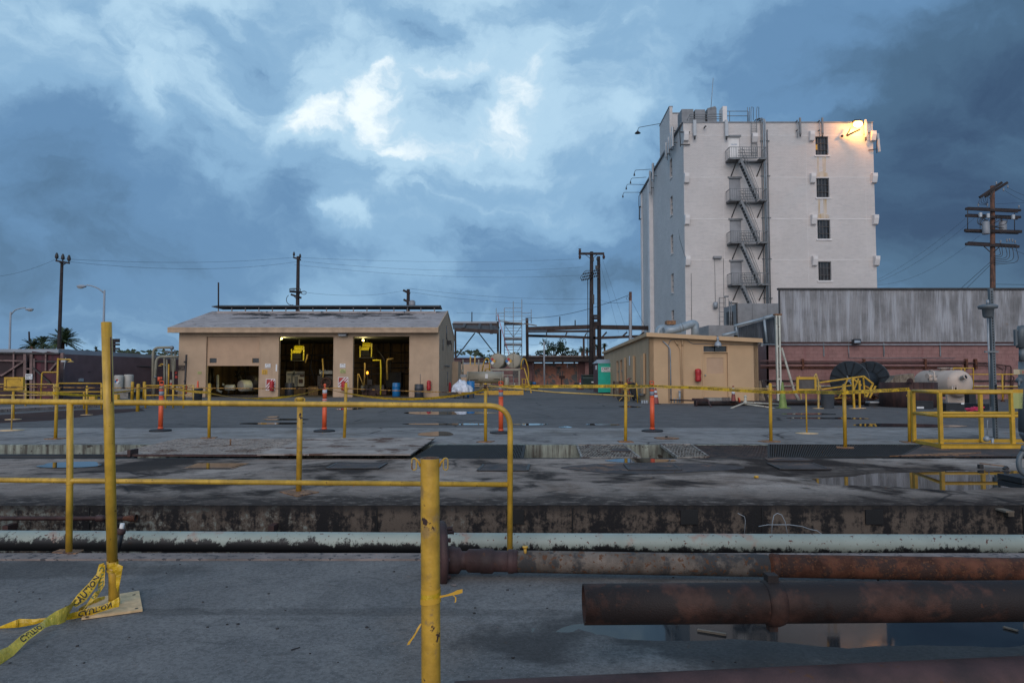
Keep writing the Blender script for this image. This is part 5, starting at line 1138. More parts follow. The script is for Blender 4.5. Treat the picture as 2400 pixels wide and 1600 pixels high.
b = B(); b.tube(rnd([oc(1567.5, 943, .03), oc(1567.5, 806, .03), oc(1574, 795, .03), oc(1608, 794, .03), oc(1622, 805.5, .03), oc(1782, 808, .03)], .22, 6), .014, 6); b.box(oc(1780, 812), oc(1786, 804, .12)); solo(b, 'thin_conduit', 'greysteel', 'thin grey conduit looping over the office front to its right corner', 'conduit')
b = B(); b.tube(rnd([oc(1584, 799), oc(1595, 818), oc(1597, 943)], .12), .022, 8); b.tube([oc(1583, 798), oc(1590, 809)], .04, 8); solo(b, 'tan_conduit', 'tanfresh', 'tan painted conduit with slanting top beside the straight one', 'conduit')
b = B(); b.tube([oc(1600, 797), oc(1600, 943)], .022, 8); b.tube([oc(1600, 797), oc(1600, 811)], .038, 8); solo(b, 'tan_conduit', 'tanfresh', 'straight tan painted conduit on the office front', 'conduit')
b = B()
for x in (1577, 1584): b.tube([oc(x, 943, .3), oc(x, 933, .3)], .03, 8)
b.tube([oc(1590, 943, .25), oc(1590, 917, .25)], .045, 8); b.tube([oc(1590, 919, .25), oc(1590, 915, .25)], .055, 10); solo(b, 'standpipe', 'galv', 'short grey standpipes at the foot of the office front', 'pipe')
e = thing('covered_extinguisher', 'large red vinyl covered extinguisher left of the office door', 'fire extinguisher', oc(1634, 894, .2), 'fire extinguishers in red vinyl covers')
c = oc(1634, 894, .17); h = zo(864) - zo(894); b = B(); b.lathe(c, [(.10, 0), (.125, .02), (.14, h * .2), (.12, h * .45), (.14, h * .62), (.145, h * .8), (.12, h * .94), (.05, h)], 18); rg = random.Random(3); b.v = [(v[0] + rg.uniform(-.012, .012), v[1] + rg.uniform(-.012, .012), v[2]) for v in b.v]; b.build('cover', 'red', e)
sign_l = thing('wall_notice', 'small pale notice strip on the office side wall between windows', 'sign', A);
u_ = ul_at(1478); Yq = (A + ul * u_).y; b = B(); p = A - nl * .02 + ul * u_; q = A - nl * .02 + ul * ul_at(1476.3); b.prism([p + Vector((0, 0, at(1478, 856, Yq).z)), q + Vector((0, 0, at(1478, 856, Yq).z)), q + Vector((0, 0, at(1478, 834, Yq).z)), p + Vector((0, 0, at(1478, 834, Yq).z))], -nl * .02); sign_l.location = p; b.build('strip', 'signwhite', sign_l)
c = Vector((at(1537, 946, 29.6).x, 29.6, 0)); cone(c, .68, 'red cone with two white bands at the office corner behind the orange post', 'conered', [(.4, .56), (.68, .84)], .15)
t_ = thing('pipe_on_ground', 'long thick rusty pipe lying before the office and pink wall', 'pipe', at(1627, 950, 27.6)); p = Vector((at(1629, 950, 27.6).x, 27.6, .115)); q = Vector((at(2080, 950, 28.6).x, 28.6, .115))
b = B(); b.tube([p, q], .098, 18); b.build('pipe_run', 'darkpipe', t_); b = B(); b.lathe(p, [(.14, 0), (.15, .01), (.15, .05), (.1, .06)], 18, (q - p)); b.build('end_flange', 'maroonpipe', t_)
b = B(); Yq = 27.2; b.tube(rnd([at(1571, 937, Yq + 2), at(1660, 939, Yq + .3)], .1), .03, 8); b.tube(rnd([at(1622, 935, Yq), at(1659, 935, Yq), at(1663, 948, Yq - .2), at(1670, 957, Yq - .4), at(1750, 957.5, Yq - .4)], .1), .035, 8); solo(b, 'bent_thin_pipe', 'maroonpipe', 'thin bent maroon pipe lying over the thick rusty pipe', 'pipe')
t_ = thing('cream_tripod', 'fallen cream pipe tripod lying in front of the thick pipe', 'pipe stand', at(1747, 958, 26)); Yq = 26.3
b = B(); cj = at(1747, 943, Yq); b.tube([cj, at(1712, 957, Yq - .3)], .032, 8); b.build('leg', 'creampole', t_)
b = B(); b.tube([cj, at(1827, 947, Yq + .4)], .032, 8); b.build('leg', 'creampole', t_)
b = B(); b.tube([cj - Vector((0, 0, .06)), at(1795, 953, Yq - .2), at(1832, 961, Yq - .4)], .032, 8); b.build('leg', 'creampole', t_)
b = B(); b.tube([at(1747, 947, Yq), at(1747, 928, Yq)], .045, 8); b.sphere(cj, .085, 8); b.sphere(at(1747, 929, Yq), .06, 8); b.build('hub', 'creampole', t_)
c = Vector((at(1719, 938, 27.6).x, 27.6, .19)); cone(c, .62, 'dirty red cone with white top bands sitting on the thick pipe', 'conered', [(.45, .62), (.72, .85)], .10)
b = B(); b.lathe(at(1731, 937, 27.5), [(.1, 0), (.1, .04), (.07, .05), (.07, 0)], 14, (1, 0, .2)); solo(b, 'orange_ring', 'orange', 'small bright orange ring on the thick pipe', 'ring')
b = B(); c = at(1702, 940, 27.5)
for k in range(6): b.bar(c + Vector((-.15 + k * .06, 0, 0)), c + Vector((-.15 + k * .06, 0, .16)), .012); b.bar(c + Vector((-.16, 0, k * .03)), c + Vector((.16, 0, k * .03)), .012)
solo(b, 'wire_basket', 'maroonpipe', 'small rusty wire basket on the thick pipe', 'basket')
for i, (x0, y0, x1, y1, m_) in enumerate(((1781, 938, 1783, 892, 'greywood'), (1786, 939, 1789, 898, 'greywood'), (1797, 939, 1787, 890, 'darkwood'), (1802, 939, 1795, 905, 'greywood'))):
 b = B(); b.bar(Vector((at(x0, y0, 30.6).x, 30.6 - .12 * i, 0)), at(x1, y1, 30.9), .17, .05); solo(b, 'leaning_plank', m_, ('weathered plank leaning at the right office corner, leftmost', 'pale plank leaning second from the office corner', 'dark plank leaning away at the office corner', 'short plank leaning nearest the cream column')[i], 'plank', 'planks leaning by the office')
for i, x in enumerate((1505, 1510.5, 1516)):
 b = B(); c = Vector((at(x, 945, 29.8).x, 29.8, 0)); b.lathe(c, [(.04, 0), (.055, .04), (.045, .14), (.03, .17)], 8); solo(b, 'steel_fitting', 'galv', ('silver pipe fitting on the ground by the side wall, left of three', 'silver pipe fitting on the ground, middle of three', 'silver pipe fitting nearest the office corner')[i], 'fitting')
Yh = 34.5; t_ = thing('hand_truck', 'dark red hand truck leaning by the office side wall', 'hand truck', Vector((at(1478, 936, Yh).x, Yh, 0)))
for dx_ in (-2.2, 2.2):
 b = B(); b.tube(rnd([Vector((at(1479 + dx_, 936, Yh).x, Yh - .1, .08)), at(1474 + dx_, 900, Yh), at(1472 + dx_, 892, Yh), at(1475 + dx_, 887, Yh), at(1478 + dx_, 886, Yh)], .05), .02, 6); b.build('side_rail', 'maroonpipe' if dx_ > 0 else 'redpaint', t_)
b = B()
for y in (896, 905, 914, 923): b.bar(at(1472, y, Yh), at(1481, y, Yh), .04)
b.build('cross_bar', 'redpaint', t_)
b = B(); b.lathe(Vector((at(1484, 930, Yh).x, Yh - .15, .13)), [(.13, -.04), (.13, .04)], 14, (1, 0, 0)); b.build('wheel', 'rubber', t_)
t_ = thing('wheelbarrow', 'tipped black wheelbarrow with yellow legs before the office side wall', 'wheelbarrow', Vector((at(1485, 935, 33.5).x, 33.5, 0))); Yh = 33.5
b = B(); b.prism([at(1476, 898, Yh), at(1487, 896, Yh), at(1497, 936, Yh), at(1489, 934, Yh), at(1480, 915, Yh)], (0, .5, 0)); b.build('tray', 'black', t_)
b = B(); b.lathe(at(1455, 931, Yh), [(.17, -.05), (.2, 0), (.17, .05)], 18, (.5, .8, 0)); b.build('wheel', 'rubber', t_)
b = B(); b.tube([at(1451, 939, Yh - .2), at(1463, 926, Yh), at(1470, 924, Yh)], .02, 6); b.tube([at(1457, 941, Yh - .2), at(1474, 941, Yh - .2), at(1476, 924, Yh)], .02, 6); b.build('leg_frame', 'yellowdull', t_)
b = B(); b.pbox(1462, 924, 1472, 937, Yh, .15); b.build('wheel_guard', 'maroonpipe', t_)
b = B(); p = Vector((at(1494.5, 944, 31).x, 31, 0)); b.tube([p, at(1491.5, 897, 31)], .024, 8); solo(b, 'yellow_pole', 'yellow', 'single yellow pole leaning near the office side windows', 'pole')
c = Vector((at(1451, 932, 40).x, 40, 0)); t_ = thing('wooden_drum', 'weathered brown slatted drum between the green toilet and the wheelbarrow', 'barrel', c)
for k in range(16):
 a = 2 * math.pi * k / 16; b = B(); d_ = Vector((math.cos(a), math.sin(a), 0)); tt = Vector((-d_.y, d_.x, 0)); b.prism([c + d_ * .33 - tt * .062, c + d_ * .35 - tt * .062, c + d_ * .35 + tt * .062, c + d_ * .33 + tt * .062], (0, 0, .93)); b.build('stave', 'greywood' if k % 3 else 'wood', t_)
for z in (.1, .85): b = B(); b.tube(arc(c + Vector((0, 0, z)), .355, 0, 2 * math.pi, 22, (1, 0, 0), (0, 1, 0)), .012, 6, closed=True); b.build('hoop', 'maroonpipe', t_)
Yj = 49; x0 = at(1402, 922, Yj).x; x1 = at(1442.5, 922, Yj).x; zt = at(1420, 851, Yj).z; xs0 = at(1391, 915, Yj + 1.3).x
c = Vector((x0, Yj, 0)); t_ = thing('portable_toilet', 'green portable toilet with brown side and CASEY CO. sign', 'portable toilet', c)
b = B(); b.prism([(x0, Yj, .08), (x1, Yj, .08), (x1, Yj, zt), (x0, Yj, zt)], (0, .04, 0)); b.build('front_panel', 'green', t_)
k = (x1 - x0)
for u0, u1, z0, z1 in ((.05, .44, .25, 1.45), (.54, .95, .25, 1.45), (.05, .95, 1.52, zt - .30), (.08, .92, zt - .16, zt - .05)):
 b = B(); b.box((x0 + k * u0, Yj - .02, z0), (x0 + k * u1, Yj - .001, z1)); b.build('raised_panel', 'green', t_)
b = B(); b.prism([(x0 - .001, Yj + .02, .08), (xs0, Yj + 1.25, .08), (xs0, Yj + 1.25, zt), (x0 - .001, Yj + .02, zt)], (.03, .01, 0)); b.build('side_panel', 'brownplastic', t_)
b = B(); b.box((x1 - .03, Yj + .041, .08), (x1, Yj + 1.2, zt)); b.build('side_panel', 'green', t_)
zr_ = at(1420, 842, Yj).z; b = B(); b.add([(x0 - .08, Yj - .06, zt), (x1 + .05, Yj - .06, zt), (x1 + .0, Yj + 1.3, zt), (xs0 - .08, Yj + 1.3, zt), (x0 + .02, Yj + .45, zr_), (x1 - .28, Yj + .45, zr_ + .02), (x1 - .32, Yj + .9, zr_), (xs0 + .22, Yj + .9, zr_)], [(0, 1, 5, 4), (1, 2, 6, 5), (2, 3, 7, 6), (3, 0, 4, 7), (4, 5, 6, 7), (3, 2, 1, 0)]); b.build('roof', 'greyroof', t_)
b = B()
for u in (.08, .62):
 for j in range(6): b.box((x0 + k * (u + j * .05), Yj - .026, zt - .13), (x0 + k * (u + j * .05 + .03), Yj - .0205, zt - .08))
b.build('vent_slot', 'greywood', t_)
b = B(); b.box((x0 + k * .19, Yj - .034, zt - .62), (x0 + k * .82, Yj - .021, zt - .28)); sg = b.build('sign_panel', 'signwhite', t_)
text('ASEY', .23, (x0 + k * .34, Yj - .037, zt - .475), (1, 0, 0), (0, 0, 1), 'ink', sg, fit=k * .29)
text('CO.', .10, (x0 + k * .68, Yj - .037, zt - .475), (1, 0, 0), (0, 0, 1), 'ink', sg, fit=k * .10)
b = B(); b.tube(arc((x0 + k * .30, Yj - .037, zt - .40), .075, 1.0, 5.2, 12, (1, 0, 0), (0, 0, 1)), .014, 4); b.build('crescent_letter', 'ink', sg)
b = marks(B(), (x0 + k * .30, Yj - .037, zt - .60), (1, 0, 0), (0, 0, 1), k * .42, .08, 1, 5); b.build('lettering', 'ink', sg)
b = B(); b.box((x0 + .15, Yj + .1, 0), (x1 - .1, Yj + 1.1, .08)); b.build('skid', 'black', t_)
b = B(); pz = zt - .45; b.prism([(x0 - .045, Yj + .25, pz), (x0 - .085, Yj + .7, pz), (x0 - .085, Yj + .7, pz + .3), (x0 - .045, Yj + .25, pz + .3)], (-.02, 0, 0)); b.build('side_notice', 'signwhite', t_)
# ---- WHITE TOWER
YT = 62.0
TXL = at(1604, 500, YT).x; TXR = at(2051, 500, YT).x; ZT = at(1820, 289, YT).z
t_ = thing('white_tower', 'tall white painted brick tower block with fire escape and lit lamp', 'building', (TXL, YT, 0))
tz = lambda py, px=1800: at(px, py, YT).z
tx = lambda px, py=500: at(px, py, YT).x
WIN = [(320, 364), (417.5, 463), (515, 560), (613, 657.5)]
DOOR = [(321, 372), (418, 470), (516, 568), (613, 668)]
wx0, wx1 = tx(1913, 410) - TXL, tx(1943, 410) - TXL; dx0, dx1 = tx(1708, 400) - TXL, tx(1735, 400) - TXL
holes = [(wx0, tz(b_, 1928), wx1, tz(a_, 1928)) for a_, b_ in WIN] + [(dx0, tz(b_, 1722), dx1, tz(a_, 1722)) for a_, b_ in DOOR]
b = B(); b.wall((TXL, YT, 0), (TXR - TXL, 0, 0), ZT, holes, .35, (0, 1, 0)); b.build('front_wall', 'towerpaint', t_)
YBK = 86.0; XBK = at(1505, 600, YBK).x
lv = Vector((XBK - TXL, YBK - YT, 0)); LL = lv.length; lu = lv.normalized(); ln = Vector((lu.y, -lu.x, 0))  # inward normal
def lw_at(px, py=600):
 d = ray(px, py); k = d.x / d.y; return (k * YT - TXL) / (lu.x - k * lu.y)
lh = []
u0 = lw_at(1580.0, 600); u1 = u0 + 1.1
Ymid = YT + lu.y * (u0 + .5)
for a_, b_ in ((370, 414), (458, 502), (549, 592), (640, 684), (726, 752)):
 lh.append((u0, at(1577, b_, Ymid).z, u1, at(1577, a_, Ymid).z))
b = B(); b.wall((TXL, YT + .352, 0), lu * LL, ZT, lh, .35, ln); b.v = [(v[0] - .002, v[1], v[2]) for v in b.v]; b.build('left_wall', 'towerpaint', t_)
b = B(); b.box((TXR - .35, YT + .352, 0), (TXR, YBK, ZT)); b.build('right_wall', 'towerpaint', t_)
b = B(); b.box((TXL + 1.2, YT + .36, ZT - 1.2), (TXR - .36, YBK, ZT - .9)); b.build('roof_slab', 'hvac', t_)
b = B(); b.box((TXL - .02, YT - .04, ZT), (TXR + .03, YT + .36, ZT + .14)); b.bar((TXL - .0, YT + .36, ZT + .07), Vector((TXL, YT + .36, ZT + .07)) + lu * LL, .40, .14); b.build('parapet_cap', 'hvac', t_)
for i, h_ in enumerate(holes[:4]):
 w = B(); w.box((TXL + h_[0], YT + .25, h_[1]), (TXL + h_[2], YT + .28, h_[3])); wn = w.build('window', 'glass', t_)
 X0, X1, Z0, Z1 = TXL + h_[0], TXL + h_[2], h_[1], h_[3]
 for k in range(1, 4): b = B(); b.box((X0 + (X1 - X0) * k / 4 - .015, YT + .20, Z0), (X0 + (X1 - X0) * k / 4 + .015, YT + .249, Z1)); b.build('mullion', 'greysteel', wn)
 for f_ in (.30, .66): b = B(); b.box((X0, YT + .17, Z0 + (Z1 - Z0) * f_ - .03), (X1, YT + .199, Z0 + (Z1 - Z0) * f_ + .03)); b.build('transom', 'mesh', wn)
 b = B()
 for (a, c, d, e) in ((X0, X0 + .05, Z0, Z1), (X1 - .05, X1, Z0, Z1), (X0 + .05, X1 - .05, Z1 - .06, Z1), (X0 + .05, X1 - .05, Z0, Z0 + .05)): b.box((a, YT + .15, d), (c, YT + .17, e))
 b.build('frame', 'greysteel', wn)
 b = B(); b.box((X0 - .12, YT - .08, Z0 - .14), (X1 + .12, YT - .001, Z0 - .0)); b.build('sill', 'towertrim', wn)
 b = B()
 if i == 0: b.box((X0 + .07, YT + .23, Z0 + (Z1 - Z0) * .34), (X0 + .28, YT + .248, Z0 + (Z1 - Z0) * .62)); b.build('yellow_pane', 'labelorange', wn)
for i, h_ in enumerate(lh):
 p = Vector((TXL, YT + .352, 0)) + lu * h_[0] + ln * .25; q = Vector((TXL, YT + .352, 0)) + lu * h_[2] + ln * .25
 b = B(); b.quad(p + Vector((0, 0, h_[1])), q + Vector((0, 0, h_[1])), q + Vector((0, 0, h_[3])), p + Vector((0, 0, h_[3]))); wn = b.build('window', 'glass', t_)
 b = B()
 for f_ in (.33, .66): b.bar(p - ln * .1 + Vector((0, 0, h_[1] + (h_[3] - h_[1]) * f_)), q - ln * .1 + Vector((0, 0, h_[1] + (h_[3] - h_[1]) * f_)), .06)
 b.build('glazing_bar', 'greysteel', wn)
 b = B(); b.bar(p - ln * .27 + Vector((0, 0, h_[1] - .08)), q - ln * .27 + Vector((0, 0, h_[1] - .08)), .1, .12); b.build('sill', 'towertrim', wn)
for a_, b_ in ((366, 416), (465, 514)):
 b = B(); rg = random.Random(a_)
 X0, X1 = TXL + wx0, TXL + wx1; zt_, zb_ = tz(a_, 1928) - .02, tz(b_, 1928) + .05
 for (xa, xb) in ((X0 + .12, X0 + .24), (X0 + .62, X0 + .88)): b.quad((xa, YT - .004, zb_ + .4), (xb, YT - .004, zb_ + .5), (xb + .04, YT - .004, zt_), (xa - .04, YT - .004, zt_))
 b.quad((X0 + .0, YT - .0045, zb_), (X1 - .05, YT - .0045, zb_), (X1 - .12, YT - .0045, zb_ + .35), (X0 + .55, YT - .0045, zb_ + .52), (X0 + .1, YT - .0045, zb_ + .4)); b.build('rust_stain', 'ruststain', t_)
floors = [318, 416, 513, 609]
for py in floors:
 b = B(); z = tz(py); b.box((TXL + .01, YT - .018, z - .035), (TXR - .01, YT - .001, z + .035)); b.build('belt_line', 'towertrim', t_)
 for px in (1606, 1899, 2049):
  x = tx(px, 500) if px != 2049 else TXR - .30; w_ = .42
  if px == 1606: x = TXL - .02
  b = B(); b.prism([(x, YT - .001, z + .35), (x, YT - .45, z + .30), (x, YT - .45, z - .0), (x, YT - .28, z - .52), (x, YT - .001, z - .62)], (w_, 0, 0)); b.build('corbel', 'towertrim', t_)
b = B(); x = tx(1774, 500); b.prism([(x - .4, YT - .001, tz(316)), (x - .4, YT - .5, tz(316)), (x - .4, YT - .5, tz(324)), (x - .4, YT - .2, tz(336)), (x - .4, YT - .001, tz(336))], (.45, 0, 0)); b.build('corbel', 'towertrim', t_)
for px in (1696, 1785, 1892, 2030):
 b = B(); x = tx(px, 500); b.box((x - .015, YT - .012, 1), (x + .015, YT - .001, ZT - 1.9)); b.build('wall_joint', 'towertrim', t_)
up = lw_at(1533); p = Vector((TXL, YT + .352, 0)) + lu * up
b = B(); b.prism([p, p - ln * .45, p - ln * .45 + lu * 1.0, p + lu * 1.0], (0, 0, ZT - .8)); b.build('pilaster', 'towertrim', t_)
b = B(); p = Vector((TXL, YT + .352, 0)) + lu * (LL - .9); b.prism([p, p - ln * .12, p - ln * .12 + lu * .9, p + lu * .9], (0, 0, ZT - .1)); b.build('pilaster', 'towertrim', t_)
ua = lw_at(1571.5, 300); ub = lw_at(1548, 330); pa = Vector((TXL, YT + .352, 0)) + lu * ua; pb = Vector((TXL, YT + .352, 0)) + lu * ub
zp = at(1571, 251, pa.y).z; zf = at(1600, 267, pa.y).z
b = B(); b.prism([pa + Vector((0, 0, ZT + .15)), pb + Vector((0, 0, ZT + .15)), pb + Vector((0, 0, zp)), pa + Vector((0, 0, zp))], ln * .3); b.build('stair_head_wall', 'towerpaint', t_)
b = B(); q = pa + ln * .31; b.prism([q, q + Vector((3.2, 0, 0)), q + Vector((3.2, (pb - pa).y, 0)), q + (pb - pa)], (0, 0, zf)); b.v = [(v[0], v[1], max(v[2], ZT - .5)) for v in b.v]; b.build('stair_head', 'towerpaint', t_)
b = B(); b.bar(pa + ln * .15 + Vector((0, 0, zp + .05)), pb + ln * .15 + Vector((0, 0, zp + .05)), .4, .1); b.box((pa.x + .32, pa.y - .05, zf), (pa.x + 3.6, pa.y + .2, zf + .12)); b.build('stair_head_cap', 'hvac', t_)
for i, h_ in enumerate(holes[4:]):
 b = B(); b.box((TXL + h_[0], YT + .12, h_[1]), (TXL + h_[2], YT + .17, h_[3])); d_ = b.build('door', 'white' if i == 0 else 'porcelain', t_)
 b = B(); b.box((TXL + h_[0] - .12, YT - .06, h_[3] + .0), (TXL + h_[2] + .12, YT - .001, h_[3] + .16)); b.build('lintel', 'greysteel', d_)
 if i == 0:
  b = marks(B(), (TXL + h_[0] + .3, YT + .11, h_[3] - .75), (1, 0, 0), (0, 0, 1), .55, .16, 1, 3); b.build('lettering', 'blue', d_)
t2 = t_
b = B(); b.box((tx(1617, 270), YT + 3, ZT - .4), (tx(1641, 270) + .2, YT + 4.6, at(1630, 256, YT + 3).z)); solo(b, 'roof_unit', 'hvac', 'leftmost grey roof box on the tower behind the railing', 'roof unit')
b = B(); b.box((tx(1645, 270) + .2, YT + 3, ZT - .4), (tx(1667, 270) + .3, YT + 4.6, at(1655, 257, YT + 3).z)); solo(b, 'roof_unit', 'hvac', 'second grey roof box on the tower beside the whip antenna', 'roof unit')
b = B(); x0_ = tx(1673, 270) + .3; x1_ = tx(1694, 270) + .35; zt_ = at(1683, 254, YT + 3).z; b.box((x0_, YT + 3, ZT - .4), (x1_, YT + 4.6, zt_)); b.prism([(x0_, YT + 2.98, zt_), (x1_, YT + 2.98, zt_), ((x0_ + x1_) / 2 + .3, YT + 2.98, zt_ + .2)], (0, 1.6, 0)); solo(b, 'roof_unit', 'hvac', 'tallest grey roof box with pointed lid on the tower', 'roof unit')
b = B(); b.box((tx(1698, 270), YT + .5, ZT - .3), (tx(1708, 270), YT + 1.6, at(1702, 249, YT + .5).z)); solo(b, 'roof_chimney', 'towertrim', 'narrow white chimney block between railing and roof boxes', 'chimney')
b = B(); b.tube([at(1666, 258, YT + 2), at(1671.5, 183, YT + 2)], .03, 6); solo(b, 'whip_antenna', 'galv', 'very thin whip antenna on top of the tower', 'antenna')
t_ = thing('roof_railing', 'grey pipe railing along the tower roof edge', 'railing', (tx(1613, 280), YT + .8, ZT))
def rail(b, pts, r=.03): b.tube(pts, r, 6)
Yq = YT + .9
for ys in ((268, 274, 279),):
 for y in ys: b = B(); rail(b, [at(1617, y, Yq), at(1696, y, Yq)]); b.build('rail', 'greysteel', t_)
for y in (261, 272): b = B(); rail(b, [at(1700, y, Yq), at(1752, y, Yq)]); b.build('rail', 'greysteel', t_)
for x, y in ((1617, 268), (1622, 268), (1658, 268), (1694, 262), (1700, 261), (1710, 261), (1752, 252), (1757, 252), (1754, 261)): b = B(); rail(b, [at(x, y, Yq), at(x, 286, Yq)]); b.build('post', 'greysteel', t_)
b = B(); rail(b, [at(1610, 283, Yq), at(1617, 268, Yq)]); rail(b, [at(1694, 268, Yq), at(1700, 261, Yq)]); b.build('end_bar', 'greysteel', t_)
t_ = thing('roof_ladder', 'thin ladder with hoop rails climbing from the top landing over the parapet', 'ladder', (tx(1767, 400), YT - .3, tz(372)))
for x in (1760.5, 1773.5):
 b = B(); Yq = YT - .22; b.tube([at(x + 1, 366, Yq), at(x, 286, Yq), at(x - .4, 262, Yq), at(x - (-7 if False else 0) + 1, 251, YT + .6), at(x + 5, 252, YT + 1.2), at(x + 5, 282, YT + 1.2)], .025, 6); b.build('stringer', 'greysteel', t_)
for k in range(20):
 y = 290 + k * 3.9; b = B(); b.tube([at(1760.8, y, YT - .22), at(1773.8, y, YT - .22)], .015, 5); b.build('rung', 'greysteel', t_)
t_ = thing('fire_escape', 'grey steel fire escape with four landings zigzagging down the tower front', 'fire escape', (tx(1740, 600), YT - 1.2, tz(720)))
PL = [375, 472, 571, 669]; L0, L1 = tx(1702, 500), tx(1787, 500); D1 = 1.25
S0 = tx(1727, 500); S1 = tx(1762, 500)
for i, py in enumerate(PL):
 z = at(1740, py, YT - 1.0).z
 b = B(); b.box((L0, YT - D1, z), (S0, YT - .05, z + .10)); b.box((S1 + .35, YT - D1, z), (L1, YT - .05, z + .10)); b.box((S0 + .001, YT - .55, z), (S1 + .349, YT - .05, z + .10)); b.build('landing', 'greysteel', t_)
 b = B()
 for j in range(26):
  x = L0 + (L1 - L0) * j / 25
  if S0 + .05 < x < S1 + .3: continue
  b.box((x - .012, YT - D1 + .02, z - .01), (x + .012, YT - .06, z - .001))
 b.build('landing_slats', 'darkmetal', t_, kind='stuff')
 for (p, q) in (((L0, YT - D1), (L1, YT - D1)), ((L0, YT - D1), (L0, YT - .05)), ((L1, YT - D1), (L1, YT - .05)), ((S0, YT - .56), (S1 + .35, YT - .56))):
  for dz in ((1.1, .12) if p[1] != YT - .56 else (1.05, .8, .55, .3)):
   b = B(); b.bar((p[0], p[1], z + dz), (q[0], q[1], z + dz), .045); b.build('guard_rail', 'greysteel', t_)
 b = B(); n_ = 17
 for j in range(n_ + 1):
  x = L0 + (L1 - L0) * j / n_; b.bar((x, YT - D1, z + .10), (x, YT - D1, z + 1.1), .024 if j % 3 else .045)
 for j in range(5):
  y = YT - D1 + (D1 - .05) * (j + 1) / 5; b.bar((L0, y, z + .10), (L0, y, z + 1.1), .022); b.bar((L1, y, z + .10), (L1, y, z + 1.1), .022)
 b.build('balusters', 'greysteel', t_, kind='stuff')
 for x in (S0 - .25, S1 + .75): b = B(); b.bar((x, YT - D1 + .12, z), (x - .25, YT - .02, z - 1.25), .07); b.build('strut', 'darkmetal', t_)
 zn = at(1740, PL[i + 1], YT - 1.0).z if i < 3 else z - 3.8
 for yy in (YT - 1.18, YT - .62):
  b = B(); b.bar((S0 + .05, yy, z), (S1 + .25, yy, zn + .1), .05, .22); b.build('stringer', 'greysteel', t_)
  b = B(); b.tube([(S0 + .05, yy, z + .95), (S0 + .3, yy, z + .90), (S1 + .25, yy, zn + 1.05), (S1 + .25, yy, zn + .1)], .022, 6); b.tube([(S0 + .2, yy, z + .55), (S1 + .25, yy, zn + .7)], .018, 6); b.build('hand_rail', 'greysteel', t_)
 for k in range(1, 13):
  f_ = k / 13; x = S0 + .05 + (S1 + .20 - S0) * f_; zz_ = z + (zn + .1 - z) * f_; b = B(); b.box((x - .13, YT - 1.155, zz_ - .015), (x + .10, YT - .645, zz_ + .015)); b.build('tread', 'darkmetal', t_)
def vpipe(px, y0, y1, r, label, m='galv', Y=None, hook=True):
 Y = Y or YT - .15; p = at(px, 500, Y); z0 = at(px, y1, Y).z; z1 = at(px, y0, Y).z
 pts = [(p.x, Y, z0), (p.x, Y, z1)]
 if hook: pts = rnd([(p.x, Y, z0), (p.x, Y, z1), (p.x - .25, YT + .9, z1 + .15), (p.x - .25, YT + .9, z1 - .6)], .3, 5)
 b = B(); b.tube(pts, r, 8); return solo(b, 'wall_pipe', m, label, 'pipe', 'vertical pipes on the tower front')
vpipe(1797, 279, 790, .085, 'bright wide pipe rising past the fire escape to the parapet')
vpipe(1793, 276, 790, .06, 'thin grey pipe just left of the bright wide pipe', 'duct')
vpipe(1788, 276, 790, .045, 'leftmost thin pipe touching the fire escape landings', 'greysteel')
vpipe(1802, 304, 790, .05, 'brownish thin pipe on the right of the bright pipe', 'greysteel', hook=False)
b = B()
for py in (332, 414, 512, 608, 700):
 b.box((tx(1784, 500), YT - .12, tz(py)), (tx(1806, 500), YT - .002, tz(py) + .08))
solo(b, 'pipe_clamp', 'greysteel', 'row of clamps holding the vertical pipes to the tower', 'clamp')
def antenna(px, y0, y1, label, w=.32, Y=None, m='antenna', side=0):
 Y = Y or YT - .32; c = at(px, (y0 + y1) / 2, Y); h = at(px, y0, Y).z - at(px, y1, Y).z; t = thing('panel_antenna', label, 'antenna', (c.x, Y, c.z - h / 2), 'panel antennas on the tower')
 b = B(); b.prism([(c.x - w / 2, Y - .02, c.z - h / 2), (c.x + w / 2, Y - .02, c.z - h / 2), (c.x + w / 2 - .03, Y - .12, c.z - h / 2), (c.x - w / 2 + .03, Y - .12, c.z - h / 2)], (0, 0, h)); b.build('panel', m, t)
 b = B(); b.cyl((c.x + side, Y + .06, c.z - h / 2 - .35), (c.x + side, Y + .06, c.z + h / 2 - .1), .035, n=8); b.build('mast', 'galv', t)
 b = B()
 for s in (-.3, .3): b.box((c.x - .04 + side, Y - .02, c.z + s * h), (c.x + .04 + side, Y + .30, c.z + s * h + .07))
 for s in (-.08, .0, .08): b.cyl((c.x + s, Y - .05, c.z - h / 2), (c.x + s * .5, Y, c.z - h / 2 - .3), .022, n=5)
 b.build('bracket', 'darkmetal', t)
antenna(1628, 282, 319, 'white panel antenna at the left of the tower front'); antenna(1702.5, 282, 320, 'white panel antenna above the top fire escape door')
antenna(1875, 277, 313, 'grey panel antenna left of the window column', .2, m='hvac', side=-.24); antenna(1927, 277, 313, 'grey panel antenna directly above the top window', .2, m='hvac', side=-.24)
antenna(2028.5, 281, 322, 'warmly lit panel antenna right of the glowing lamp', .2)
t = thing('panel_antenna', 'outrigger panel antenna standing off the right edge of the tower', 'antenna', at(2059, 360, YT - .2), 'panel antennas on the tower')
b = B(); p = at(2057, 313, YT - .2); q = at(2062, 356, YT - .2); b.bar((p.x, p.y, p.z), (p.x + .12, q.y, q.z), .18, .12); b.build('panel', 'antenna', t)
b = B()
for y in (313, 353): b.bar((TXR - .5, YT - .1, at(2050, y, YT).z), (p.x - .12, YT - .15, at(2050, y, YT).z + .08), .06)
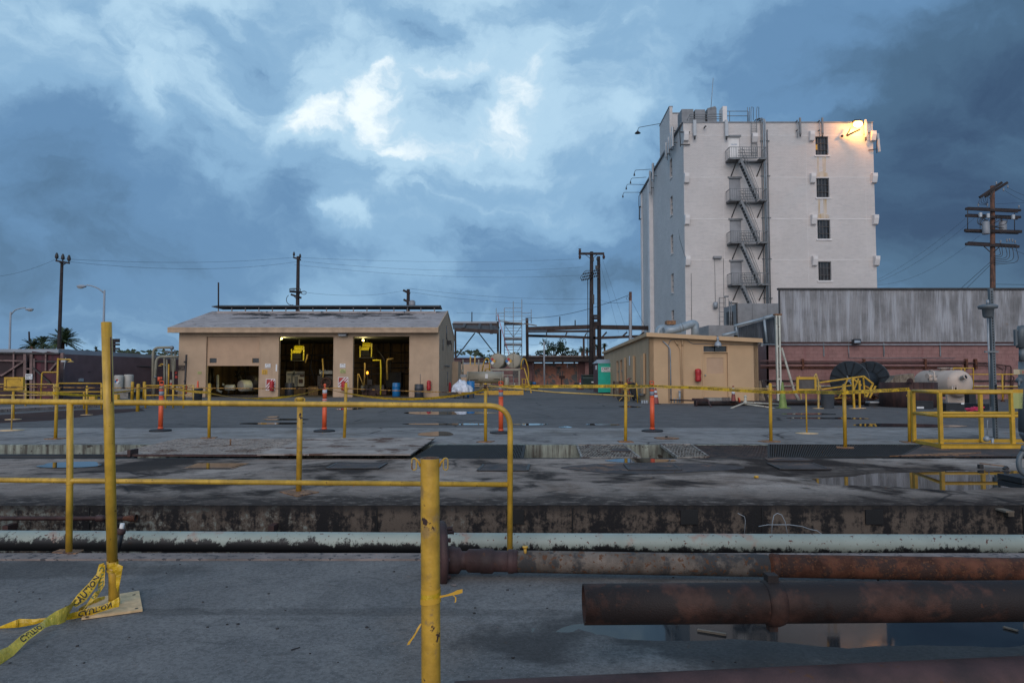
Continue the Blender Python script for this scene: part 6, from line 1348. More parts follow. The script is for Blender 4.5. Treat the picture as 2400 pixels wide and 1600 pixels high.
b.cyl((p.x - .1, YT - .15, p.z + .1), (p.x - .1, YT - .15, q.z - .1), .035, n=6); b.build('outrigger', 'darkmetal', t)
for i, (px, y0, y1) in enumerate(((1586.5, 297, 343), (1581.5, 310, 347), (1576, 321, 358), (1570, 334, 368), (1537, 382, 420), (1530, 400, 450))):
 u_ = lw_at(px + 4, 330); P_ = Vector((TXL, YT + .352, 0)) + lu * u_ - ln * .4; h = at(px, y0, P_.y).z - at(px, y1, P_.y).z; z = at(px, y1, P_.y).z
 t = thing('panel_antenna', ('panel antenna on the tower side nearest the front corner', 'second side panel antenna from the front corner', 'third side panel antenna from the front corner', 'lowest of the four side antennas near the corner', 'side panel antenna in the far rear group, upper', 'side panel antenna in the far rear group, lower')[i], 'antenna', (P_.x, P_.y, z), 'panel antennas on the tower')
 b = B(); b.prism([(P_.x, P_.y, z), (P_.x - .15, P_.y, z), (P_.x - .15, P_.y + .3, z), (P_.x, P_.y + .3, z)], (0, 0, h)); b.build('panel', 'antenna', t)
 b = B(); b.box((P_.x + .0, P_.y + .1, z + h * .2), (P_.x + .38, P_.y + .16, z + h * .2 + .06)); b.box((P_.x + .0, P_.y + .1, z + h * .8), (P_.x + .38, P_.y + .16, z + h * .8 + .06)); b.cyl((P_.x + .06, P_.y + .13, z - .3), (P_.x + .06, P_.y + .13, z + h), .03, n=6); b.build('bracket', 'darkmetal', t)
b = B(); Yq = YT - .15
for y in (310, 339): b.bar(at(1594, y, Yq), at(1617, y, Yq), .10, .08)
b.tube(rnd([at(1595, 344, Yq), at(1593, 305, Yq), at(1596, 290, Yq), at(1603, 285, YT + .5)], .4), .04, 6); solo(b, 'corner_bracket', 'darkmetal', 'dark brackets and cable at the front left corner of the tower', 'bracket')
t = thing('security_camera', 'small dark camera pointing right, between the two left white antennas', 'camera', at(1652, 300, YT - .3)); b = B(); b.tube([at(1650, 300, YT - .3), at(1655, 295, YT - .4)], .07, 8); b.build('camera_body', 'black', t); b = B(); b.cyl(at(1650, 300, YT - .3), at(1650, 300, YT), .03); b.build('arm', 'greysteel', t)
def armlight(x0, y0, x1, y1, label, shade):
 u_ = min(lw_at(x0, y0), LL - .2); P_ = Vector((TXL, YT + .352, 0)) + lu * u_; Y = P_.y; a0 = at(x0, y0, Y); a1 = at(x1, y1, Y); t = thing('arm_light', label, 'lamp', a0, 'gooseneck lamps off the tower side')
 b = B(); d_ = -1; b.tube(rnd([a0, a1, a1 + Vector((-.12, 0, -.35))], .12), .03, 6); b.build('arm', 'darkmetal', t)
 e = a1 + Vector((-.12, 0, -.35)); b = B()
 b.lathe(e - Vector((0, 0, .30)), [(.34, 0), (.30, .05), (.10, .22), (.06, .30)] if shade else [(.10, 0), (.09, .1), (.05, .3)], 12); b.build('lamp_shade', 'darkmetal', t)
armlight(1547, 290, 1497, 299, 'dark shaded gooseneck lamp high on the stair head', True)
armlight(1534, 396.5, 1489, 399, 'gooseneck lamp on the tower side, topmost of the four lower ones', False); armlight(1515, 415.5, 1480, 418, 'gooseneck lamp on the tower side, second of the four lower ones', False)
armlight(1512, 433, 1470, 432, 'gooseneck lamp on the tower side, third of the four lower ones', False); armlight(1504, 451, 1462, 451, 'gooseneck lamp on the tower side, lowest and rearmost', False)
b = B(); Yq = YBK - .5; b.tube([at(1503, 450, Yq), at(1497.5, 460, Yq), at(1497.5, 483, Yq)], .05, 6); b.bar(at(1497, 485, Yq), at(1502, 485, Yq), .15); b.tube([at(1498.5, 485, Yq), at(1498.5, 515, Yq)], .07, 6); b.bar(at(1497, 514, Yq), at(1503, 514, Yq), .12); solo(b, 'rear_bracket', 'darkmetal', 'dark looped bracket at the far rear edge of the tower', 'bracket')
b = B(); b.tube([at(1578, 415, 67.5), at(1586, 500, 65.5), at(1593, 560, 64), at(1607, 606, 61.7)], .02, 5); solo(b, 'hanging_cable', 'darkmetal', 'thin cable curving down the tower side to the front corner', 'cable')
t = thing('sodium_floodlight', 'glowing orange floodlight on the tower top right corner', 'lamp', at(2008, 295, YT - .5)); c = at(2010, 289, YT - .55)
b = B(); b.prism([c + Vector((-.42, -.3, .12)), c + Vector((.34, -.3, .12)), c + Vector((.26, -.12, .30)), c + Vector((-.34, -.12, .30))], (0, .5, 0)); b.build('housing', 'darkmetal', t)
b = B(); b.sphere(c + Vector((0, -.05, -.10)), .38, 14, (1.1, .7, .75)); b.build('lens', 'sodium', t)
b = B(); b.bar(at(1984, 319, YT - .3), at(2016, 303, YT - .9), .14, .12); b.tube(rnd([at(1983, 318, YT - .3), at(1990, 308, YT - .5), at(1993, 300, YT - .4)], .3), .05, 6); b.sphere(at(1974, 319, YT - .2), .13, 8); b.build('bracket_arm', 'darkmetal', t)
li = bpy.data.lights.new('floodlight_bulb', 'POINT'); li.energy = 330; li.color = (1.0, .40, .09); li.shadow_soft_size = .12; lo_ = bpy.data.objects.new('floodlight_bulb', li); COL.objects.link(lo_); lo_.location = c + Vector((0, -.42, -.42))
t = thing('roof_access_ladder', 'small ladder on the lower tower wall above the grey roof boxes', 'ladder', at(1693, 760, YT - .3)); Yq = YT - .3
for x in (1686, 1700): b = B(); b.tube([at(x, 697, Yq), at(x + 1, 775, Yq)], .03, 6); b.build('stringer', 'greysteel', t)
for k in range(7): b = B(); b.tube([at(1686, 698 + k * 11, Yq), at(1700, 698 + k * 11, Yq)], .02, 5); b.build('rung', 'greysteel', t)
t = thing('hanging_lamp', 'small grey cylinder lamp on a thin conduit on the tower wall', 'lamp', at(1677, 722, YT - .2)); b = B(); b.tube([at(1677, 708, YT - .2), at(1677, 722, YT - .2)], .20, 10); b.build('body', 'galv', t); b = B(); b.tube([at(1675, 606, YT - .05), at(1677, 708, YT - .1)], .015, 5); b.build('conduit', 'greysteel', t)
b = B(); b.pbox(1673, 600, 1692, 605, YT - .35, .33); solo(b, 'wall_light_bar', 'hvac', 'grey strip fixture on the tower wall left of the lowest landing', 'lamp')
b = B()
for x, y0, y1 in ((1696, 606, 760), (1620, 640, 770), (1708, 700, 765), (1711, 710, 765)): b.tube([at(x, y0, YT - .04), at(x + 1, y1, YT - .04)], .022, 5)
solo(b, 'thin_wall_conduits', 'greysteel', 'thin vertical conduits on the lower tower wall', 'conduit')
# ---- GREY ROOF BOXES, DUCT, LEAN-TO
def gbox(x0, y0, x1, y1, Y, d, label, name='roof_panel', m='hvac'):
 b = B(); b.pbox(x0, y0, x1, y1, Y, d); return solo(b, name, m, label, 'roof box')
b = B(); b.pbox(1600, 786, 1830, 800, 44, 12); b.pbox(1600, 786, 1830, 950, 44, .3); solo(b, 'rear_building', 'tanfresh', 'low building mass behind the tan office roof', 'building')
gbox(1661, 762, 1720, 790, 40, 3, 'low wide grey roof box behind the office roof')
t = thing('grey_parapet', 'wide grey panelled parapet box beneath the fire escape', 'roof box', at(1776, 800, 46));
for x0, x1 in ((1729, 1763.5), (1764, 1799.5), (1800, 1826)): b = B(); b.pbox(x0, 711, x1, 800, 46, 3); b.build('panel', 'hvac', t)
b = B(); b.pbox(1711, 709, 1729, 712, 46.2, .1); b.pbox(1726.5, 712, 1729, 790, 45.9, .09); b.pbox(1708, 730, 1726, 790, 47, .5); b.build('frame', 'darkmetal', t)
b = B()
for x in (1710, 1714): b.tube([at(x, 706, 45), at(x, 790, 45)], .04, 6)
b.pbox(1699, 693, 1708, 696, 46, .2); solo(b, 'grey_standpipes', 'greysteel', 'pair of thin standpipes left of the grey parapet box', 'pipe')
t = thing('roof_duct', 'pale blue-grey duct with rusty round fan housing above the office roof', 'duct', at(1580, 785, 35)); Yq = 35.5
b = B(); b.lathe(at(1560, 782, 36.2) , [(.36, 0), (.46, .02), (.50, .10), (.50, .3), (.4, .4)], 22, (-.35, .94, .0)) ; b.build('fan_housing', 'duct', t)
b = B(); b.pbox(1563, 751, 1584, 760, 36.4, .5); b.build('rusty_box', 'rustplate', t)
b = B(); b.tube(rnd([at(1556, 777, 35.2), at(1590, 770, 35.3), at(1612, 762, 35.4), at(1629, 757, 35.5), at(1630, 795, 35.5)], .35, 8), .21, 16); b.build('duct_run', 'duct', t)
for x, y in ((1571, 773.5), (1593, 769), (1600, 766)): b = B(); b.lathe(at(x, y, 35.3), [(.222, -.02), (.222, .02)], 16, (1, 0, .25)); b.build('duct_band', 'galv', t)
t = thing('lean_to_roof', 'dark corrugated lean-to with pale pipe frame between office and cream column', 'lean-to', at(1780, 800, 34.5)); Yq = 34.2
b = B()
for (p, q, r) in (((1693, 786), (1725, 778), .07), ((1721, 764), (1790, 746), .07), ((1790, 746), (1818, 738.5), .09), ((1725, 764), (1728, 786), .05), ((1791, 748), (1797, 803), .06)): b.tube([at(*p, Yq), at(*q, Yq)], r, 8)
b.build('pipe_frame', 'duct', t)
b = B(); x0_ = at(1729, 800, Yq + .3).x; x1_ = at(1828, 800, Yq + .3).x; n_ = 96; vs = []; zb_ = at(1780, 806, Yq + .3).z
for i in range(n_ + 1):
 f_ = i / n_; x = x0_ + (x1_ - x0_) * f_; y = Yq + .3 + .02 * math.sin(i * 1.57); vs += [(x, y, zb_), (x, y, at(1729 + 99 * f_, 768 - 28 * f_, Yq + .3).z)]
b.add(vs, [(2 * i, 2 * i + 2, 2 * i + 3, 2 * i + 1) for i in range(n_)]); b.build('corrugated_sheet', 'corrdark', t)
# ---- PINK BLOCK WALL + CORRUGATED WALL
YP = 36.4
PX0 = at(1802, 870, YP).x; PX1 = PX0 + 34; ZP = at(2000, 803, YP).z; ZC = at(2000, 679, YP).z
t_ = thing('pink_warehouse', 'long warehouse with pink block base and streaked grey corrugated upper wall', 'building', (PX0, YP, 0))
b = B(); b.box((PX0, YP, 0), (PX1, YP + .3, ZP)); b.build('base_wall', 'pinkmortar', t_)
rg = random.Random(9); bw, bh = .40, .20; far = B(); blk = None; xv = at(2410, 870, YP).x
nrow = int(ZP / bh); count = 0
for r_ in reversed(range(nrow)):
 x = PX0 + (0 if r_ % 2 else -.2)
 while x < PX1:
  x0_ = max(x, PX0); x1_ = min(x + bw, PX1)
  if count < 290 and x >= PX0 and x < xv:
   if blk is None: b = B(); b.box((x0_ + .004, YP - .010, r_ * bh + .004), (x0_ + bw - .004, YP - .0005, r_ * bh + bh - .004)); blk = b.build('wall_block', 'pink', t_); bx = (x0_, r_)
   else: o = blk.copy(); COL.objects.link(o); o.location = blk.location + Vector((x0_ - bx[0], -rg.random() * .003, (r_ - bx[1]) * bh))
   count += 1; x += bw; continue
  far.box((x0_ + .004, YP - .008 - rg.random() * .004, r_ * bh + .004), (x1_ - .004, YP - .0005, r_ * bh + bh - .004)); x += bw
far.build('wall_blocks', 'pink', t_, kind='stuff')
b = B(); b.prism([(at(1778, 900, YP + 3.5).x, YP + 3.5, 0), (PX0, YP + .02, 0), (PX0, YP + .3, 0), (at(1778, 900, YP + 3.5).x, YP + 3.8, 0)], (0, 0, ZP)); b.build('return_wall', 'pink', t_)
CX0 = at(1829, 740, YP).x
b = B(); n_ = 1500; L_ = PX1 - CX0; vs = []
for i in range(n_ + 1):
 x = CX0 + L_ * i / n_; y = YP - .03 + .013 * math.sin(i * math.pi / 2 + .6); vs += [(x, y, ZP + .03), (x, y, ZC)]
b.add(vs, [(2 * i, 2 * i + 2, 2 * i + 3, 2 * i + 1) for i in range(n_)], False); b.build('corrugated_wall', 'corr', t_)
b = B(); b.box((CX0, YP + .03, ZP), (PX1, YP + .25, ZC - .02)); b.prism([(CX0 + .3, YP + .26, 0), (PX1, YP + .26, 0), (PX1, YP + 12, 0), ((CX0 + .3) * (YP + 12) / YP + .4, YP + 12, 0)], (0, 0, ZC - .06)); b.build('shell', 'greysteel', t_)
b = B(); b.box((CX0 - .12, YP - .10, ZC - .02), (PX1, YP + .1, ZC + .09)); b.build('eave_trim', 'darkmetal', t_)
b = B(); b.tube([(CX0 - .06, YP - .06, ZC), (CX0 - .06, YP - .06, ZP + .3)], .04, 6); b.build('corner_trim', 'darkmetal', t_)
b = B(); b.box((PX0, YP - .06, ZP - .02), (PX1, YP - .013, ZP + .045)); b.build('ledge', 'maroonpipe', t_)
pz = lambda py, px=2000, Y=YP - .1: at(px, py, Y).z
def wallpipe(y0, x0, x1, r, m, label, off=.12, name='wall_pipe'):
 b = B(); b.tube([(at(x0, y0, YP).x, YP - off, pz(y0)), (at(x1, y0, YP).x if x1 < 2500 else PX1, YP - off, pz(y0))], r, 8); solo(b, name, m, label, 'pipe', 'pipes along the pink wall')
wallpipe(807.5, 1784, 2600, .035, 'galv', 'pale conduit running just below the corrugated sheeting'); wallpipe(845, 1780, 2262, .028, 'pink', 'topmost rusty pink pipe on the pink wall')
wallpipe(850.5, 1780, 2310, .035, 'maroonpipe', 'dark maroon pipe, second from top of the wall pipes'); wallpipe(856.5, 1780, 2250, .05, 'pink', 'thick pink pipe in the middle of the wall pipes', .14)
wallpipe(861.5, 1780, 2262, .03, 'rustpipe', 'rusty pipe just below the thick pink wall pipe'); wallpipe(892, 1790, 2600, .04, 'darkmetal', 'dark horizontal pipe low on the pink wall'); wallpipe(904.5, 1790, 2600, .04, 'creampole', 'pale horizontal pipe lowest on the pink wall')
wallpipe(838.5, 1989, 2236, .015, 'greysteel', 'hair thin conduit above the rusty wall pipes')
for i, px in enumerate((1879, 2022, 2165, 2261, 2283)): b = B(); b.box((at(px - 2.5, 850, YP).x, YP - .19, pz(865)), (at(px + 2.5, 850, YP).x, YP - .011, pz(841))); solo(b, 'pipe_bracket', 'rustpipe', 'rusty bracket under the pink wall pipes, ' + ('leftmost behind the sign panel', 'above the cable reel', 'left of the cream tank', 'above the cream tank', 'rightmost of all')[i], 'bracket', 'brackets on the pink wall')
for i, px in enumerate((1931, 2072, 2204)):
 b = B(); b.pbox(px - 1.2, 803, px + 1.2, 834.5, YP - .07, .05); solo(b, 'wall_strap', 'greysteel', ('grey vertical strap on the pink wall, left of the floodlight', 'grey vertical strap on the pink wall, right of the floodlight', 'grey vertical strap on the pink wall above the cream tank')[i], 'strap', 'vertical straps on the pink wall')
b = B(); b.tube([at(1989, 808, YP - .08), at(1990, 838, YP - .08)], .018, 6); solo(b, 'drop_conduit', 'galv', 'thin vertical conduit below the wall floodlight', 'conduit')
t = thing('wall_floodlight', 'black floodlight on the joint of corrugated and pink wall', 'lamp', at(2009, 805, YP - .3)); b = B(); b.prism([at(2001, 794, YP - .25), at(2018, 794, YP - .25), at(2019, 804, YP - .5), at(2001, 805, YP - .5)], (0, .2, -.05)); b.build('housing', 'black', t); b = B(); b.quad(at(2002.5, 803.5, YP - .51), at(2017, 803, YP - .51), at(2016.5, 797.5, YP - .40), at(2003, 797.5, YP - .40)); b.build('lens', 'galv', t); b = B(); b.tube(rnd([at(2001, 797, YP - .1), at(1993, 793, YP - .1), at(1990, 800, YP - .1), at(1989, 808, YP - .1)], .1), .012, 5); b.build('cable', 'greysteel', t)
b = B(); Yq = YP - .2; b.tube(rnd([at(2310, 851, Yq), at(2345, 855, Yq), at(2370, 858, Yq), at(2369, 935, Yq)], .12), .035, 6); b.tube(rnd([at(2285, 856, Yq), at(2335, 857.5, Yq), at(2350, 866, Yq)], .1), .03, 6); b.tube([at(2358, 856, Yq), at(2355, 880, Yq), at(2352, 932, Yq)], .03, 6); b.tube(rnd([at(2370, 880, Yq), at(2377, 884, Yq), at(2375, 895, Yq), at(2371, 925, Yq)], .15), .03, 6); solo(b, 'bent_wall_pipes', 'maroonpipe', 'bent dark pipes dropping down the pink wall at the far right', 'pipe')
t = thing('cream_column', 'chipped cream lattice column with slanting brace before the pink wall', 'column', Vector((at(1825, 938, 33.5).x, 33.5, 0))); Yq = 33.5
for x in (1822.5, 1829.5): b = B(); b.bar(Vector((at(x - 1, 880, Yq).x, Yq, 0)), Vector((at(x - 1, 880, Yq).x, Yq, at(x, 737, Yq).z)), .075, .14); b.build('upright', 'creamcol', t)
for y in (739, 809, 886, 920): b = B(); b.pbox(1823, y, 1830, y + 4, Yq - .04, .08); b.build('tie_plate', 'creamcol', t)
b = B(); b.tube([at(1832, 815, Yq), at(1860, 913, Yq - .2), Vector((at(1868, 937, Yq).x, Yq - .25, 0))], [.05, .065, .09], 8); b.build('brace', 'creampole', t)
b = B(); b.pbox(1816, 735, 1833, 738.5, Yq - .1, .25); b.build('cap_plate', 'rustplate', t)
# ---- CABLE REEL
t = thing('cable_reel', 'huge empty charcoal cable reel standing before the pink wall', 'cable reel', Vector((at(2015, 930, 34).x, 34.5, 0)))
RA = Vector((at(1991, 887, 33.6).x, 33.6, 1.0)); RB = Vector((at(2040, 886, 35.3).x, 35.3, 1.03)); ra = (RB - RA).normalized(); RR = .93
for nm, c in (('a', RA), ('b', RB)):
 b = B(); s = 1 if nm == 'b' else 1
 ex = ra.orthogonal().normalized(); ey = ra.cross(ex); n_ = 48; rh = .26
 vs = []
 for off in (-.035, .035):
  for rad in (RR, rh if nm == 'a' else .02): vs += [c + ra * off + (ex * math.cos(2 * math.pi * k / n_) + ey * math.sin(2 * math.pi * k / n_)) * rad for k in range(n_)]
 fs = []
 for k in range(n_):
  k2 = (k + 1) % n_; fs += [(k, k2, n_ + k2, n_ + k), (2 * n_ + k, 3 * n_ + k, 3 * n_ + k2, 2 * n_ + k2), (k, 2 * n_ + k, 2 * n_ + k2, k2), (n_ + k, n_ + k2, 3 * n_ + k2, 3 * n_ + k)]
 b.add(vs, fs, False); b.build('flange', 'reel', t)
 for k in range(12):
  a = 2 * math.pi * k / 12 + .2; d_ = ex * math.cos(a) + ey * math.sin(a); b = B(); b.bar(c - ra * .045 + d_ * .30, c - ra * .045 + d_ * (RR - .03), .05, .03, up=ra); b.build('rib', 'black', t)
 b = B(); b.tube([c - ra * .0 + (ex * math.cos(2 * math.pi * k / n_) + ey * math.sin(2 * math.pi * k / n_)) * RR for k in range(n_)], .035, 6, closed=True); b.build('rim', 'reel', t)
b = B(); b.tube([RA + ra * .036, RB - ra * .036], .44, 28); b.build('hub_barrel', 'reel', t)
b = B(); b.tube([RA + ra * .03, RA + ra * .04], .255, 20); b.build('hub_opening', 'bore', t)
b = B()
for k in range(4):
 a = k * 1.57 + .5; d_ = ex * math.cos(a) + ey * math.sin(a); b.bar(RA - ra * .01, RA - ra * .01 + d_ * .26, .05, .03, up=ra)
b.build('hub_spoke', 'galv', t)
c = gz(1891, 1015); t = thing('panel_stand', 'grey panel in a yellow frame on a round based stand', 'sign stand', c); Yq = c.y
b = B()
for x0, y0, x1, y1 in ((1867, 883, 1914, 889), (1867, 911, 1914, 916), (1867, 889, 1872.5, 911), (1909, 889, 1914, 911)): b.pbox(x0, y0, x1, y1, Yq - .02, .03)
b.build('frame', 'yellow', t)
b = B(); b.pbox(1872, 888.5, 1909.5, 911.5, Yq - .005, .012); b.build('panel', 'mesh', t)
b = B(); b.tube([c, at(1889, 915, Yq)], .0165, 10); b.build('pole', 'yellow', t)
b = B(); b.lathe(c, [(.225, 0), (.225, .006), (.05, .012), (.02, .02)], 24); b.build('base_plate', 'woodyellow', t)
t = thing('sign_box_stand', 'yellow sign box on a stand at the far left', 'sign stand', gz(31, 983)); Yq = gz(31, 983).y
b = B(); b.pbox(9, 883.5, 54, 914, Yq - .05, .08); b.build('box', 'yellow', t)
b = B()
for x0, y0, x1, y1 in ((15, 888, 48, 888.8), (15, 909, 40, 909.8), (14.6, 888, 15.3, 910), (47.5, 888, 48.2, 893)): b.pbox(x0, y0, x1, y1, Yq - .056, .005)
b.build('panel_line', 'darkmetal', t)
b = B(); b.tube([gz(31, 983), at(31.5, 914, Yq)], .032, 10); b.build('pole', 'yellow', t)
b = B(); b.lathe(gz(31, 983), [(.20, 0), (.20, .012), (.04, .02)], 20); b.build('base_plate', 'woodyellow', t)
t = thing('thin_stand', 'thin pale yellow stand with flat round base at the left edge', 'stand', gz(27, 1008)); b = B(); b.tube([gz(27, 1008), at(29, 925, gz(27, 1008).y)], .014, 8); b.build('pole', 'yellowdull', t); b = B(); b.lathe(gz(27, 1008), [(.24, 0), (.24, .008), (.02, .014)], 22); b.build('base_plate', 'woodyellow', t)
t = thing('leaning_barrier', 'tangle of leaning yellow barrier rails before the cable reel', 'barrier', Vector((at(1990, 957, 25.6).x, 25.6, 0))); Yq = 25.8
def yb(pts, w=.055, nm='rail', Y=None, m='yellow'):
 b = B()
 for i in range(len(pts) - 1): b.bar(at(*pts[i], Y or Yq), at(*pts[i + 1], Y or Yq), w, w)
 b.build(nm, m, t)
yb([(1921, 896), (2024, 881.5)], .06, Y=27); yb([(2024, 881.5), (2046, 899), (2030, 930)], .06, Y=26.6); yb([(2023, 882), (2027, 930)], .05, Y=26.8)
yb([(1925, 912), (2000, 902)], .05, Y=27); yb([(1996, 884), (2018, 903)], .06, Y=26.2); yb([(1998, 885), (2002, 957)], .065, 'post', Y=25.6); yb([(2014, 891), (2015, 955)], .06, 'post', Y=25.9)
yb([(2012, 887), (1998, 920)], .045, Y=26.6); yb([(1986, 888), (1976, 912)], .045, Y=27); yb([(2052, 904), (2038, 932)], .055, Y=27); yb([(2024, 902), (2047, 915)], .04, Y=27)
yb([(1918, 893), (1918, 957)], .055, 'post', Y=25.7, m='yellowdull'); yb([(1873, 880), (1878, 936)], .04, 'post', Y=28, m='yellowdull'); yb([(1912, 875), (1924, 912)], .05, Y=28, m='yellowdull'); yb([(1912, 875), (1908, 884)], .04, Y=28, m='yellowdull')
yb([(1965, 931), (1978, 912)], .03, Y=28); yb([(1956, 933), (1985, 931)], .03, Y=28)
for x, y, Y in ((2002, 957, 25.6), (2017, 955, 25.9), (1918, 957.5, 25.7)):
 b = B(); b.lathe(Vector((at(x, y, Y).x, Y, 0)), [(.2, 0), (.2, .012), (.04, .02)], 18); b.build('base_plate', 'woodyellow', t)
b = B(); b.pbox(1915, 892, 1922, 903, 27, .1); b.build('junction_box', 'greyplastic', t)
c = Vector((at(1940, 957, 25.8).x, 25.8, 0)); t = thing('grey_trash_can', 'grey ribbed plastic trash can behind the tape', 'trash can', c)
b = B(); b.lathe(c, [(.20, 0), (.215, .02), (.24, .52), (.262, .54), (.262, .60), (.25, .61), (.235, .6), (.20, .1)], 24); b.build('can_body', 'greyplastic', t); b = B(); b.tube(arc(c + Vector((0, 0, .46)), .243, 0, 2 * math.pi, 24, (1, 0, 0), (0, 1, 0)), .008, 5, closed=True); b.build('rib', 'greyplastic', t)
c = Vector((at(1835, 958, 26.0).x, 26.0, 0)); cone(c, .98, 'tall faded lime green cone before the cream column', 'limegreen', None, .165)
b = B(); rg = random.Random(21)
for k in range(26):
 x = rg.uniform(1950, 2075); y = rg.uniform(925, 945); Y = rg.uniform(28, 31); q = at(x, y, Y); q.z = max(q.z, .03); p2 = q + Vector((rg.uniform(-.5, .5), rg.uniform(-.3, .3), rg.uniform(-.1, .4))); p2.z = max(p2.z, .05); b.tube([q, p2], rg.uniform(.03, .09), 6)
solo(b, 'scrap_pile', 'rustpipe', 'pile of rusty scrap pipes at the foot of the cable reel', 'scrap')
b = B(); b.tube([at(2042, 921, 29), at(2070, 938, 28)], .05, 8); b.tube([at(1955, 946, 28.5), at(1970, 928, 29)], .05, 8); solo(b, 'rusty_lever', 'rustpipe', 'slanting rusty pipe left of the brown tub', 'pipe')
t = thing('toolbox', 'black toolbox with pale lid beside the brown tub', 'toolbox', Vector((at(2050, 947, 27.6).x, 27.6, 0))); b = B(); c = Vector((at(2036, 947, 27.6).x, 27.6, 0)); b.box(c, c + Vector((.42, .35, .13))); b.build('box', 'black', t); b = B(); b.box(c + Vector((.05, .0, .135)), c + Vector((.55, .35, .19))); b.build('lid', 'antenna', t)
c = Vector((at(2136, 955, 27).x, 27.2, 0)); t = thing('rusty_tub', 'large dark rusty round steel tub in front of the cream tank', 'tub', c); hz = at(2136, 896, 26.4).z
b = B(); b.lathe(c, [(.98, 0), (1.02, .01), (1.02, hz), (.98, hz), (.98, .1)], 40); b.build('tub_wall', 'tub', t)
b = B(); q = at(2132, 888, 26.2); b.prism([at(2125, 896, 26.17), at(2141, 896, 26.17), at(2140, 889, 26.17), at(2136, 886, 26.17), at(2131, 886, 26.17), at(2127, 889, 26.17)], (0, .03, 0)); b.build('lifting_lug', 'tub', t)
b = B()
for k in range(3): a = -1.9 + k * .35; b.box(c + Vector((math.cos(a) * 1.03 - .01, math.sin(a) * 1.03, .02)), c + Vector((math.cos(a) * 1.03 + .01, math.sin(a) * 1.03 + .02, hz)))
b.build('weld_strip', 'tub', t)
for i, (pts, lbl) in enumerate((([(2084, 896), (2144, 895), (2142, 882), (2096, 884)], 'weathered timber baulk lying on the rusty tub, lower'), ([(2096, 886), (2143, 881.5), (2142, 875), (2097, 880)], 'weathered timber baulk lying on the rusty tub, upper'))):
 b = B(); b.prism([at(*p, 26.9 + i * .05) for p in pts], (0, .35, 0)); solo(b, 'timber_baulk', 'greywood', lbl, 'timber', 'timbers on the rusty tub')
c = Vector((at(2248, 947, 29.4).x, 29.6, 0)); t = thing('cream_tank', 'large cream steel pressure tank lying on saddles', 'tank', c)
hc = at(2249, 899, 29.6); ax = Vector((-.06, 1, 0)).normalized(); r = .59; L_ = 2.2
prof = [(.02, -.27), (r * .35, -.26), (r * .62, -.22), (r * .84, -.14), (r * .96, -.06), (r, 0), (r, L_), (r * .96, L_ + .06), (r * .84, L_ + .14), (r * .6, L_ + .22), (.02, L_ + .27)]
b = B(); b.lathe(hc, prof, 36, ax); b.build('shell', 'creamtank', t)
up_ = Vector((0, 0, 1)); sd_ = ax.cross(up_).normalized()
p = hc - ax * .10 + sd_ * .02 + Vector((.10, 0, .26)); b = B(); dn = Vector((.45, -.85, .28)).normalized(); q0 = at(2253, 886, 29.25)
b.lathe(q0, [(.09, 0), (.09, .16), (.13, .16), (.13, .20), (.085, .20), (.085, .1)], 20, dn); nz = b.build('nozzle', 'creamtank', t)
b = B(); b.lathe(q0 + dn * .185, [(.08, 0), (.08, .018)], 16, dn); b.build('nozzle_bore', 'bore', nz)
q1 = at(2238, 913, 29.12); mf = Vector((.5, -.85, -.2)).normalized(); b = B(); mx_ = mf.orthogonal(); ring = arc(q1, .19, 0, 2 * math.pi, 26, Vector((.86, .5, 0)), Vector((0, .25, .97))); b.tube(ring, .028, 8, closed=True); mw = b.build('manway_ring', 'creamtank', t)
b = B(); b.quad(*[p_ + Vector((.01, .02, 0)) for p_ in ring]); b.build('manway_bore', 'bore', mw)
b = B(); b.bar(q1 + Vector((-.09, -.08, -.18)), q1 + Vector((-.09, -.08, .18)), .04); b.bar(q1 + Vector((.09, -.0, -.18)), q1 + Vector((.09, -.0, .18)), .04); b.bar(q1 + Vector((-.1, -.05, .12)), q1 + Vector((.1, .02, .12)), .04); b.build('manway_yoke', 'creamtank', mw)
for k in (.15, 1.8):
 b = B(); s0 = hc + ax * k; w_ = .46; p4 = [s0 + sd_ * -w_, s0 + sd_ * w_];
 b.prism([Vector((p4[0].x, p4[0].y, 0)), Vector((p4[1].x, p4[1].y, 0)), Vector((p4[1].x, p4[1].y, .62)), Vector((s0.x, s0.y, .33)), Vector((p4[0].x, p4[0].y, .62))], ax * .12); b.build('saddle', 'creamtank', t)
b = B(); q = at(2183, 881, 29.6); b.tube([q + Vector((.25, .1, 0)), q - Vector((.2, .1, 0))], .075, 12); b.lathe(q - Vector((.22, .1, 0)), [(.12, 0), (.12, .04)], 16, (-1, -.2, 0)); b.build('side_nozzle', 'creamtank', t)
b = B(); b.tube(rnd([at(2178, 869, 29.6), at(2189, 869, 29.4), at(2191, 893, 29.2)], .2), .035, 8); b.lathe(at(2176, 889, 29.5), [(.1, 0), (.1, .3)], 14, (1, -.3, 0)); b.build('pipework', 'creamtank', t)
b = B(); m_ = hc + ax * 1.0 + Vector((0, 0, r)); b.lathe(m_ - Vector((0, 0, .02)), [(.13, 0), (.13, .1), (.22, .1), (.22, .14)], 18); b.lathe(hc + ax * .5 + Vector((0, 0, r - .02)), [(.05, 0), (.05, .1), (.08, .1), (.08, .13)], 12); b.build('top_nozzle', 'creamtank', t)
b = B(); b.tube(rnd([at(2245, 935, 29.2), at(2250, 938, 29.1), at(2255, 935, 29.1)], .05), .03, 6); b.build('drain', 'creamtank', t)
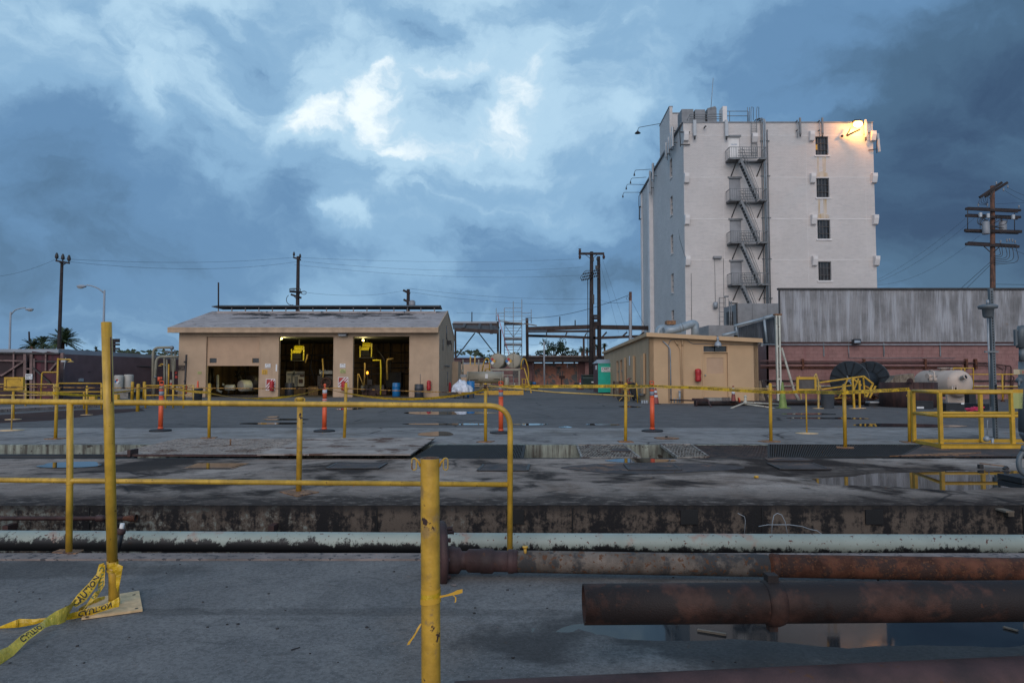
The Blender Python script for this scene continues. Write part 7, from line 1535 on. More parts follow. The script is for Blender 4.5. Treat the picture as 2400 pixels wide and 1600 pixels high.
def pbx(name, x0, y1, x1, y0, Y, d, m, label, cat, rot=0):
 xa = at(x0, y1, Y).x; xb = at(x1, y1, Y).x; h = at(x0, y0, Y).z - at(x0, y1, Y).z; t = thing(name, label, cat, ((xa + xb) / 2, Y, 0)); b = B(); b.box((xa, Y, 0), (xb, Y + d, h)); b.build('box', m, t)
 b = B(); b.box((xa - .01, Y - .012, h), (xb + .01, Y + d, h + .03)); b.build('lid_edge', m, t); return t, xa, xb, h
t, xa, xb, h = pbx('black_case', 2147, 957, 2188, 940, 25.2, .4, 'black', 'black case standing against the rusty tub', 'case'); b = B(); b.box((xa + .02, 25.18, .02), (xa + .28, 25.19, .09)); b.build('white_label', 'signwhite', t)
t, xa, xb, h = pbx('black_case', 2218, 964, 2261, 946, 23.2, .45, 'black', 'larger black case in front beside the pink hose', 'case'); b = B(); b.box((xb - .14, 23.15, h - .005), (xb - .04, 23.16, h + .05)); b.build('white_label', 'signwhite', t); b = B(); b = marks(b, (xa + .1, 23.19, .03), (1, 0, 0), (0, 0, 1), .2, .03, 1, 3); b.build('lettering', 'antenna', t)
b = B(); b.bar(Vector((at(2232, 950, 25).x, 25.6, .12)), Vector((at(2314, 958, 24.2).x, 24.2, .12)), .28, .22); solo(b, 'long_black_box', 'black', 'long low black box lying behind the pink hose', 'case')
t = thing('pink_hose', 'bright pink hose heaped beside the black case', 'hose', Vector((at(2282, 964, 23.2).x, 23.2, 0))); rg = random.Random(4)
for k in range(9):
 cx = at(2270 + rg.uniform(0, 24), 960, 23.3).x; pts = [Vector((cx + math.cos(a) * rg.uniform(.10, .26), 23.3 + math.sin(a) * rg.uniform(.08, .2), .03 + .014 * k + .02 * math.sin(a * 3 + k))) for a in [i * .55 for i in range(10)]]
 b = B(); b.tube(pts, .018, 6); b.build('hose_coil', 'pinkhose', t)
b = B(); b.tube([Vector((at(2292, 962, 23.2).x, 23.2, .02)), Vector((at(2300, 962, 23).x, 23.0, .02)), Vector((at(2309, 960, 23.2).x, 23.3, .02))], .018, 6); b.build('hose_end', 'pinkhose', t)
b = B(); b.box(Vector((at(2272, 945, 28.5).x, 28.5, 0)), Vector((at(2288, 945, 28.5).x, 28.8, at(2280, 913, 28.5).z))); solo(b, 'black_pump', 'black', 'black upright pump just right of the cream tank', 'pump')
t = thing('platform_rail', 'yellow railing along the pink wall behind the cream tank', 'railing', Vector((at(2280, 930, 33).x, 33, 0))); Yq = 33
for pts in ([(2234, 870), (2234, 862.5), (2281, 862.5), (2281, 918)], [(2253, 863), (2253, 870)], [(2261, 863), (2261, 872)]): b = B(); b.tube([at(x, y, Yq) for x, y in pts], .035, 6); b.build('gate_frame', 'yellow', t)
for y in (877, 905.5): b = B(); b.tube([at(2272, y, Yq), at(2440, y, Yq)], .03, 6); b.build('rail', 'yellow', t)
b = B(); b.tube([at(2349, 877, Yq), Vector((at(2350, 932, Yq).x, Yq, 0))], .04, 6); b.build('post', 'yellow', t)
b = B(); b.lathe(Vector((at(2350, 932, Yq).x, Yq, 0)), [(.09, 0), (.09, .06), (.04, .08)], 10); b.build('foot', 'rustpipe', t)
# ---- YELLOW CAGE PLATFORM (right)
t = thing('yellow_cage', 'yellow pipe cage on a channel base standing over the pit at the right', 'cage', gz(2205, 1050)); Yf_, Yb_ = 11.25, 12.35
xb = at(2143, 1037, Yb_).x; xf = at(2206, 1050, Yf_).x; zt_f = at(2206, 919.5, Yf_).z; zt_b = at(2143, 915.5, Yb_).z; zm_f = at(2206, 974.5, Yf_).z; zm_b = at(2143, 967.5, Yb_).z; z0f = at(2206, 1046, Yf_).z; XE = at(2560, 1046, Yf_).x
cr = .027
b = B(); b.tube([(xb, Yb_, zt_b), (xf, Yf_, zt_f)], cr, 12); b.build('top_rail', 'yellow', t)
b = B(); b.tube([(xf, Yf_, zt_f), (XE, Yf_, zt_f)], cr, 12); b.build('top_rail', 'yellow', t)
b = B(); b.tube([(xb, Yb_, zt_b), (XE, Yb_, zt_b)], cr * .9, 12); b.build('top_rail', 'yellow', t)
b = B(); b.tube([(xb, Yb_, zm_b), (xf, Yf_, zm_f)], cr, 12); b.build('mid_rail', 'yellow', t)
b = B(); b.tube([(xf, Yf_, zm_f), (XE, Yf_, zm_f)], cr, 12); b.build('mid_rail', 'yellow', t)
b = B(); b.tube([(xb, Yb_, zm_b), (XE, Yb_, zm_b)], cr, 12); b.build('mid_rail', 'yellow', t)
for x, Y, zt__ in ((xf, Yf_, zt_f), (at(2372, 980, Yf_).x, Yf_, zt_f), (at(2530, 980, Yf_).x, Yf_, zt_f), (xb, Yb_, zt_b), (at(2299, 980, Yb_).x, Yb_, zt_b), (at(2450, 980, Yb_).x, Yb_, zt_b)):
 b = B(); b.bar((x, Y, .02), (x, Y, zt__), .056, .056); b.build('post', 'yellow', t)
zc0 = at(2300, 1048, Yf_).z; zc1 = at(2300, 1037, Yf_).z
b = B(); b.box((xf - .03, Yf_ - .05, .0), (XE, Yf_ - .03, .085)); b.box((xf - .03, Yf_ - .05, .075), (XE, Yf_ + .03, .09)); b.build('base_channel', 'yellow', t)
b = B(); b.prism([(xb, Yb_, .0), (xf - .03, Yf_ - .05, .0), (xf - .03, Yf_ - .05, .085), (xb, Yb_, .05)], (.03, .02, 0)); b.build('base_channel', 'yellow', t)
b = B(); b.box((xb, Yb_ + .03, 0), (XE, Yb_ + .06, .06)); b.build('base_channel', 'yellow', t)
b = B(); b.prism([gz(2155, 1041), gz(2210, 1053), gz(2310, 1053), gz(2300, 1050)], (0, 0, .004)); solo(b, 'flat_dark_sheet', 'bore', 'dark flat strip under the cage front edge', 'sheet')
Yq = 12.5; base = gz(2334, 1034); t = thing('channel_post', 'perforated grey channel post carrying a round grey lamp', 'lamp post', base)
b = B(); b.bar(Vector((base.x - .02, Yq, 0)), at(2320, 560, Yq), .07, .07) if False else b.bar(Vector((at(2334, 1034, Yq).x, Yq, 0)), at(2321, 676, Yq), .062, .062); b.build('channel', 'stroughgrey', t)
b = B(); p = Vector((at(2334, 1034, Yq).x, Yq, 0)); q = at(2321, 676, Yq)
for k in range(56):
 c = p.lerp(q, (k + .7) / 57) + Vector((0, -.033, 0)); b.box(c + Vector((-.009, -.002, -.014)), c + Vector((.009, 0, .014)))
b.build('slot_hole', 'bore', t, kind='stuff')
b = B(); p1 = Vector((at(2322, 953, Yq + .1).x, Yq + .1, at(2322, 953, Yq).z)); b.tube([p1, at(2315, 742, Yq - .02)], .017, 8); b.build('conduit', 'galv', t)
b = B(); b.pbox(2309, 822, 2341, 826, Yq - .05, .03); b.build('strut_arm', 'greysteel', t)
b = B(); c = at(2316, 745, Yq - .15); b.lathe(c, [(.06, 0), (.085, .03), (.095, .16), (.15, .17), (.16, .20), (.16, .22), (.10, .245), (.03, .25)], 20); b.build('lamp_body', 'stroughgrey', t)
b = B(); b.lathe(c + Vector((0, 0, .25)), [(.02, 0), (.03, .04), (.02, .08)], 8); b.bar(c + Vector((0, 0, .20)), at(2326, 722, Yq), .05, .02); b.build('lamp_mount', 'galv', t)
b = B(); b.tube([at(2335, 900, Yq - .06), at(2338, 970, Yq - .06)], .012, 6); b.build('dark_cable', 'black', t)
b = B(); b.box(p + Vector((-.07, -.07, 0)), p + Vector((.07, .07, .012))); b.build('foot_plate', 'greysteel', t)
t = thing('valve_fitting', 'grey valve ball with short pipe on the cage base', 'valve', at(2315, 1035, 11.4)); Yv = 11.3; b = B(); b.sphere(at(2312, 1028, Yv), .05, 10); b.tube([at(2315, 1028, Yv), at(2325, 1029, Yv)], .02, 8); b.tube([at(2326, 1048, Yv - .03), at(2326, 1026, Yv - .03)], .022, 8); b.tube([at(2314, 1020, Yv), at(2314, 990, Yv), at(2315, 983, Yv)], .009, 6); b.build('body', 'galv', t)
t = thing('angle_bracket', 'short rusty bent steel angle on the deck by the right puddle', 'steel angle', gz(2300, 1095)); b = B(); b.bar(gz(2296, 1094) + Vector((0, 0, .05)), gz(2360, 1098) + Vector((0, 0, .03)), .06, .008); b.build('plate', 'rustplate', t); b = B(); b.bar(gz(2298, 1097), gz(2298, 1097) + Vector((0, 0, .05)), .05); b.bar(gz(2360, 1100), gz(2355, 1100) + Vector((0, 0, .03)), .05); b.build('foot', 'darkmetal', t)
Yq = 7.35; t = thing('electrical_box', 'tall grey electrical enclosure with warning labels at the right edge', 'electrical box', gz(2410, 1130));
b = B(); b.tube([at(2396, 845, Yq), at(2396, 815, Yq)], .032, 14); b.tube([at(2393, 815, Yq), at(2393, 778, Yq), at(2396, 766, Yq)], .045, 16); b.tube([at(2394, 771, Yq), at(2440, 766, Yq)], .04, 12); b.build('conduit_body', 'stroughgrey', t)
b = B()
for y in (775, 806): b.sphere(at(2383, y, Yq), .016, 8)
b.pbox(2380, 772, 2385, 810, Yq - .01, .03); b.build('cover_plate', 'stroughgrey', t)
b = B(); b.tube([at(2418, 1012, Yq), at(2418, 848, Yq)], [.118, .118], 24); b.lathe(at(2418, 846, Yq), [(.118, 0), (.10, .02), (.05, .03)], 20); b.lathe(at(2419, 1012, Yq), [(.118, 0), (.115, -.03), (.085, -.10), (.05, -.12)], 20); b.build('enclosure', 'stroughgrey', t)
b = B(); b.sphere(at(2389, 891, Yq - .08), .035, 10); b.tube([at(2389, 891, Yq - .1), at(2388, 905, Yq - .12)], .012, 6); b.build('switch_handle', 'stroughgrey', t)
b = B(); b.tube(rnd([at(2410, 1034, Yq), at(2404, 1050, Yq), at(2386, 1075, Yq), at(2390, 1105, Yq), at(2430, 1125, Yq)], .3, 8), .026, 12); b.build('flexible_conduit', 'stroughgrey', t)
b = B(); b.tube([at(2403, 1045, Yq), at(2399, 1058, Yq)], .034, 12); b.build('coupling', 'stroughgrey', t)
def lab(x0, y0, x1, y1, m, nm='label'):
 vs = []; c = at(2418, 900, Yq)
 b = B(); n_ = 6; vs = []
 for i in range(n_ + 1):
  x = x0 + (x1 - x0) * i / n_; X = at(x, 930, Yq - .1).x; dx_ = X - c.x; y = Yq - math.sqrt(max(0, .1195 ** 2 - dx_ ** 2)); vs += [(X, y, at(x, y1, Yq - .1).z), (X, y, at(x, y0, Yq - .1).z)]
 b.add(vs, [(2 * i, 2 * i + 2, 2 * i + 3, 2 * i + 1) for i in range(n_)]); return b.build(nm, m, t)
lab(2394, 865, 2416, 877, 'labelcream'); lab(2391, 912, 2430, 921, 'labelorange'); lab(2391, 921, 2430, 958, 'labelyellow')
text('H', .045, at(2396, 875.5, Yq - .125), (.93, -.35, 0), (0, 0, 1), 'redpaint', t)
b = B(); m0 = at(2392.5, 956, Yq - .118); marks(b, at(2393, 943, Yq - .13), (.94, -.33, 0), (0, 0, 1), .09, .085, 5, 9); b.build('lettering', 'ink', t)
b = B(); tr = [at(2393.5, 954, Yq - .128), at(2400, 954, Yq - .135), at(2397, 945, Yq - .132)]; b.tube(tr, .0016, 4, closed=True); b.tube([at(2397, 952, Yq - .136), at(2397, 948, Yq - .136)], .0012, 4); b.build('warning_triangle', 'ink', t)
b = B(); b.box(gz(2395, 1133), gz(2460, 1121) + Vector((0, 0, .06))); b.build('base_block', 'black', t)
# ---- CENTRE BACKGROUND
Ywl = 95.0
t = thing('peeling_gate', 'wide gate of peeling salmon and grey panels with crossed braces', 'gate', (at(1304, 903, Ywl).x, Ywl, 0))
for x0, x1 in ((1252, 1278), (1278, 1303), (1303, 1330), (1330, 1355)):
 b = B(); b.pbox(x0, 852, x1 - .3, 905, Ywl, .1); b.build('gate_panel', 'peelpink' if x0 < 1315 else 'galv' if False else 'peelpink', t)
def gb(x0, y0, x1, y1, w=.14, m='gateframe'): b = B(); b.bar(at(x0, y0, Ywl - .1), at(x1, y1, Ywl - .1), w, .08); b.build('brace', m, t)
for y in (851.5, 862, 903): gb(1252, y, 1355, y)
for x in (1252, 1278, 1303, 1316, 1354): gb(x, 851, x, 904)
gb(1254, 903, 1303, 864); gb(1254, 866, 1302, 902, .1); gb(1355, 903, 1316, 866); gb(1303, 885, 1316, 903); gb(1303, 862, 1316, 862)
b = B(); b.pbox(1311, 880, 1324, 886, Ywl - .2, .1); b.pbox(1315, 886, 1317.5, 904, Ywl - .2, .1); b.build('latch_box', 'maroonpipe', t)
t = thing('pink_yard_wall', 'pink block yard wall left of the peeling gate', 'wall', (at(1190, 903, Ywl).x, Ywl, 0)); b = B(); b.pbox(1070, 849, 1240, 905, Ywl, .3); b.build('wall', 'pink', t)
b = B()
for r_ in range(12):
 z = .08 + r_ * .26; x = at(1130, 880, Ywl).x + (.3 if r_ % 2 else 0)
 while x < at(1239, 880, Ywl).x - .55: b.box((x, Ywl - .02, z), (x + .57, Ywl - .0005, z + .23)); x += .6
b.build('wall_blocks', 'pink', t, kind='stuff')
for x0, x1 in ((1238, 1252), (1356, 1371)):
 b = B(); b.pbox(x0, 846, x1, 905, Ywl - .3, .8); solo(b, 'gate_pier', 'pink', 'pink pier on the left of the peeling gate' if x0 < 1300 else 'pink pier on the right of the peeling gate', 'pier')
b = B(); b.pbox(1371, 848, 1425, 905, Ywl - 2, .4); solo(b, 'pink_side_wall', 'pink', 'pink wall behind the green dumpster', 'wall')
t = thing('canopy_roof', 'low dark roof slab with pale rim above the peeling gate', 'roof', (at(1330, 840, 92).x, 92, at(1330, 847, 92).z)); b = B(); b.pbox(1226, 836, 1425, 847, 92, 6); b.build('slab', 'steelbrown', t); b = B(); b.pbox(1226, 833, 1425, 836, 91.8, 6.4); b.build('rim', 'lip', t)
b = B(); b.pbox(1055, 840, 1135, 848, 93, 3); b.pbox(1055, 838, 1132, 840, 92.8, 3.4); solo(b, 'low_roof', 'mauve', 'low mauve roof edge behind the annex wall', 'roof')
b = B(); b.pbox(1075, 853, 1150, 905, 70, .3); solo(b, 'tan_yard_wall', 'tan', 'tan wall behind the khaki horizontal tank', 'wall')
b = B(); b.pbox(1085, 849, 1135, 857, 74, 3); b.pbox(1110, 850, 1125, 857, 73, .5); solo(b, 'parked_truck_top', 'palegrey', 'pale grey vehicle roof peeking over the tan wall', 'vehicle')
t = thing('steel_canopy', 'brown steel canopy frame with deck and V braces between garage and scaffold', 'canopy', (at(1115, 905, 80).x, 80, 0)); Ys = 80
b = B(); b.add([at(1060, 754, Ys), at(1166, 754, Ys), at(1172, 780, Ys + 0.0), at(1064, 772, Ys), at(1060, 752, Ys + 9), at(1150, 757, Ys + 9)], [(0, 1, 2, 3)]);
a0, a1 = at(1062, 753, Ys), at(1166, 753, Ys);
b = B(); b.prism([a0, a1, at(1168, 757, Ys), at(1062, 757, Ys)], (0, 9, 0)); b.build('deck', 'palegrey', t)
b = B(); b.prism([at(1060, 757, Ys), at(1166, 757, Ys), at(1166, 763, Ys), at(1060, 762, Ys)], (0, .2, 0)); b.build('edge_beam', 'steelbrown', t)
b = B(); b.prism([at(1066, 768, Ys - 12), at(1168, 773, Ys - 12), at(1168, 782, Ys - 12), at(1066, 776, Ys - 12)], (0, .2, 0)); b.build('edge_beam', 'steelbrown', t)
b = B(); b.quad(at(1060, 760, Ys), at(1167, 762, Ys), at(1169, 778, Ys - 12), at(1062, 772, Ys - 12)); b.build('deck_underside', 'steelbrown', t)
for x0, y0, x1, y1 in ((1090, 762, 1085, 772), (1125, 762, 1122, 776), (1150, 762, 1152, 778)): b = B(); b.bar(at(x0, y0, Ys), at(x1, y1, Ys - 12), .3, .4); b.build('cross_beam', 'steelbrown', t)
for x0, y0, x1, y1, w in ((1167, 753, 1167, 840, .24), (1173, 772, 1173, 842, .2), (1067, 772, 1068, 838, .2), (1113, 780, 1070, 837, .12), (1122, 780, 1162, 832, .12)): b = B(); b.bar(at(x0, y0, Ys - 2), at(x1, y1, Ys - 2), w); b.build('column' if abs(x0 - x1) < 3 else 'brace', 'steelbrown', t)
b = B(); b.cyl(at(1106, 754, Ys), at(1106, 731, Ys), .06, n=6); solo(b, 'canopy_mast', 'darkmetal', 'thin dark mast on the left canopy deck', 'mast')
t = thing('steel_structure', 'long brown steel beam frame between scaffold and tower', 'steel frame', (at(1370, 905, 82).x, 82, 0)); Ys = 82
for x0, y0, x1, y1, w, h, nm in ((1235, 771, 1382, 766, .4, .5, 'beam'), (1382, 766, 1520, 768.5, .4, .5, 'beam'), (1237, 777, 1385, 776, .3, .25, 'beam'), (1236, 786.5, 1330, 789, .3, .3, 'beam'), (1330, 789, 1400, 792, .3, .3, 'beam'), (1400, 792, 1520, 787, .3, .3, 'beam'),
                          (1235, 745, 1236, 838, .34, .34, 'column'), (1368, 792, 1368.5, 836, .22, .22, 'column'), (1392.5, 770, 1393, 838, .3, .3, 'column'), (1281, 777, 1281, 786, .12, .12, 'strut'),
                          (1329, 778, 1325, 788, .14, .14, 'strut'), (1375, 780, 1369, 791, .14, .14, 'strut'), (1422, 778, 1410, 791, .18, .18, 'strut'), (1470, 778, 1458, 789, .18, .18, 'strut'), (1510, 778, 1496, 789, .18, .18, 'strut')):
 b = B(); b.bar(at(x0, y0, Ys), at(x1, y1, Ys), w, h); b.build(nm, 'steelbrown', t)
b = B(); b.quad(at(1238, 772, Ys), at(1282, 772, Ys), at(1282, 779, Ys - 6), at(1238, 779, Ys - 6)); b.build('deck_underside', 'steelbrown', t)
for i, x in enumerate((1312, 1348)): b = B(); b.cyl(at(x, 765, Ys), at(x, 742 if i == 0 else 750, Ys), .07, n=6); solo(b, 'frame_mast', 'darkmetal', ('taller dark mast standing on the long steel beam', 'shorter mast on the long steel beam')[i], 'mast')
t = thing('scaffold_tower', 'grey metal scaffold stair tower between the two steel canopies', 'scaffold', (at(1203, 905, 76).x, 76, 0)); Ys = 76
for x, y0 in ((1182, 722), (1203, 706), (1223, 701)):
 for dY in (0, 1.8): b = B(); b.tube([at(x, y0 + dY, Ys + dY), at(x, 842, Ys + dY)], .045, 6); b.build('upright', 'galv', t)
for x, y0, y1 in ((1163, 722, 752), (1168, 735, 755), (1245, 725, 757)): b = B(); b.tube([at(x, y0, Ys), at(x, y1, Ys)], .04, 6); b.build('upright', 'galv', t)
ys = [721.5, 731, 741, 752, 762, 768, 775, 782, 790, 797, 803, 812, 819, 826, 833]
for y in ys:
 for x0, x1 in ((1182, 1203), (1203, 1223)):
  b = B(); b.tube([at(x0, y, Ys), at(x1, y + (.8 if x0 < 1200 else 0), Ys)], .028, 5); b.build('rung', 'galv', t)
for y0 in (733, 741, 749):
 for x0, x1 in ((1163, 1182), (1223, 1245)): b = B(); b.tube([at(x0, y0, Ys), at(x1, y0, Ys)], .028, 5); b.build('rung', 'galv', t)
for y in (755, 791, 805): b = B(); b.pbox(1181, y, 1224, y + 3, Ys - .2, 2); b.build('platform', 'greysteel', t)
b = B(); b.bar(at(1170, 752, Ys - .5), at(1228, 760, Ys - .5), .25, .08); b.bar(at(1228, 758, Ys - .5), at(1258, 763, Ys - .5), .3, .1); b.build('plank', 'greywood', t)
b = B(); b.bar(at(1166, 736, Ys - .6), at(1193, 832, Ys - .6), .14, .06); b.build('red_rail', 'redpaint', t)
for x0, y0, x1, y1 in ((1182, 760, 1203, 790), (1223, 808, 1203, 838), (1182, 808, 1203, 836), (1223, 762, 1203, 790)): b = B(); b.tube([at(x0, y0, Ys + .9), at(x1, y1, Ys + .9)], .03, 5); b.build('diagonal', 'galv', t)
def ttank(px, label, digit):
 Y = 58; c = at(px, 845, Y); r = 17.1 * Y / 1600
 t = thing('khaki_tank', label, 'tank', (c.x, Y, c.z - r), 'round khaki tanks on the stand')
 ax = Vector((.12, .99, 0)); b = B(); b.lathe(c, [(.03, -.03), (r * .9, -.02), (r, 0), (r, 3.0), (r * .9, 3.1)], 36, ax); b.build('shell', 'tank', t)
 b = B(); b.tube(arc(c + Vector((0, -.01, 0)), r, 0, 2 * math.pi, 36, (1, 0, 0), (0, 0, 1)), .02, 5, closed=True); b.build('rim', 'tank', t)
 q = Vector((c.x - r * .62, Y - .035, c.z - .04)); s = .155
 for dx_, dz_, m_ in ((0, s, 'redpaint'), (-s, 0, 'blue'), (s, 0, 'labelorange'), (0, -s, 'signwhite')):
  b = B(); o = q + Vector((dx_, 0, dz_)); b.quad(o + Vector((-s, 0, 0)), o + Vector((0, 0, -s)), o + Vector((s, 0, 0)), o + Vector((0, 0, s))); b.build('hazard_diamond', m_, t)
 text('T ' + digit, .20, (c.x - .16, Y - .035, c.z - .1), (1, 0, 0), (0, 0, 1), 'ink', t, fit=.32)
 b = B(); b.box((c.x + .12, Y - .038, c.z - r * .68), (c.x + .36, Y - .036, c.z - r * .58)); b.build('label', 'signwhite', t)
 b = B(); b.lathe(c + ax * .9 + Vector((0, 0, r - .02)), [(.08, 0), (.08, .14), (.12, .14), (.12, .18)], 10); b.build('vent', 'tank', t)
 if digit == '9': b = B(); b.tube([c + Vector((0, -.05, -r)), c + Vector((0, -.05, r + .8))], .025, 6); b.build('gauge_pipe', 'tank', t)
ttank(1164.5, 'left round khaki tank with hazard diamond on the stand', '8'); ttank(1202.7, 'right round khaki tank with a vertical pipe across its face', '9')
Yk = 57; t = thing('tank_stand', 'khaki steel stand under the two round tanks', 'stand', (at(1185, 920, Yk).x, Yk, 0))
for x0, y0, x1, y1, nm in ((1148, 863.5, 1219.5, 868, 'beam'), (1150, 868, 1154, 908, 'leg'), (1215, 867, 1219, 912, 'leg'), (1202, 868, 1215, 885, 'control_box'), (1180, 878, 1203, 880, 'beam'), (1152, 906, 1219, 909, 'beam')):
 b = B(); b.pbox(x0, y0, x1, y1, Yk, .25 if nm != 'control_box' else .6); b.build(nm, 'tank' if nm != 'control_box' else 'mesh', t)
for x in (1203.5, 1190): b = B(); b.tube([at(x, 880, Yk), at(x, 916, Yk)], .03, 6); b.build('pipe', 'greysteel', t)
b = B(); b.tube([at(1183, 898, Yk), at(1215, 898, Yk)], .03, 6); b.tube([at(1193, 887, Yk), at(1215, 887, Yk)], .02, 6); b.build('pipe', 'tank', t)
for side, pts in ((0, [(1130, 870), (1134, 848), (1140, 839.5), (1145, 841), (1147, 850), (1147.5, 868)]), (1, [(1221, 864), (1222, 848), (1226, 840), (1231, 841), (1236, 855), (1239, 872), (1238, 895), (1237, 900)])):
 t = thing('hooped_ladder', ('yellow hooped ladder left of the round tanks', 'yellow hooped ladder right of the round tanks')[side], 'ladder', (at(pts[0][0], 920, 56).x, 56, 0))
 b = B(); b.tube(rnd([at(x, y, 56) for x, y in pts], .4, 3), .05, 6); b.build('hoop', 'yellow', t)
 if side:
  b = B(); b.tube([at(1221, 863.5, 55.5), at(1229, 863.5, 55.5), at(1246, 924, 50)], .055, 6); b.tube([at(1239, 892, 55), at(1240, 905, 53)], .05, 6); b.build('stringer', 'yellow', t)
  for y in (888, 900, 907): b = B(); b.tube([at(1222, y, 55.5), at(1236, y, 55.5)], .04, 6); b.build('rung', 'yellow', t)
  for x in (1224, 1232): b = B(); b.tube([at(x, 887, 55.5), at(x, 917, 55.5)], .04, 6); b.build('leg', 'yellow', t)
 else: b = B(); b.tube([at(1136, 872, 55.5), at(1139, 864, 55.5), at(1148, 864, 55.5)], .05, 6); b.tube([at(1129, 870, 56), at(1126, 912, 55)], .04, 6); b.build('stringer', 'yellow', t)
Yv = 46; t = thing('khaki_vessel', 'long khaki horizontal vessel with white notice on a yellow skid', 'vessel', (at(1137, 925, Yv).x, Yv, 0))
p = at(1096, 884.5, Yv); q = at(1179, 884.0, Yv); b = B(); r = 13.7 * Yv / 1600; b.tube([p, q], r, 28); b.build('shell', 'tank', t)
for c in (p, q): b = B(); b.lathe(c - Vector((.04, 0, 0)), [(r * 1.03, 0), (r * 1.03, .08)], 28, (1, 0, 0)); b.build('end_flange', 'tank', t)
b = B(); b.pbox(1137, 876, 1143.5, 886.5, Yv - r - .04, .02); b.build('notice', 'signwhite', t)
for x0, x1, y in ((1100, 1120, 886.5), (1158, 1174, 885)):
 b = B(); b.pbox(x0, y, x1, y + 1.6, Yv - r - .12, .1); b.pbox(x0 if x0 < 1150 else x1 - 1.5, y + 1.6, (x0 if x0 < 1150 else x1 - 1.5) + 1.5, 899, Yv - r - .12, .06); b.build('bracket', 'tank', t)
b = B(); b.pbox(1079, 877, 1093.5, 884, Yv, .3); b.build('grey_box', 'galv', t)
for x0, y0, y1 in ((1085, 842, 877), (1122, 842, 871)): b = B(); b.tube([at(x0, y0, Yv + 1), at(x0, y1, Yv + 1)], .05, 8); b.build('vent_pipe', 'tank', t)
b = B(); b.tube([at(1084, 866, Yv + .9), at(1084, 876, Yv + .9)], .08, 8); b.build('vent_collar', 'tank', t)
b = B(); b.lathe(at(1187, 903, Yv), [(.16, 0), (.18, .05), (.18, .5), (.12, .55)], 14); b.build('filter_pot', 'tank', t)
for y in (902, 906, 911): b = B(); b.tube([at(1106, y, Yv + .3), at(1215, y, Yv + .3)], .03, 6); b.build('pipe', 'tank', t)
for x in (1126, 1130, 1152, 1190, 1206): b = B(); b.tube([at(x, 897, Yv + .2), at(x - 1, 917, Yv + .2)], .04, 6); b.build('leg', 'tank', t)
b = B(); za = at(1180, 915, Yv - .8).z; b.box((at(1141, 920, Yv - .8).x, Yv - .8, .0), (at(1227, 920, Yv - .8).x, Yv - .72, max(za, .2))); b.box((at(1108, 920, Yv - .8).x, Yv - .7, .0), (at(1225, 920, Yv - .8).x, Yv + .8, .12)); b.build('skid', 'yellow', t)
for i, x in enumerate((1102.5, 1113)): b = B(); b.bar(at(x, 835, 62), at(x, 856, 62), .12); solo(b, 'yellow_upright', 'yellowdull', ('left of the two short yellow uprights over the tan wall', 'right of the two short yellow uprights over the tan wall')[i], 'post')
b = B(); b.tube([at(1276, 906, 88) * 1.0, at(1275, 801, 88)], .10, 8); solo(b, 'pale_pole', 'antenna', 'pale slim pole standing before the peeling gate', 'pole')
t = thing('cylinder_cart', 'cart with green and blue gas cylinders left of the peeling gate', 'cart', (at(1248, 925, 60).x, 60, 0))
for x, y0, y1, r, m_ in ((1243, 893, 906, .16, 'dumpgreen'), (1252, 895, 901, .16, 'blue'), (1252, 901, 908, .165, 'redpaint')): b = B(); b.tube([at(x, y0, 60), at(x, y1, 60)], r, 12); b.build('cylinder', m_, t)
for x in (1249, 1245): b = B(); b.tube([at(x, 850 if x == 1249 else 912, 60), at(x, 918, 60)], .04, 6); b.build('post', 'maroonpipe', t)
b = B(); b.lathe(at(1255, 912, 59.5), [(.22, -.05), (.22, .05)], 16, (.3, 1, 0)); b.lathe(at(1244, 913, 59.5), [(.16, -.05), (.16, .05)], 16, (.3, 1, 0)); b.build('wheel', 'rubber', t)
b = B(); b.box(Vector((at(1347, 913, 70).x, 70, 0)), Vector((at(1357, 913, 70).x, 70.5, at(1350, 895.5, 70).z))); solo(b, 'black_bin', 'black', 'small square black bin right of the gate', 'bin')
cone(Vector((at(1360, 913, 68).x, 68, 0)), .95, 'slim red cone with white band between black bin and dumpster', 'redpaint', [(.4, .6)], .12)
b = B(); p = Vector((at(1366, 915, 66).x, 66, 0)); b.tube([p, at(1365, 884, 66)], .06, 6); b.pbox(1360, 906, 1367, 909, 66, .2); solo(b, 'orange_post', 'orange', 'thin orange post beside the dumpster', 'post')
b = B(); c = Vector((at(1357, 916, 62).x, 62, 0)); b.box(c + Vector((-.2, 0, 0)), c + Vector((.45, .4, .12))); solo(b, 'dark_red_block', 'maroonpipe', 'low dark red block on the ground before the black bin', 'block')
t = thing('green_dumpster', 'dark green dumpster left of the portable toilet', 'dumpster', (at(1380, 912, 64).x, 64, 0)); Yd = 64
b = B(); za = at(1380, 880, Yd).z; b.prism([(at(1367, 900, Yd).x, Yd, .12), (at(1366, 900, Yd).x, Yd - .15, za * .8), (at(1366, 900, Yd).x, Yd, za), (at(1366, 900, Yd).x, Yd + 1.4, za), (at(1366, 900, Yd).x, Yd + 1.4, .12)], (1.35, 0, 0)); b.build('bin_body', 'dumpgreen', t)
b = B(); b.box((at(1366, 900, Yd).x - .03, Yd - .18, za), (at(1366, 900, Yd).x + 1.38, Yd + 1.4, za + .08)); b.build('lid', 'dumpgreen', t)
b = B(); b.pbox(1386, 894, 1392, 896.5, Yd - .22, .03); b.build('white_label', 'signwhite', t)
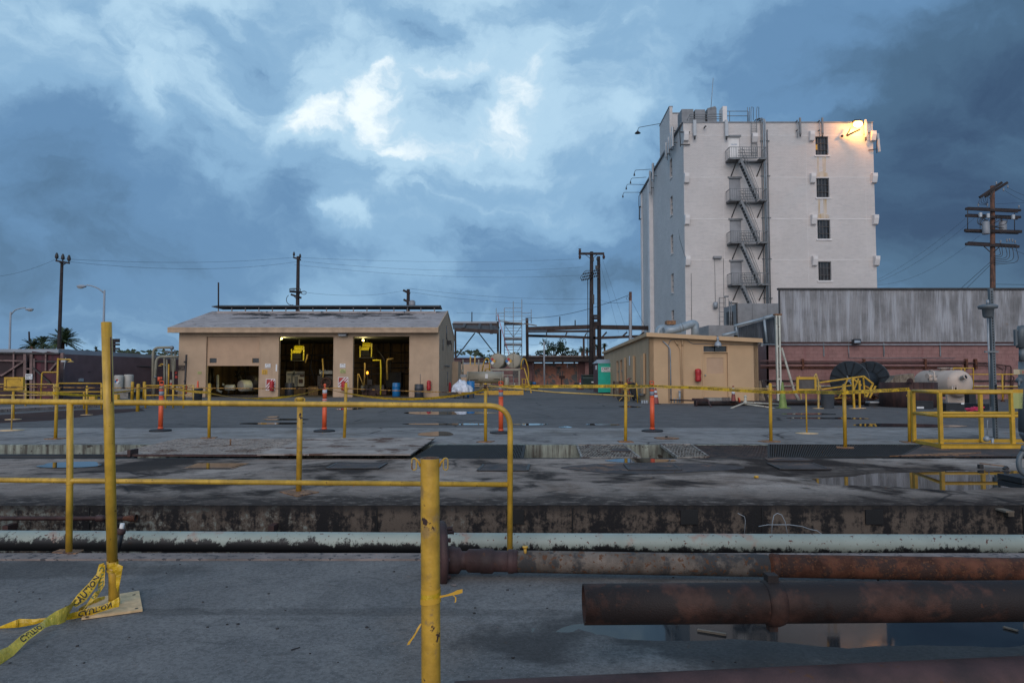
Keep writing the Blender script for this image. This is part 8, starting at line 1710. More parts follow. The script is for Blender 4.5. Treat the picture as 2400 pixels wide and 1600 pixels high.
# ---- LEFT BACKGROUND
t = thing('mauve_building', 'long low mauve building with pale grey fascia on the left', 'building', (at(150, 930, 36).x, 36, 0))
w0 = Vector((at(139, 880, 36).x, 36, 0)); w1 = Vector((at(425, 880, 47).x, 47, 0)); wz0 = at(139, 829, 36).z; wz1 = at(425, 842, 47).z
nb = Vector((-(w1 - w0).y, (w1 - w0).x, 0)).normalized()
b = B(); b.prism([w0, w1, w1 + Vector((0, 0, wz1)), w0 + Vector((0, 0, wz0))], nb * .3); b.build('wall', 'mauve', t)
f0 = at(0, 818.5, 38); f1 = at(139, 820, 38);
b = B(); e0 = w0 + Vector((0, 0, wz0)) + nb * .1; e1 = w1 + Vector((0, 0, wz1)) + nb * .1; em = w0 - (w1 - w0) * .62;
hf = at(139, 818.5, 36.1).z - wz0; b.prism([e0 - (w1 - w0) * .0, e1, e1 + Vector((0, 0, hf * .9)), e0 + Vector((0, 0, hf))], nb * .2); b.build('fascia', 'palegrey', t)
b = B(); b.prism([at(-300, 817, 40), at(150, 818, 40), at(150, 830, 40), at(-300, 832, 40)], (0, 8, 0)); b.build('rear_fascia', 'palegrey', t)
b = B(); b.box((at(-200, 880, 41).x, 47.6, 0), (w1.x, 53, 2.3)); b.build('core', 'mauve', t)
for px, py, w, h, m_ in ((271, 846, 7, 5, 'black'), (207, 862, 7, 9, 'black'), (184, 890, 8, 7, 'antenna'), (202, 872, 10, 1, 'black')):
 k = (px - 139) / (425 - 139); Y = 36 * 47 / (47 - (47 - 36) * k) if False else 36 + 11 * k - .35
 b = B(); b.pbox(px - w / 2, py - h / 2, px + w / 2, py + h / 2, Y, .3); b.build('wall_box', m_, t)
b = B(); b.tube([at(195, 855, 38.2), at(420, 861, 46.2)], .03, 6); b.tube([at(270, 850, 41), at(272, 880, 41)], .025, 6); b.tube([at(300, 883, 42), at(352, 884.5, 44)], .03, 6); b.build('wall_conduit', 'darkmetal', t)
b = B(); b.bar(at(143, 827, 35.8), Vector((at(143, 936, 35.8).x, 35.8, 0)), .30, .1); b.build('corner_strip', 'brace', t)
t = thing('maroon_gate', 'tall dark maroon braced gate wall at the far left', 'gate', (at(70, 935, 34.5).x, 34.5, 0)); Ym = 34.6
for i, (x0, x1) in enumerate(((-340, -120), (-120, 58), (75, 110), (110, 140))):
 b = B(); b.add([at(x0, 823 + (x0 * .04 if x0 > 0 else 0), Ym), at(x1, 823 + max(0, x1) * .04, Ym), Vector((at(x1, 880, Ym).x, Ym, 0)), Vector((at(x0, 880, Ym).x, Ym, 0))], [(0, 1, 2, 3)]); b.prism([Vector((at(x0, 880, Ym).x, Ym + .02, 0)), Vector((at(x1, 880, Ym).x, Ym + .02, 0)), at(x1, 823 + max(0, x1) * .04, Ym + .02), at(x0, 823, Ym + .02)], (0, .04, 0)); b.build('gate_panel', 'maroondark' if i < 2 else 'maroon', t)
b = B(); b.prism([Vector((at(58, 880, Ym + .5).x, Ym + .5, 0)), Vector((at(76, 880, Ym + .5).x, Ym + .5, 0)), at(76, 826, Ym + .5), at(58, 826, Ym + .5)], (0, .05, 0)); b.build('gap_panel', 'maroondark', t)
def mb(x0, y0, x1, y1, w=.10, m='brace'): b = B(); b.bar(at(x0, y0, Ym - .08), at(x1, y1, Ym - .08), w, .08); b.build('brace', m, t)
for x, y0 in ((33, 824), (59, 826), (74, 827), (108, 825), (81, 840)): mb(x, y0, x + (-.5 if x > 40 else -1.5), 935 if x != 108 else 868, .14 if x in (59, 74) else .07)
mb(0, 844.5, 58, 846); mb(78, 845.5, 138, 847.5, .06, 'darkmetal'); mb(5, 880, 56, 847.5, .14); mb(78, 861, 118, 897, .1, 'darkmetal'); mb(133, 850, 116, 869, .06); mb(-60, 880, 5, 879, .1); mb(60, 864, 74, 864, .06); mb(-60, 846, 0, 844, .08); mb(-300, 823, 140, 828.5, .12, 'darkmetal')
s_ = B(); s_.pbox(59.5, 876, 75.5, 889, Ym - .2, .03); sp_ = s_.build('notice_panel', 'signwhite', t); o = at(60.5, 888, Ym - .21); b = marks(B(), o, (1, 0, 0), (0, 0, 1), .3, .24, 2, 12); b.build('lettering', 'ink', sp_)
Yy = 27.5; t = thing('safety_shower', 'tall yellow safety shower with arm and round head on the left', 'safety shower', Vector((at(134, 955, Yy).x, Yy, 0)))
b = B(); b.tube([Vector((at(133, 950, Yy).x, Yy, 0)), at(136, 839, Yy)], .035, 8); b.build('riser', 'yellow', t)
b = B(); b.tube(rnd([at(136, 842, Yy), at(165, 842, Yy), at(166.5, 846, Yy)], .1), .028, 8); b.build('arm', 'yellow', t)
b = B(); b.lathe(at(166, 848.5, Yy), [(.12, 0), (.11, .02), (.03, .06)], 14); b.build('shower_head', 'yellowdull', t)
b = B(); b.tube(rnd([Vector((at(95, 945, Yy).x, Yy, 0)), at(98.5, 872, Yy), at(135, 872, Yy)], .1), .03, 8); b.build('side_pipe', 'yellow', t)
b = B(); b.pbox(143, 843, 152, 848, Yy, .1); b.tube([at(154, 838, Yy), at(150, 865, Yy)], .01, 5); b.build('pull_rod', 'antenna', t)
for i, (x0, x1, ys_, posts, Y, lbl, m_) in enumerate(((-80, 127, (900, 926), (127, 60), 26.0, 'faded yellow two-bar rail at the far left', 'yellowdull'), (138, 238, (898, 918), (238, 197), 25.0, 'yellow rail between the shower and the tall front post', 'yellow'), (341, 430, (903, 926), (341, 388, 406, 430), 26.0, 'yellow rail behind the leftmost orange post', 'yellow'), (430, 455, (903, 926), (453,), 30.0, 'short faded yellow rail before the garage corner', 'yellowdull'))):
 t = thing('yellow_rail', lbl, 'railing', Vector((at((x0 + x1) / 2, 955, Y).x, Y, 0)), 'yellow yard rails on the left')
 for y in ys_: b = B(); b.tube([at(x0, y, Y), at(x1, y, Y)], .026, 6); b.build('rail', m_, t)
 for x in posts: b = B(); b.tube([Vector((at(x, 955, Y).x, Y, 0)), at(x, ys_[0] if x != 197 else 918, Y)], .035, 8); b.build('post', m_, t)
for i, (x, y0, yb, r) in enumerate(((309.5, 894, 937, .075), (322.5, 899, 964, .058), (337.5, 894, 935, .075))):
 Y = gz(x, yb).y; c = gz(x, yb); t = thing('yellow_bollard', ('yellow bollard on the left of three beside the white drums', 'nearest and lowest standing yellow bollard of the three', 'yellow bollard on the right of three near the khaki pipes')[i], 'bollard', c, 'yellow bollards beside the drums')
 b = B(); b.lathe(c, [(r, 0), (r, at(x, y0, Y).z - .04), (r * .8, at(x, y0, Y).z - .01), (.01, at(x, y0, Y).z)], 14); b.build('bollard_tube', 'yellow', t)
for i, (x0, x1, y0, y1) in enumerate(((267.5, 287.5, 879, 912), (290.5, 311, 877.5, 911))):
 Y = 38 + i * .4; c = at((x0 + x1) / 2, y1, Y); r = (x1 - x0) / 2 * Y / 1600; h = at(x0, y0, Y).z - c.z; t = thing('white_drum', ('white plastic drum with hazard diamond beside the tall post', 'plain white plastic drum behind the hazard drum')[i], 'drum', c)
 b = B(); b.lathe(c, [(r * .96, 0), (r, .04), (r, h * .92), (r * .9, h), (.02, h + .01)], 22); b.build('drum_body', 'drumwhite', t)
 if i == 0:
  q = c + Vector((.05, -r - .012, h * .55)); s = .075
  for dx_, dz_, m_ in ((0, s, 'redpaint'), (-s, 0, 'blue'), (s, 0, 'signwhite'), (0, -s, 'signwhite')): b = B(); o = q + Vector((dx_, 0, dz_)); b.quad(o + Vector((-s, 0, 0)), o + Vector((0, 0, -s)), o + Vector((s, 0, 0)), o + Vector((0, 0, s))); b.build('hazard_diamond', m_, t)
b = B(); b.box(Vector((at(262, 930, 37.6).x, 37.6, 0)), Vector((at(300, 930, 37.6).x, 39.2, at(280, 918, 37.6).z))); b.box(Vector((at(262, 930, 37.6).x, 37.5, at(280, 918, 37.6).z)), Vector((at(318, 930, 37.6).x, 39.2, at(280, 911.6, 37.6).z))); solo(b, 'drum_plinth', 'concrete', 'concrete plinth under the white drums', 'plinth')
for i, (x0, x1, y0, y1) in enumerate(((208, 222, 925, 934), (264, 275, 924, 932))):
 b = B(); Y = 30; b.box(Vector((at(x0, 930, Y).x, Y, 0)), Vector((at(x1, 930, Y).x, Y + .2, at(x0, y0, Y).z))); solo(b, 'yellow_block', 'labelorange', ('small orange-yellow block under the left rail', 'small orange-yellow block right of the tall post')[i], 'block')
t = thing('khaki_pipework', 'tall khaki bent pipes beside the left end of the garage', 'pipework', Vector((at(375, 935, 38.5).x, 38.5, 0))); Yk = 38.8
for i, (x, ytop, x1, r) in enumerate(((358, 815, 404, .075), (366, 835.5, 418, .075))):
 b = B(); b.tube(rnd([Vector((at(x, 935, Yk).x, Yk - i * .3, 0)), at(x + 1, ytop, Yk - i * .3), at(x1, ytop - (1 if i == 0 else 0), Yk - i * .3)], .35, 7), r, 12); b.build('main_pipe', 'tanpipe', t)
for x, y0 in ((385, 838), (391, 842), (406, 838), (402, 815), (410, 820)): b = B(); b.tube([at(x, y0, Yk + .3), at(x, 870 if x in (402, 410) else 930, Yk + .3)], .05, 8); b.build('drop_pipe', 'tanpipe', t)
b = B(); b.sphere(at(403, 815, Yk), .12, 10); b.lathe(at(388, 824, Yk + .2), [(.06, 0), (.06, .25)], 8, (1, 0, 0)); b.tube([at(384, 824, Yk), at(412, 824, Yk)], .04, 6); b.tube([at(392, 824, Yk), at(392, 833, Yk)], .03, 6); b.tube([at(361, 883, Yk - .4), at(367, 883, Yk - .4)], .05, 6); b.build('valve', 'greysteel', t)
b = B()
for x, y, m_ in ((398, 890, 0), (400, 900, 0), (412, 905, 0)): b.pbox(x, y, x + 4, y + 12, Yk + .5, .2)
b.build('white_box', 'drumwhite', t)
for x, y in ((409, 870), (410, 880), (398, 897)): b = B(); b.pbox(x, y, x + 4, y + 6, Yk + .4, .15); b.build('red_tag', 'redpaint', t)
t = thing('distant_shower', 'small yellow shower with lamp between the khaki pipes', 'safety shower', Vector((at(395, 935, 42).x, 42, 0))); b = B(); b.tube([Vector((at(394, 935, 42).x, 42, 0)), at(395.5, 853, 42)], .05, 6); b.tube([at(389, 856, 42), at(380, 853, 42), at(375, 854, 42)], .04, 6); b.build('riser', 'yellow', t); b = B(); b.lathe(at(375, 858, 42), [(.12, 0), (.1, .03), (.03, .07)], 10); b.build('shower_head', 'yellowdull', t)
b = B(); b.tube([at(373, 883, 33), at(373, 893, 33)], .07, 8); b.tube([at(378, 883, 33.2), at(377, 895, 33.2)], .05, 8); solo(b, 'small_cone_top', 'orange', 'small orange blurred object above the leftmost orange post', 'cone')
# ---- POLES, STREET LIGHTS
def xarm(t, px, py, w, Y, m='darkwood', tilt=0, ins=(), th=.12, brace=True):
 p = at(px - w, py - tilt, Y - .15); q = at(px + w, py + tilt, Y - .15); b = B(); b.bar(p, q, th, th * 1.1); b.build('crossarm', m, t)
 for f_ in ins:
  c = p.lerp(q, f_); b = B(); b.lathe(c + Vector((0, 0, th / 2)), [(.03, 0), (.03, .08), (.09, .12), (.11, .22), (.09, .34), (.05, .45), (.02, .48)], 8); b.build('insulator', 'porcelain' if False else 'darkmetal', t)
 if brace:
  b = B(); d_ = (q - p) * .28; m_ = at(px, py, Y - .1); b.bar(m_ - d_, m_ - Vector((0, 0, d_.length * .8)), .05); b.bar(m_ + d_, m_ - Vector((0, 0, d_.length * .8)), .05); b.build('arm_brace', m, t)
def pole(label, xt, yt, xb, Y, r, m='darkwood', z0=0):
 tp = at(xt, yt, Y); bt = Vector((at(xb, 850, Y).x, Y, z0)); t = thing('utility_pole', label, 'utility pole', bt); b = B(); b.tube([bt, (bt + tp) / 2, tp], [r * 1.15, r * 1.05, r * .85], 12); b.build('pole', m, t); return t
t = pole('tall dark utility pole rising over the maroon gate', 145.5, 612, 137, 43, .10); xarm(t, 147, 614, 16, 43, tilt=3, ins=(.05, .5, .95), th=.09)
t = pole('dark utility pole with insulators behind the garage ridge', 699, 601, 696, 62, .17)
xarm(t, 696, 606, 9, 62, tilt=3, ins=(.1, .9), th=.12, brace=False); xarm(t, 693, 684, 14, 62, tilt=1, ins=(), th=.16, brace=False); xarm(t, 694, 694, 12, 62, tilt=4, ins=(), th=.16)
b = B()
for k in range(5): a = at(680 + k * 3, 683, 61.5); b.tube(rnd([a, a + Vector((-.1, 0, .25)), a + Vector((.5, 0, .3)), at(699, 690 + k * 3, 61.6)], .2), .03, 5)
b.tube(arc(at(684, 702, 61.5), .5, 2.2, 5.0, 8, (1, 0, 0), (0, 0, 1)), .03, 5); b.tube(arc(at(712, 686, 61.5), .25, 0, 6, 8, (1, 0, 0), (0, 0, .6)), .03, 5); b.build('cable_loops', 'darkmetal', t)
t = pole('short utility pole with grey transformer behind the garage right end', 957, 678, 955, 90, .25); xarm(t, 953, 684, 8, 90, tilt=4, th=.25, brace=False); xarm(t, 952, 705, 6, 90, tilt=3, th=.25, brace=False); b = B(); b.tube([at(966, 722, 89), at(966, 706, 89)], .42, 12); b.build('transformer', 'porcelain', t); b = B(); b.tube([at(966, 706, 89), at(966, 704, 89)], .3, 10); b.build('transformer_lid', 'porcelain', t)
Yd = 70; t = pole('front pole of the dark twin pole structure near the canopy', 1386.5, 590, 1385, Yd, .21); xarm(t, 1386, 594.5, 30, Yd, th=.20, brace=True)
b = B()
for x, y0, y1 in ((1359, 584, 593), (1359, 597, 607), (1415, 597, 607)): b.tube([at(x, y0, Yd - .2), at(x, (y0 + y1) / 2, Yd - .2), at(x, y1, Yd - .2)], [.07, .15, .08], 8)
b.tube([at(1359, 584, Yd - .2), at(1359, 583, Yd - .2)], .15, 8); b.build('bushing', 'maroonpipe', t)
b = B()
for k in range(3):
 for s in (0, 1):
  p = at(1364 + k * 2 + s * 18, 656 - k * 7 + s * -6, Yd - .4)
  for j in range(6): c = p + Vector((j * .17, 0, j * .035)); b.tube([c - Vector((.035, 0, 0)), c + Vector((.035, 0, 0))], .12, 8)
  b.tube([p, p + Vector((.9, 0, .18))], .035, 6)
b.tube(rnd([at(1363, 656, Yd - .4), at(1360, 650, Yd - .4), at(1372, 634, Yd - .4), at(1384, 634, Yd - .4)], .3), .03, 5); b.build('insulator_string', 'darkmetal', t)
b = B(); b.pbox(1388, 690, 1393, 712, Yd - .2, .3); b.pbox(1396, 622, 1402, 630, Yd - .2, .3); b.pbox(1389, 604, 1392, 612, Yd - .2, .3); b.build('switch_gear', 'black', t)
b = B(); b.tube([at(1377.5, 655, Yd - .3), at(1378, 836, Yd - .3)], .04, 6); b.build('drop_cable', 'black', t)
t = pole('rear pole of the dark twin pole structure', 1403, 601, 1405, Yd + 1.5, .20)
b = B(); b.pbox(1398.5, 603, 1402, 609, Yd + 1.2, .3); b.pbox(1400, 648, 1403, 652, Yd + 1.2, .3); b.build('bolt_block', 'black', t)
b = B()
for y in (740, 746, 756, 761): b.bar(at(1388, y, Yd + .6), at(1403, y, Yd + .6), .22)
b.bar(at(1390, 738, Yd + .5), at(1390, 764, Yd + .5), .2); b.build('tie_beam', 'darkwood', t)
t = pole('brown topped pole with pale lower sleeve left of the tower', 1477.5, 684, 1477, 57, .14, 'wood'); b = B(); b.tube([at(1477.5, 705, 56.8), Vector((at(1477.3, 800, 56.8).x, 56.8, 2))], .11, 10); b.build('pale_sleeve', 'palegrey', t); b = B(); b.tube(arc(at(1471, 699, 56.8), .12, 0, 6.2, 8, (1, 0, 0), (0, 0, 1)), .015, 5); b.build('cable_loop', 'black', t)
Yp = 48; t = pole('tall brown pole with many crossarms and transformers at the right', 2326, 436, 2325, Yp, .165, 'wood')
def parm(x0, y0, x1, y1, th=.15, dY=-.2): b = B(); b.bar(at(x0, y0, Yp + dY), at(x1, y1, Yp + dY), th, th * 1.2); b.build('crossarm', 'wood' if False else 'darkwood', t)
parm(2296, 463, 2348, 428, .14, -.25); parm(2309, 461, 2361, 428, .14, .25)
for yy in (485, 501): parm(2268, yy + 3, 2392, yy + 8, .13, .22); parm(2263, yy + 4.5, 2385, yy + 11, .13, -.22)
parm(2261, 540, 2394, 543, .16, -.22); parm(2264, 542, 2386, 546, .14, .22); parm(2263, 572, 2388, 578, .15, -.22); parm(2269, 569, 2382, 576, .14, .22)
for x, y0, y1 in ((2268, 490, 537), (2378, 500, 539)): b = B(); b.tube([at(x, y0, Yp - .3), at(x, y1, Yp - .3)], .03, 5); b.build('tie_rod', 'darkmetal', t)
for x, y0, y1 in ((2311, 519, 549), (2351, 519, 547)):
 b = B(); b.lathe(at(x, y1, Yp - .5 + (.6 if x > 2340 else .0)), [(.22, 0), (.24, .05), (.24, .82), (.2, .9)], 14); b.build('transformer', 'porcelain', t); b = B(); b.tube([at(x - 3, y0, Yp - .5), at(x - 3, y0 - 5, Yp - .5)], .04, 6); b.build('bushing', 'darkmetal', t)
b = B()
for x, y in ((2293, 479), (2314, 479), (2388, 483), (2360, 562), (2366, 561), (2373, 562), (2379, 565), (2345, 565), (2352, 443), (2362, 436), (2335, 428)): b.tube([at(x, y, Yp - .3), at(x, y + 5, Yp - .3)], .045, 6); b.sphere(at(x, y, Yp - .3), .07, 6)
b.build('insulator', 'porcelain', t)
b = B()
for x, y in ((2299, 503), (2317, 505), (2376, 508)): b.pbox(x - 3, y - 5, x + 3, y + 5, Yp - .5, .15)
b.build('cutout_switch', 'antenna', t)
b = B(); rg = random.Random(8)
for k in range(9):
 p = at(2290 + rg.uniform(0, 70), 505, Yp - .4); q = at(2296 + rg.uniform(0, 60), 535, Yp - .4); b.tube(rnd([p, p + Vector((rg.uniform(-.5, .3), 0, -.6)), q], .4), .02, 5)
for k in range(6):
 p = at(2340 + k * 8, 575, Yp - .4); q = at(2330, 600 + k * 4, Yp - .2); b.tube(rnd([p, p + Vector((rg.uniform(-.1, .3), 0, -.7 - .1 * k)), q], .5), .02, 5)
for k in range(5): p = at(2300 + 6 * k, 462 - 4 * k, Yp - .4); b.tube(rnd([p, p + Vector((-.3, 0, -.5)), at(2315, 480, Yp - .3)], .3), .015, 5)
b.bar(at(2306, 577, Yp - .2), at(2320, 590, Yp - .2), .05); b.bar(at(2344, 577, Yp - .2), at(2330, 590, Yp - .2), .05); b.bar(at(2331, 440, Yp - .2), at(2320, 465, Yp - .2), .07); b.bar(at(2302, 510, Yp - .2), at(2318, 520, Yp - .2), .05); b.bar(at(2350, 512, Yp - .2), at(2332, 522, Yp - .2), .05)
b.build('cable_loops', 'darkmetal', t)
t = pole('tiny far pole with crossarms just right of the tall front post', 267, 795, 267, 120, .3);
for y in (796, 800, 807, 817): xarm(t, 271, y, 9, 120, th=.3, brace=False)
b = B(); b.tube([at(69, 800, 80), at(68, 777, 80)], .10, 6); solo(b, 'short_stub_pole', 'darkwood', 'short dark stub pole over the small palm', 'pole')
def streetlight(label, base, top, arm, head, Y):
 t = thing('street_light', label, 'street light', Vector((at(*base, Y).x, Y, 0))); b = B(); b.tube([Vector((at(*base, Y).x, Y, 0)), at(*top, Y)], [.11, .07], 8); b.build('pole', 'palegrey', t)
 b = B(); b.tube(rnd([at(*p, Y) for p in arm], 1.5, 6), .05, 6); b.build('arm', 'palegrey', t)
 b = B(); c = at(*head, Y); s = 1 if head[0] > base[0] else -1; b.sphere(c, .38, 12, (1, .45, .32)); b.build('lamp_head', 'palegrey', t); b = B(); b.sphere(c - Vector((0, 0, .07)) + Vector((s * .06, 0, 0)), .30, 10, (.85, .4, .35)); b.build('lens', 'drumwhite', t)
streetlight('grey street light at the far left with arm to the right', (22, 860), (25, 731), [(26, 737), (35, 726), (50, 722), (60, 721)], (69, 725), 58)
streetlight('grey street light with arm to the left above the tall front post', (241, 860), (245, 680), [(244, 687), (230, 675), (212, 669), (203, 668)], (191, 671), 50)
# ---- WIRES
def wire(nodes, sg, label, r=.02):
 b = B(); pts = sag([at(*n) for n in nodes], [sg] * (len(nodes) - 1), 10); b.tube(pts, r * .62, 4, caps=False); solo(b, 'overhead_wire', 'black', label, 'wire', 'overhead wires')
wire([(134, 606, 43), (690, 603, 62), (1359, 607, 70)], .35, 'topmost overhead wire crossing from the left pole to the twin poles', .013)
wire([(-80, 650, 43), (134, 606, 43)], .4, 'overhead wire leaving the left edge of the photo', .012)
wire([(148, 612, 43), (705, 612, 62), (1365, 626, 70)], .6, 'second overhead wire over the garage', .013)
wire([(690, 620, 62), (1365, 645, 70)], .6, 'third overhead wire over the garage right half', .013)
wire([(705, 684, 62), (950, 680, 90)], .5, 'low wire between the two poles behind the garage', .016)
wire([(960, 676, 90), (1400, 700, 95), (1480, 704, 96)], .5, 'low wire behind the scaffold to the tower', .02)
wire([(960, 684, 90), (1480, 707, 96)], .9, 'lower twin of the low wire behind the scaffold', .02)
wire([(1238, 745, 76), (1475, 691, 57)], .5, 'sagging service wire from the scaffold to the brown topped pole', .035)
wire([(1481, 706, 57), (1518, 777, 60)], .0, 'short wire sloping from the brown topped pole to the tower', .02)
wire([(1412, 607, 70), (1470, 780, 60)], .0, 'left guy wire falling from the twin poles', .012); wire([(1404, 608, 71), (1450, 780, 62)], .0, 'right guy wire falling from the twin poles', .012)
wire([(2263, 512, 48), (2056, 656, 61)], .3, 'upper wire from the right pole to the tower', .013); wire([(2284, 511, 48), (2056, 661, 61)], .5, 'middle wire from the right pole to the tower', .013); wire([(2296, 552, 48), (2056, 668, 61)], .8, 'lower wire from the right pole to the tower', .013)
wire([(2320, 615, 48), (2252, 676, 45)], .0, 'thick guy cable left of the right pole', .03); wire([(2330, 612, 48), (2264, 677, 45)], .0, 'second thick guy cable left of the right pole', .03)
wire([(2362, 440, 48), (2460, 470, 46)], .2, 'wire leaving the right pole top to the right', .013); wire([(2355, 447, 48), (2460, 490, 46)], .2, 'second wire leaving the right pole top', .013); wire([(2334, 478, 48), (2460, 473, 46)], .0, 'level wire leaving the right pole', .013); wire([(2366, 580, 48), (2460, 605, 46)], .2, 'low wire leaving the right pole', .013); wire([(2333, 666, 48), (2460, 668, 46)], .0, 'lowest wire leaving the right pole', .02)
wire([(1238, 806, 92), (1275, 802, 88), (1420, 825, 88)], .2, 'thin wire over the pale slim pole', .02)
wire([(1070, 817, 90), (1165, 815, 90)], .05, 'thin fence wire behind the V braces', .02); wire([(1070, 733, 92), (1240, 735, 92)], .05, 'thin wire line behind the canopy mast', .02)
# ---- TREES
def palm(px, py, Y, R_, label, n=46, seed=1):
 rg = random.Random(seed); c = at(px, py, Y); t = thing('palm_tree', label, 'palm tree', (c.x, Y, 0), 'palms behind the wall')
 b = B(); b.tube([(c.x, Y, 0), (c.x, Y, c.z)], [.3, .22], 10); b.build('trunk', 'wood', t)
 for k in range(n):
  a = rg.uniform(0, 6.283); el = rg.uniform(-.35, 1.35); L = R_ * rg.uniform(.85, 1.1); d = Vector((math.cos(a) * math.cos(el), math.sin(a) * math.cos(el) * .8, math.sin(el))); pts = []
  for i in range(9):
   s = i / 8; pts.append(c + d * L * s - Vector((0, 0, L * .42 * s * s * (1.15 - .4 * math.sin(max(el, 0))))))
  b = B(); b.tube(pts, [.035 * (1 - .8 * i / 8) for i in range(9)], 4, caps=False)
  for i in range(1, 34):
   s = i / 34 * 8; j = min(7, int(s)); p = pts[j].lerp(pts[j + 1], s - j); dd = (pts[j + 1] - pts[j]).normalized(); sx = dd.cross(Vector((0, 0, 1)));
   if sx.length < .1: sx = Vector((1, 0, 0))
   sx.normalize(); ll = R_ * .20 * math.sin(math.pi * min(1, (i + 4) / 38)) + .05
   for sg_ in (-1, 1):
    tip = p + (sx * sg_ * .8 + dd * .75 + Vector((0, 0, rg.uniform(-.35, .05)))).normalized() * ll; w_ = dd * .028 * R_ * .6
    b.quad(p - w_, p + w_, tip)
  b.build('frond', 'palmleaf', t)
palm(147, 802, 88, 3.0, 'large bushy palm crossed by the tall dark pole', 56, 3); palm(74, 812, 95, 2.0, 'smaller palm left of the large one', 36, 5); palm(100, 806, 100, 2.2, 'palm half hidden between the two front palms', 34, 6)
palm(225, 820, 190, 1.6, 'tiny distant palm left of the tall post', 14, 8)
def tree(px, py, Y, rx, rz_, label, n=900, seed=1, name='bushy_tree', leaf=.35):
 rg = random.Random(seed); c = at(px, py, Y); t = thing(name, label, 'tree', (c.x, Y, 0)); b = B(); b.tube([(c.x, Y, 0), (c.x + .1, Y, c.z)], [.3, .12], 8)
 cl = [(c + Vector((rg.uniform(-1, 1) * rx * .75, rg.uniform(-1, 1) * rx * .5, rg.uniform(-.6, 1) * rz_ * .75)), rg.uniform(.22, .45)) for _ in range(11)]
 for q, s in cl: b.tube([(c.x, Y, c.z - rz_ * .6), q], [.10, .03], 5)
 b.build('trunk', 'darkwood', t); b = B()
 for k in range(n):
  q, s = rg.choice(cl); d = Vector((rg.gauss(0, 1), rg.gauss(0, 1), rg.gauss(0, 1))).normalized() * s * rx * rg.uniform(.2, 1.0); p = q + Vector((d.x, d.y, d.z * rz_ / rx)); u = Vector((rg.gauss(0, 1), rg.gauss(0, 1), rg.gauss(0, 1))).normalized() * leaf; v = u.orthogonal().normalized() * leaf * .5
  b.quad(p - u * .5, p + v, p + u * .5, p - v)
 b.build('crown', 'leaf', t)
tree(1297, 822, 130, 2.6, 2.4, 'dark spiky shrub tree above the canopy roof', 900, 4, leaf=.3); tree(1318, 826, 130, 1.6, 1.2, 'low dark bush right of the spiky tree', 300, 5, leaf=.3); tree(1272, 830, 132, 1.5, .9, 'low dark bush left of the spiky tree', 240, 6, leaf=.3)
tree(1345, 830, 140, 2.0, 1.3, 'low rounded bush before the steel column', 300, 7, leaf=.35)
for i, (x, y) in enumerate(((1364, 818), (1376, 822), (1400, 815), (1417, 812))): palm(x, y, 160, 1.4, ('distant thin palm left of the thick steel column', 'distant palm just behind the twin poles, left one', 'distant palm just behind the twin poles, right one', 'distant dark palm between twin poles and office roof')[i], 26, 20 + i)
tree(1141, 838, 120, 1.6, .9, 'dark bush behind the left yellow ladder hoop', 250, 9, leaf=.3); tree(1226, 842, 118, 1.2, 1.2, 'dark bush behind the right yellow ladder hoop', 250, 10, leaf=.3)
b = B(); rg = random.Random(3)
for k in range(700):
 x = rg.uniform(-700, 1150); p = at(x, 824 + rg.uniform(-3, 8) , 240 ); u = Vector((rg.uniform(.4, 1.4), 0, rg.uniform(.2, .8))); b.quad(p - Vector((u.x, 0, 0)), p - Vector((0, 0, u.z)), p + Vector((u.x, .3, 0)), p + Vector((0, 0, u.z)))
o = solo(b, 'far_tree_line', 'leaf', 'low dark line of far trees on the horizon', 'trees'); o['kind'] = 'stuff'
b = B()
for x0, x1, h in ((-1500, 900, 5), (1050, 1600, 4.6), (2000, 3600, 5)): b.box((at(x0, 880, 260).x, 260, 0), (at(x1, 880, 260).x, 280, h))
struct(b, 'far_buildings', 'mauve')
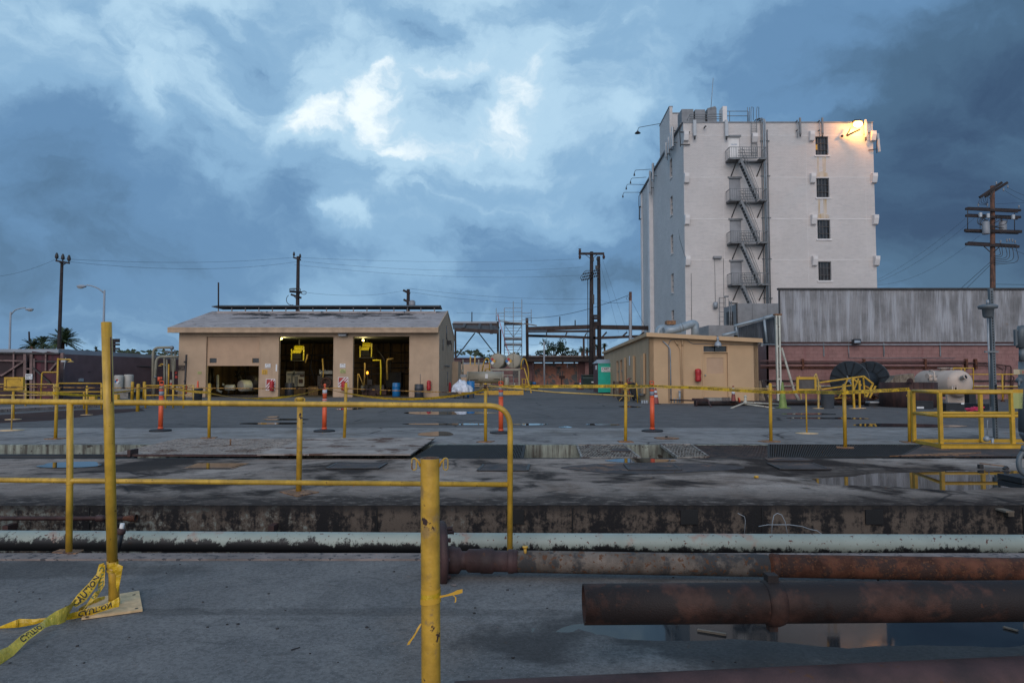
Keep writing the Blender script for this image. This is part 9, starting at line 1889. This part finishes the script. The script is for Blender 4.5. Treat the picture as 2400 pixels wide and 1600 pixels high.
rg = random.Random(13); b = B()
for k in range(170):
 x = rg.uniform(-3.2, 3.6); y = rg.uniform(2.6, 4.8); z = near_z(x, y); s = rg.uniform(.003, .011)
 if z < -.1025: continue
 b.sphere((x, y, z + s * .3), s, 6, (1, rg.uniform(.5, 1), .5))
o = solo(b, 'gravel_bits', 'darkmetal', 'tiny dark gravel bits scattered on the near paving', 'gravel'); o['kind'] = 'stuff'
t = thing('floating_stick', 'short weathered stick lying in the front puddle', 'stick', at(1670, 1480, 3.35)); b = B(); p = gz(1635, 1475, -.10); q = gz(1702, 1486, -.10); b.bar(p, q, .014, .010); b.build('stick', 'greywood', t)
b = B(); p = gz(2352, 1468, -.10); q = gz(2385, 1477, -.10); b.bar(p, q, .02, .006); solo(b, 'wood_chip', 'greywood', 'pale wood chip in the front puddle near the right edge', 'wood chip')
b = B(); b.bar(gz(682, 1522, -.096), gz(703, 1516, -.096), .004); solo(b, 'twig', 'darkwood', 'thin dark twig on the near paving', 'twig')
b = B(); b.cyl(gz(1768, 1117, .015), gz(1777, 1117, .02), .014, n=10); solo(b, 'bottle_cap', 'labelorange', 'small orange brown cap lying on the deck', 'cap')
b = B(); irregular(b, gz(1064, 1371, -.097).x, gz(1064, 1371, -.097).y, .02, .02, -.094, 9, 5, .3); solo(b, 'paint_flake', 'lip', 'pale paint flake beside the flange disc', 'flake')
t = thing('drain_cover', 'flat oval drain cover with black knob on the apron', 'drain cover', gz(1562, 1027)); c = gz(1562, 1027); b = B(); b.lathe(c, [(.24, .004), (.24, .012), (.22, .014)], 24); b.build('lid', 'rustplate', t); b = B(); b.box(c + Vector((-.02, -.02, .01)), c + Vector((.02, .02, .05))); b.build('knob', 'black', t)
b = B(); c = gz(1790, 1033); b.prism([gz(1776, 1034), gz(1800, 1037), gz(1830, 1034), gz(1800, 1031)], (0, 0, .01)); solo(b, 'thin_plate', 'rustplate', 'thin rusty plate lying by the stanchion base before the cream column', 'plate')
print('objects', len(bpy.data.objects))
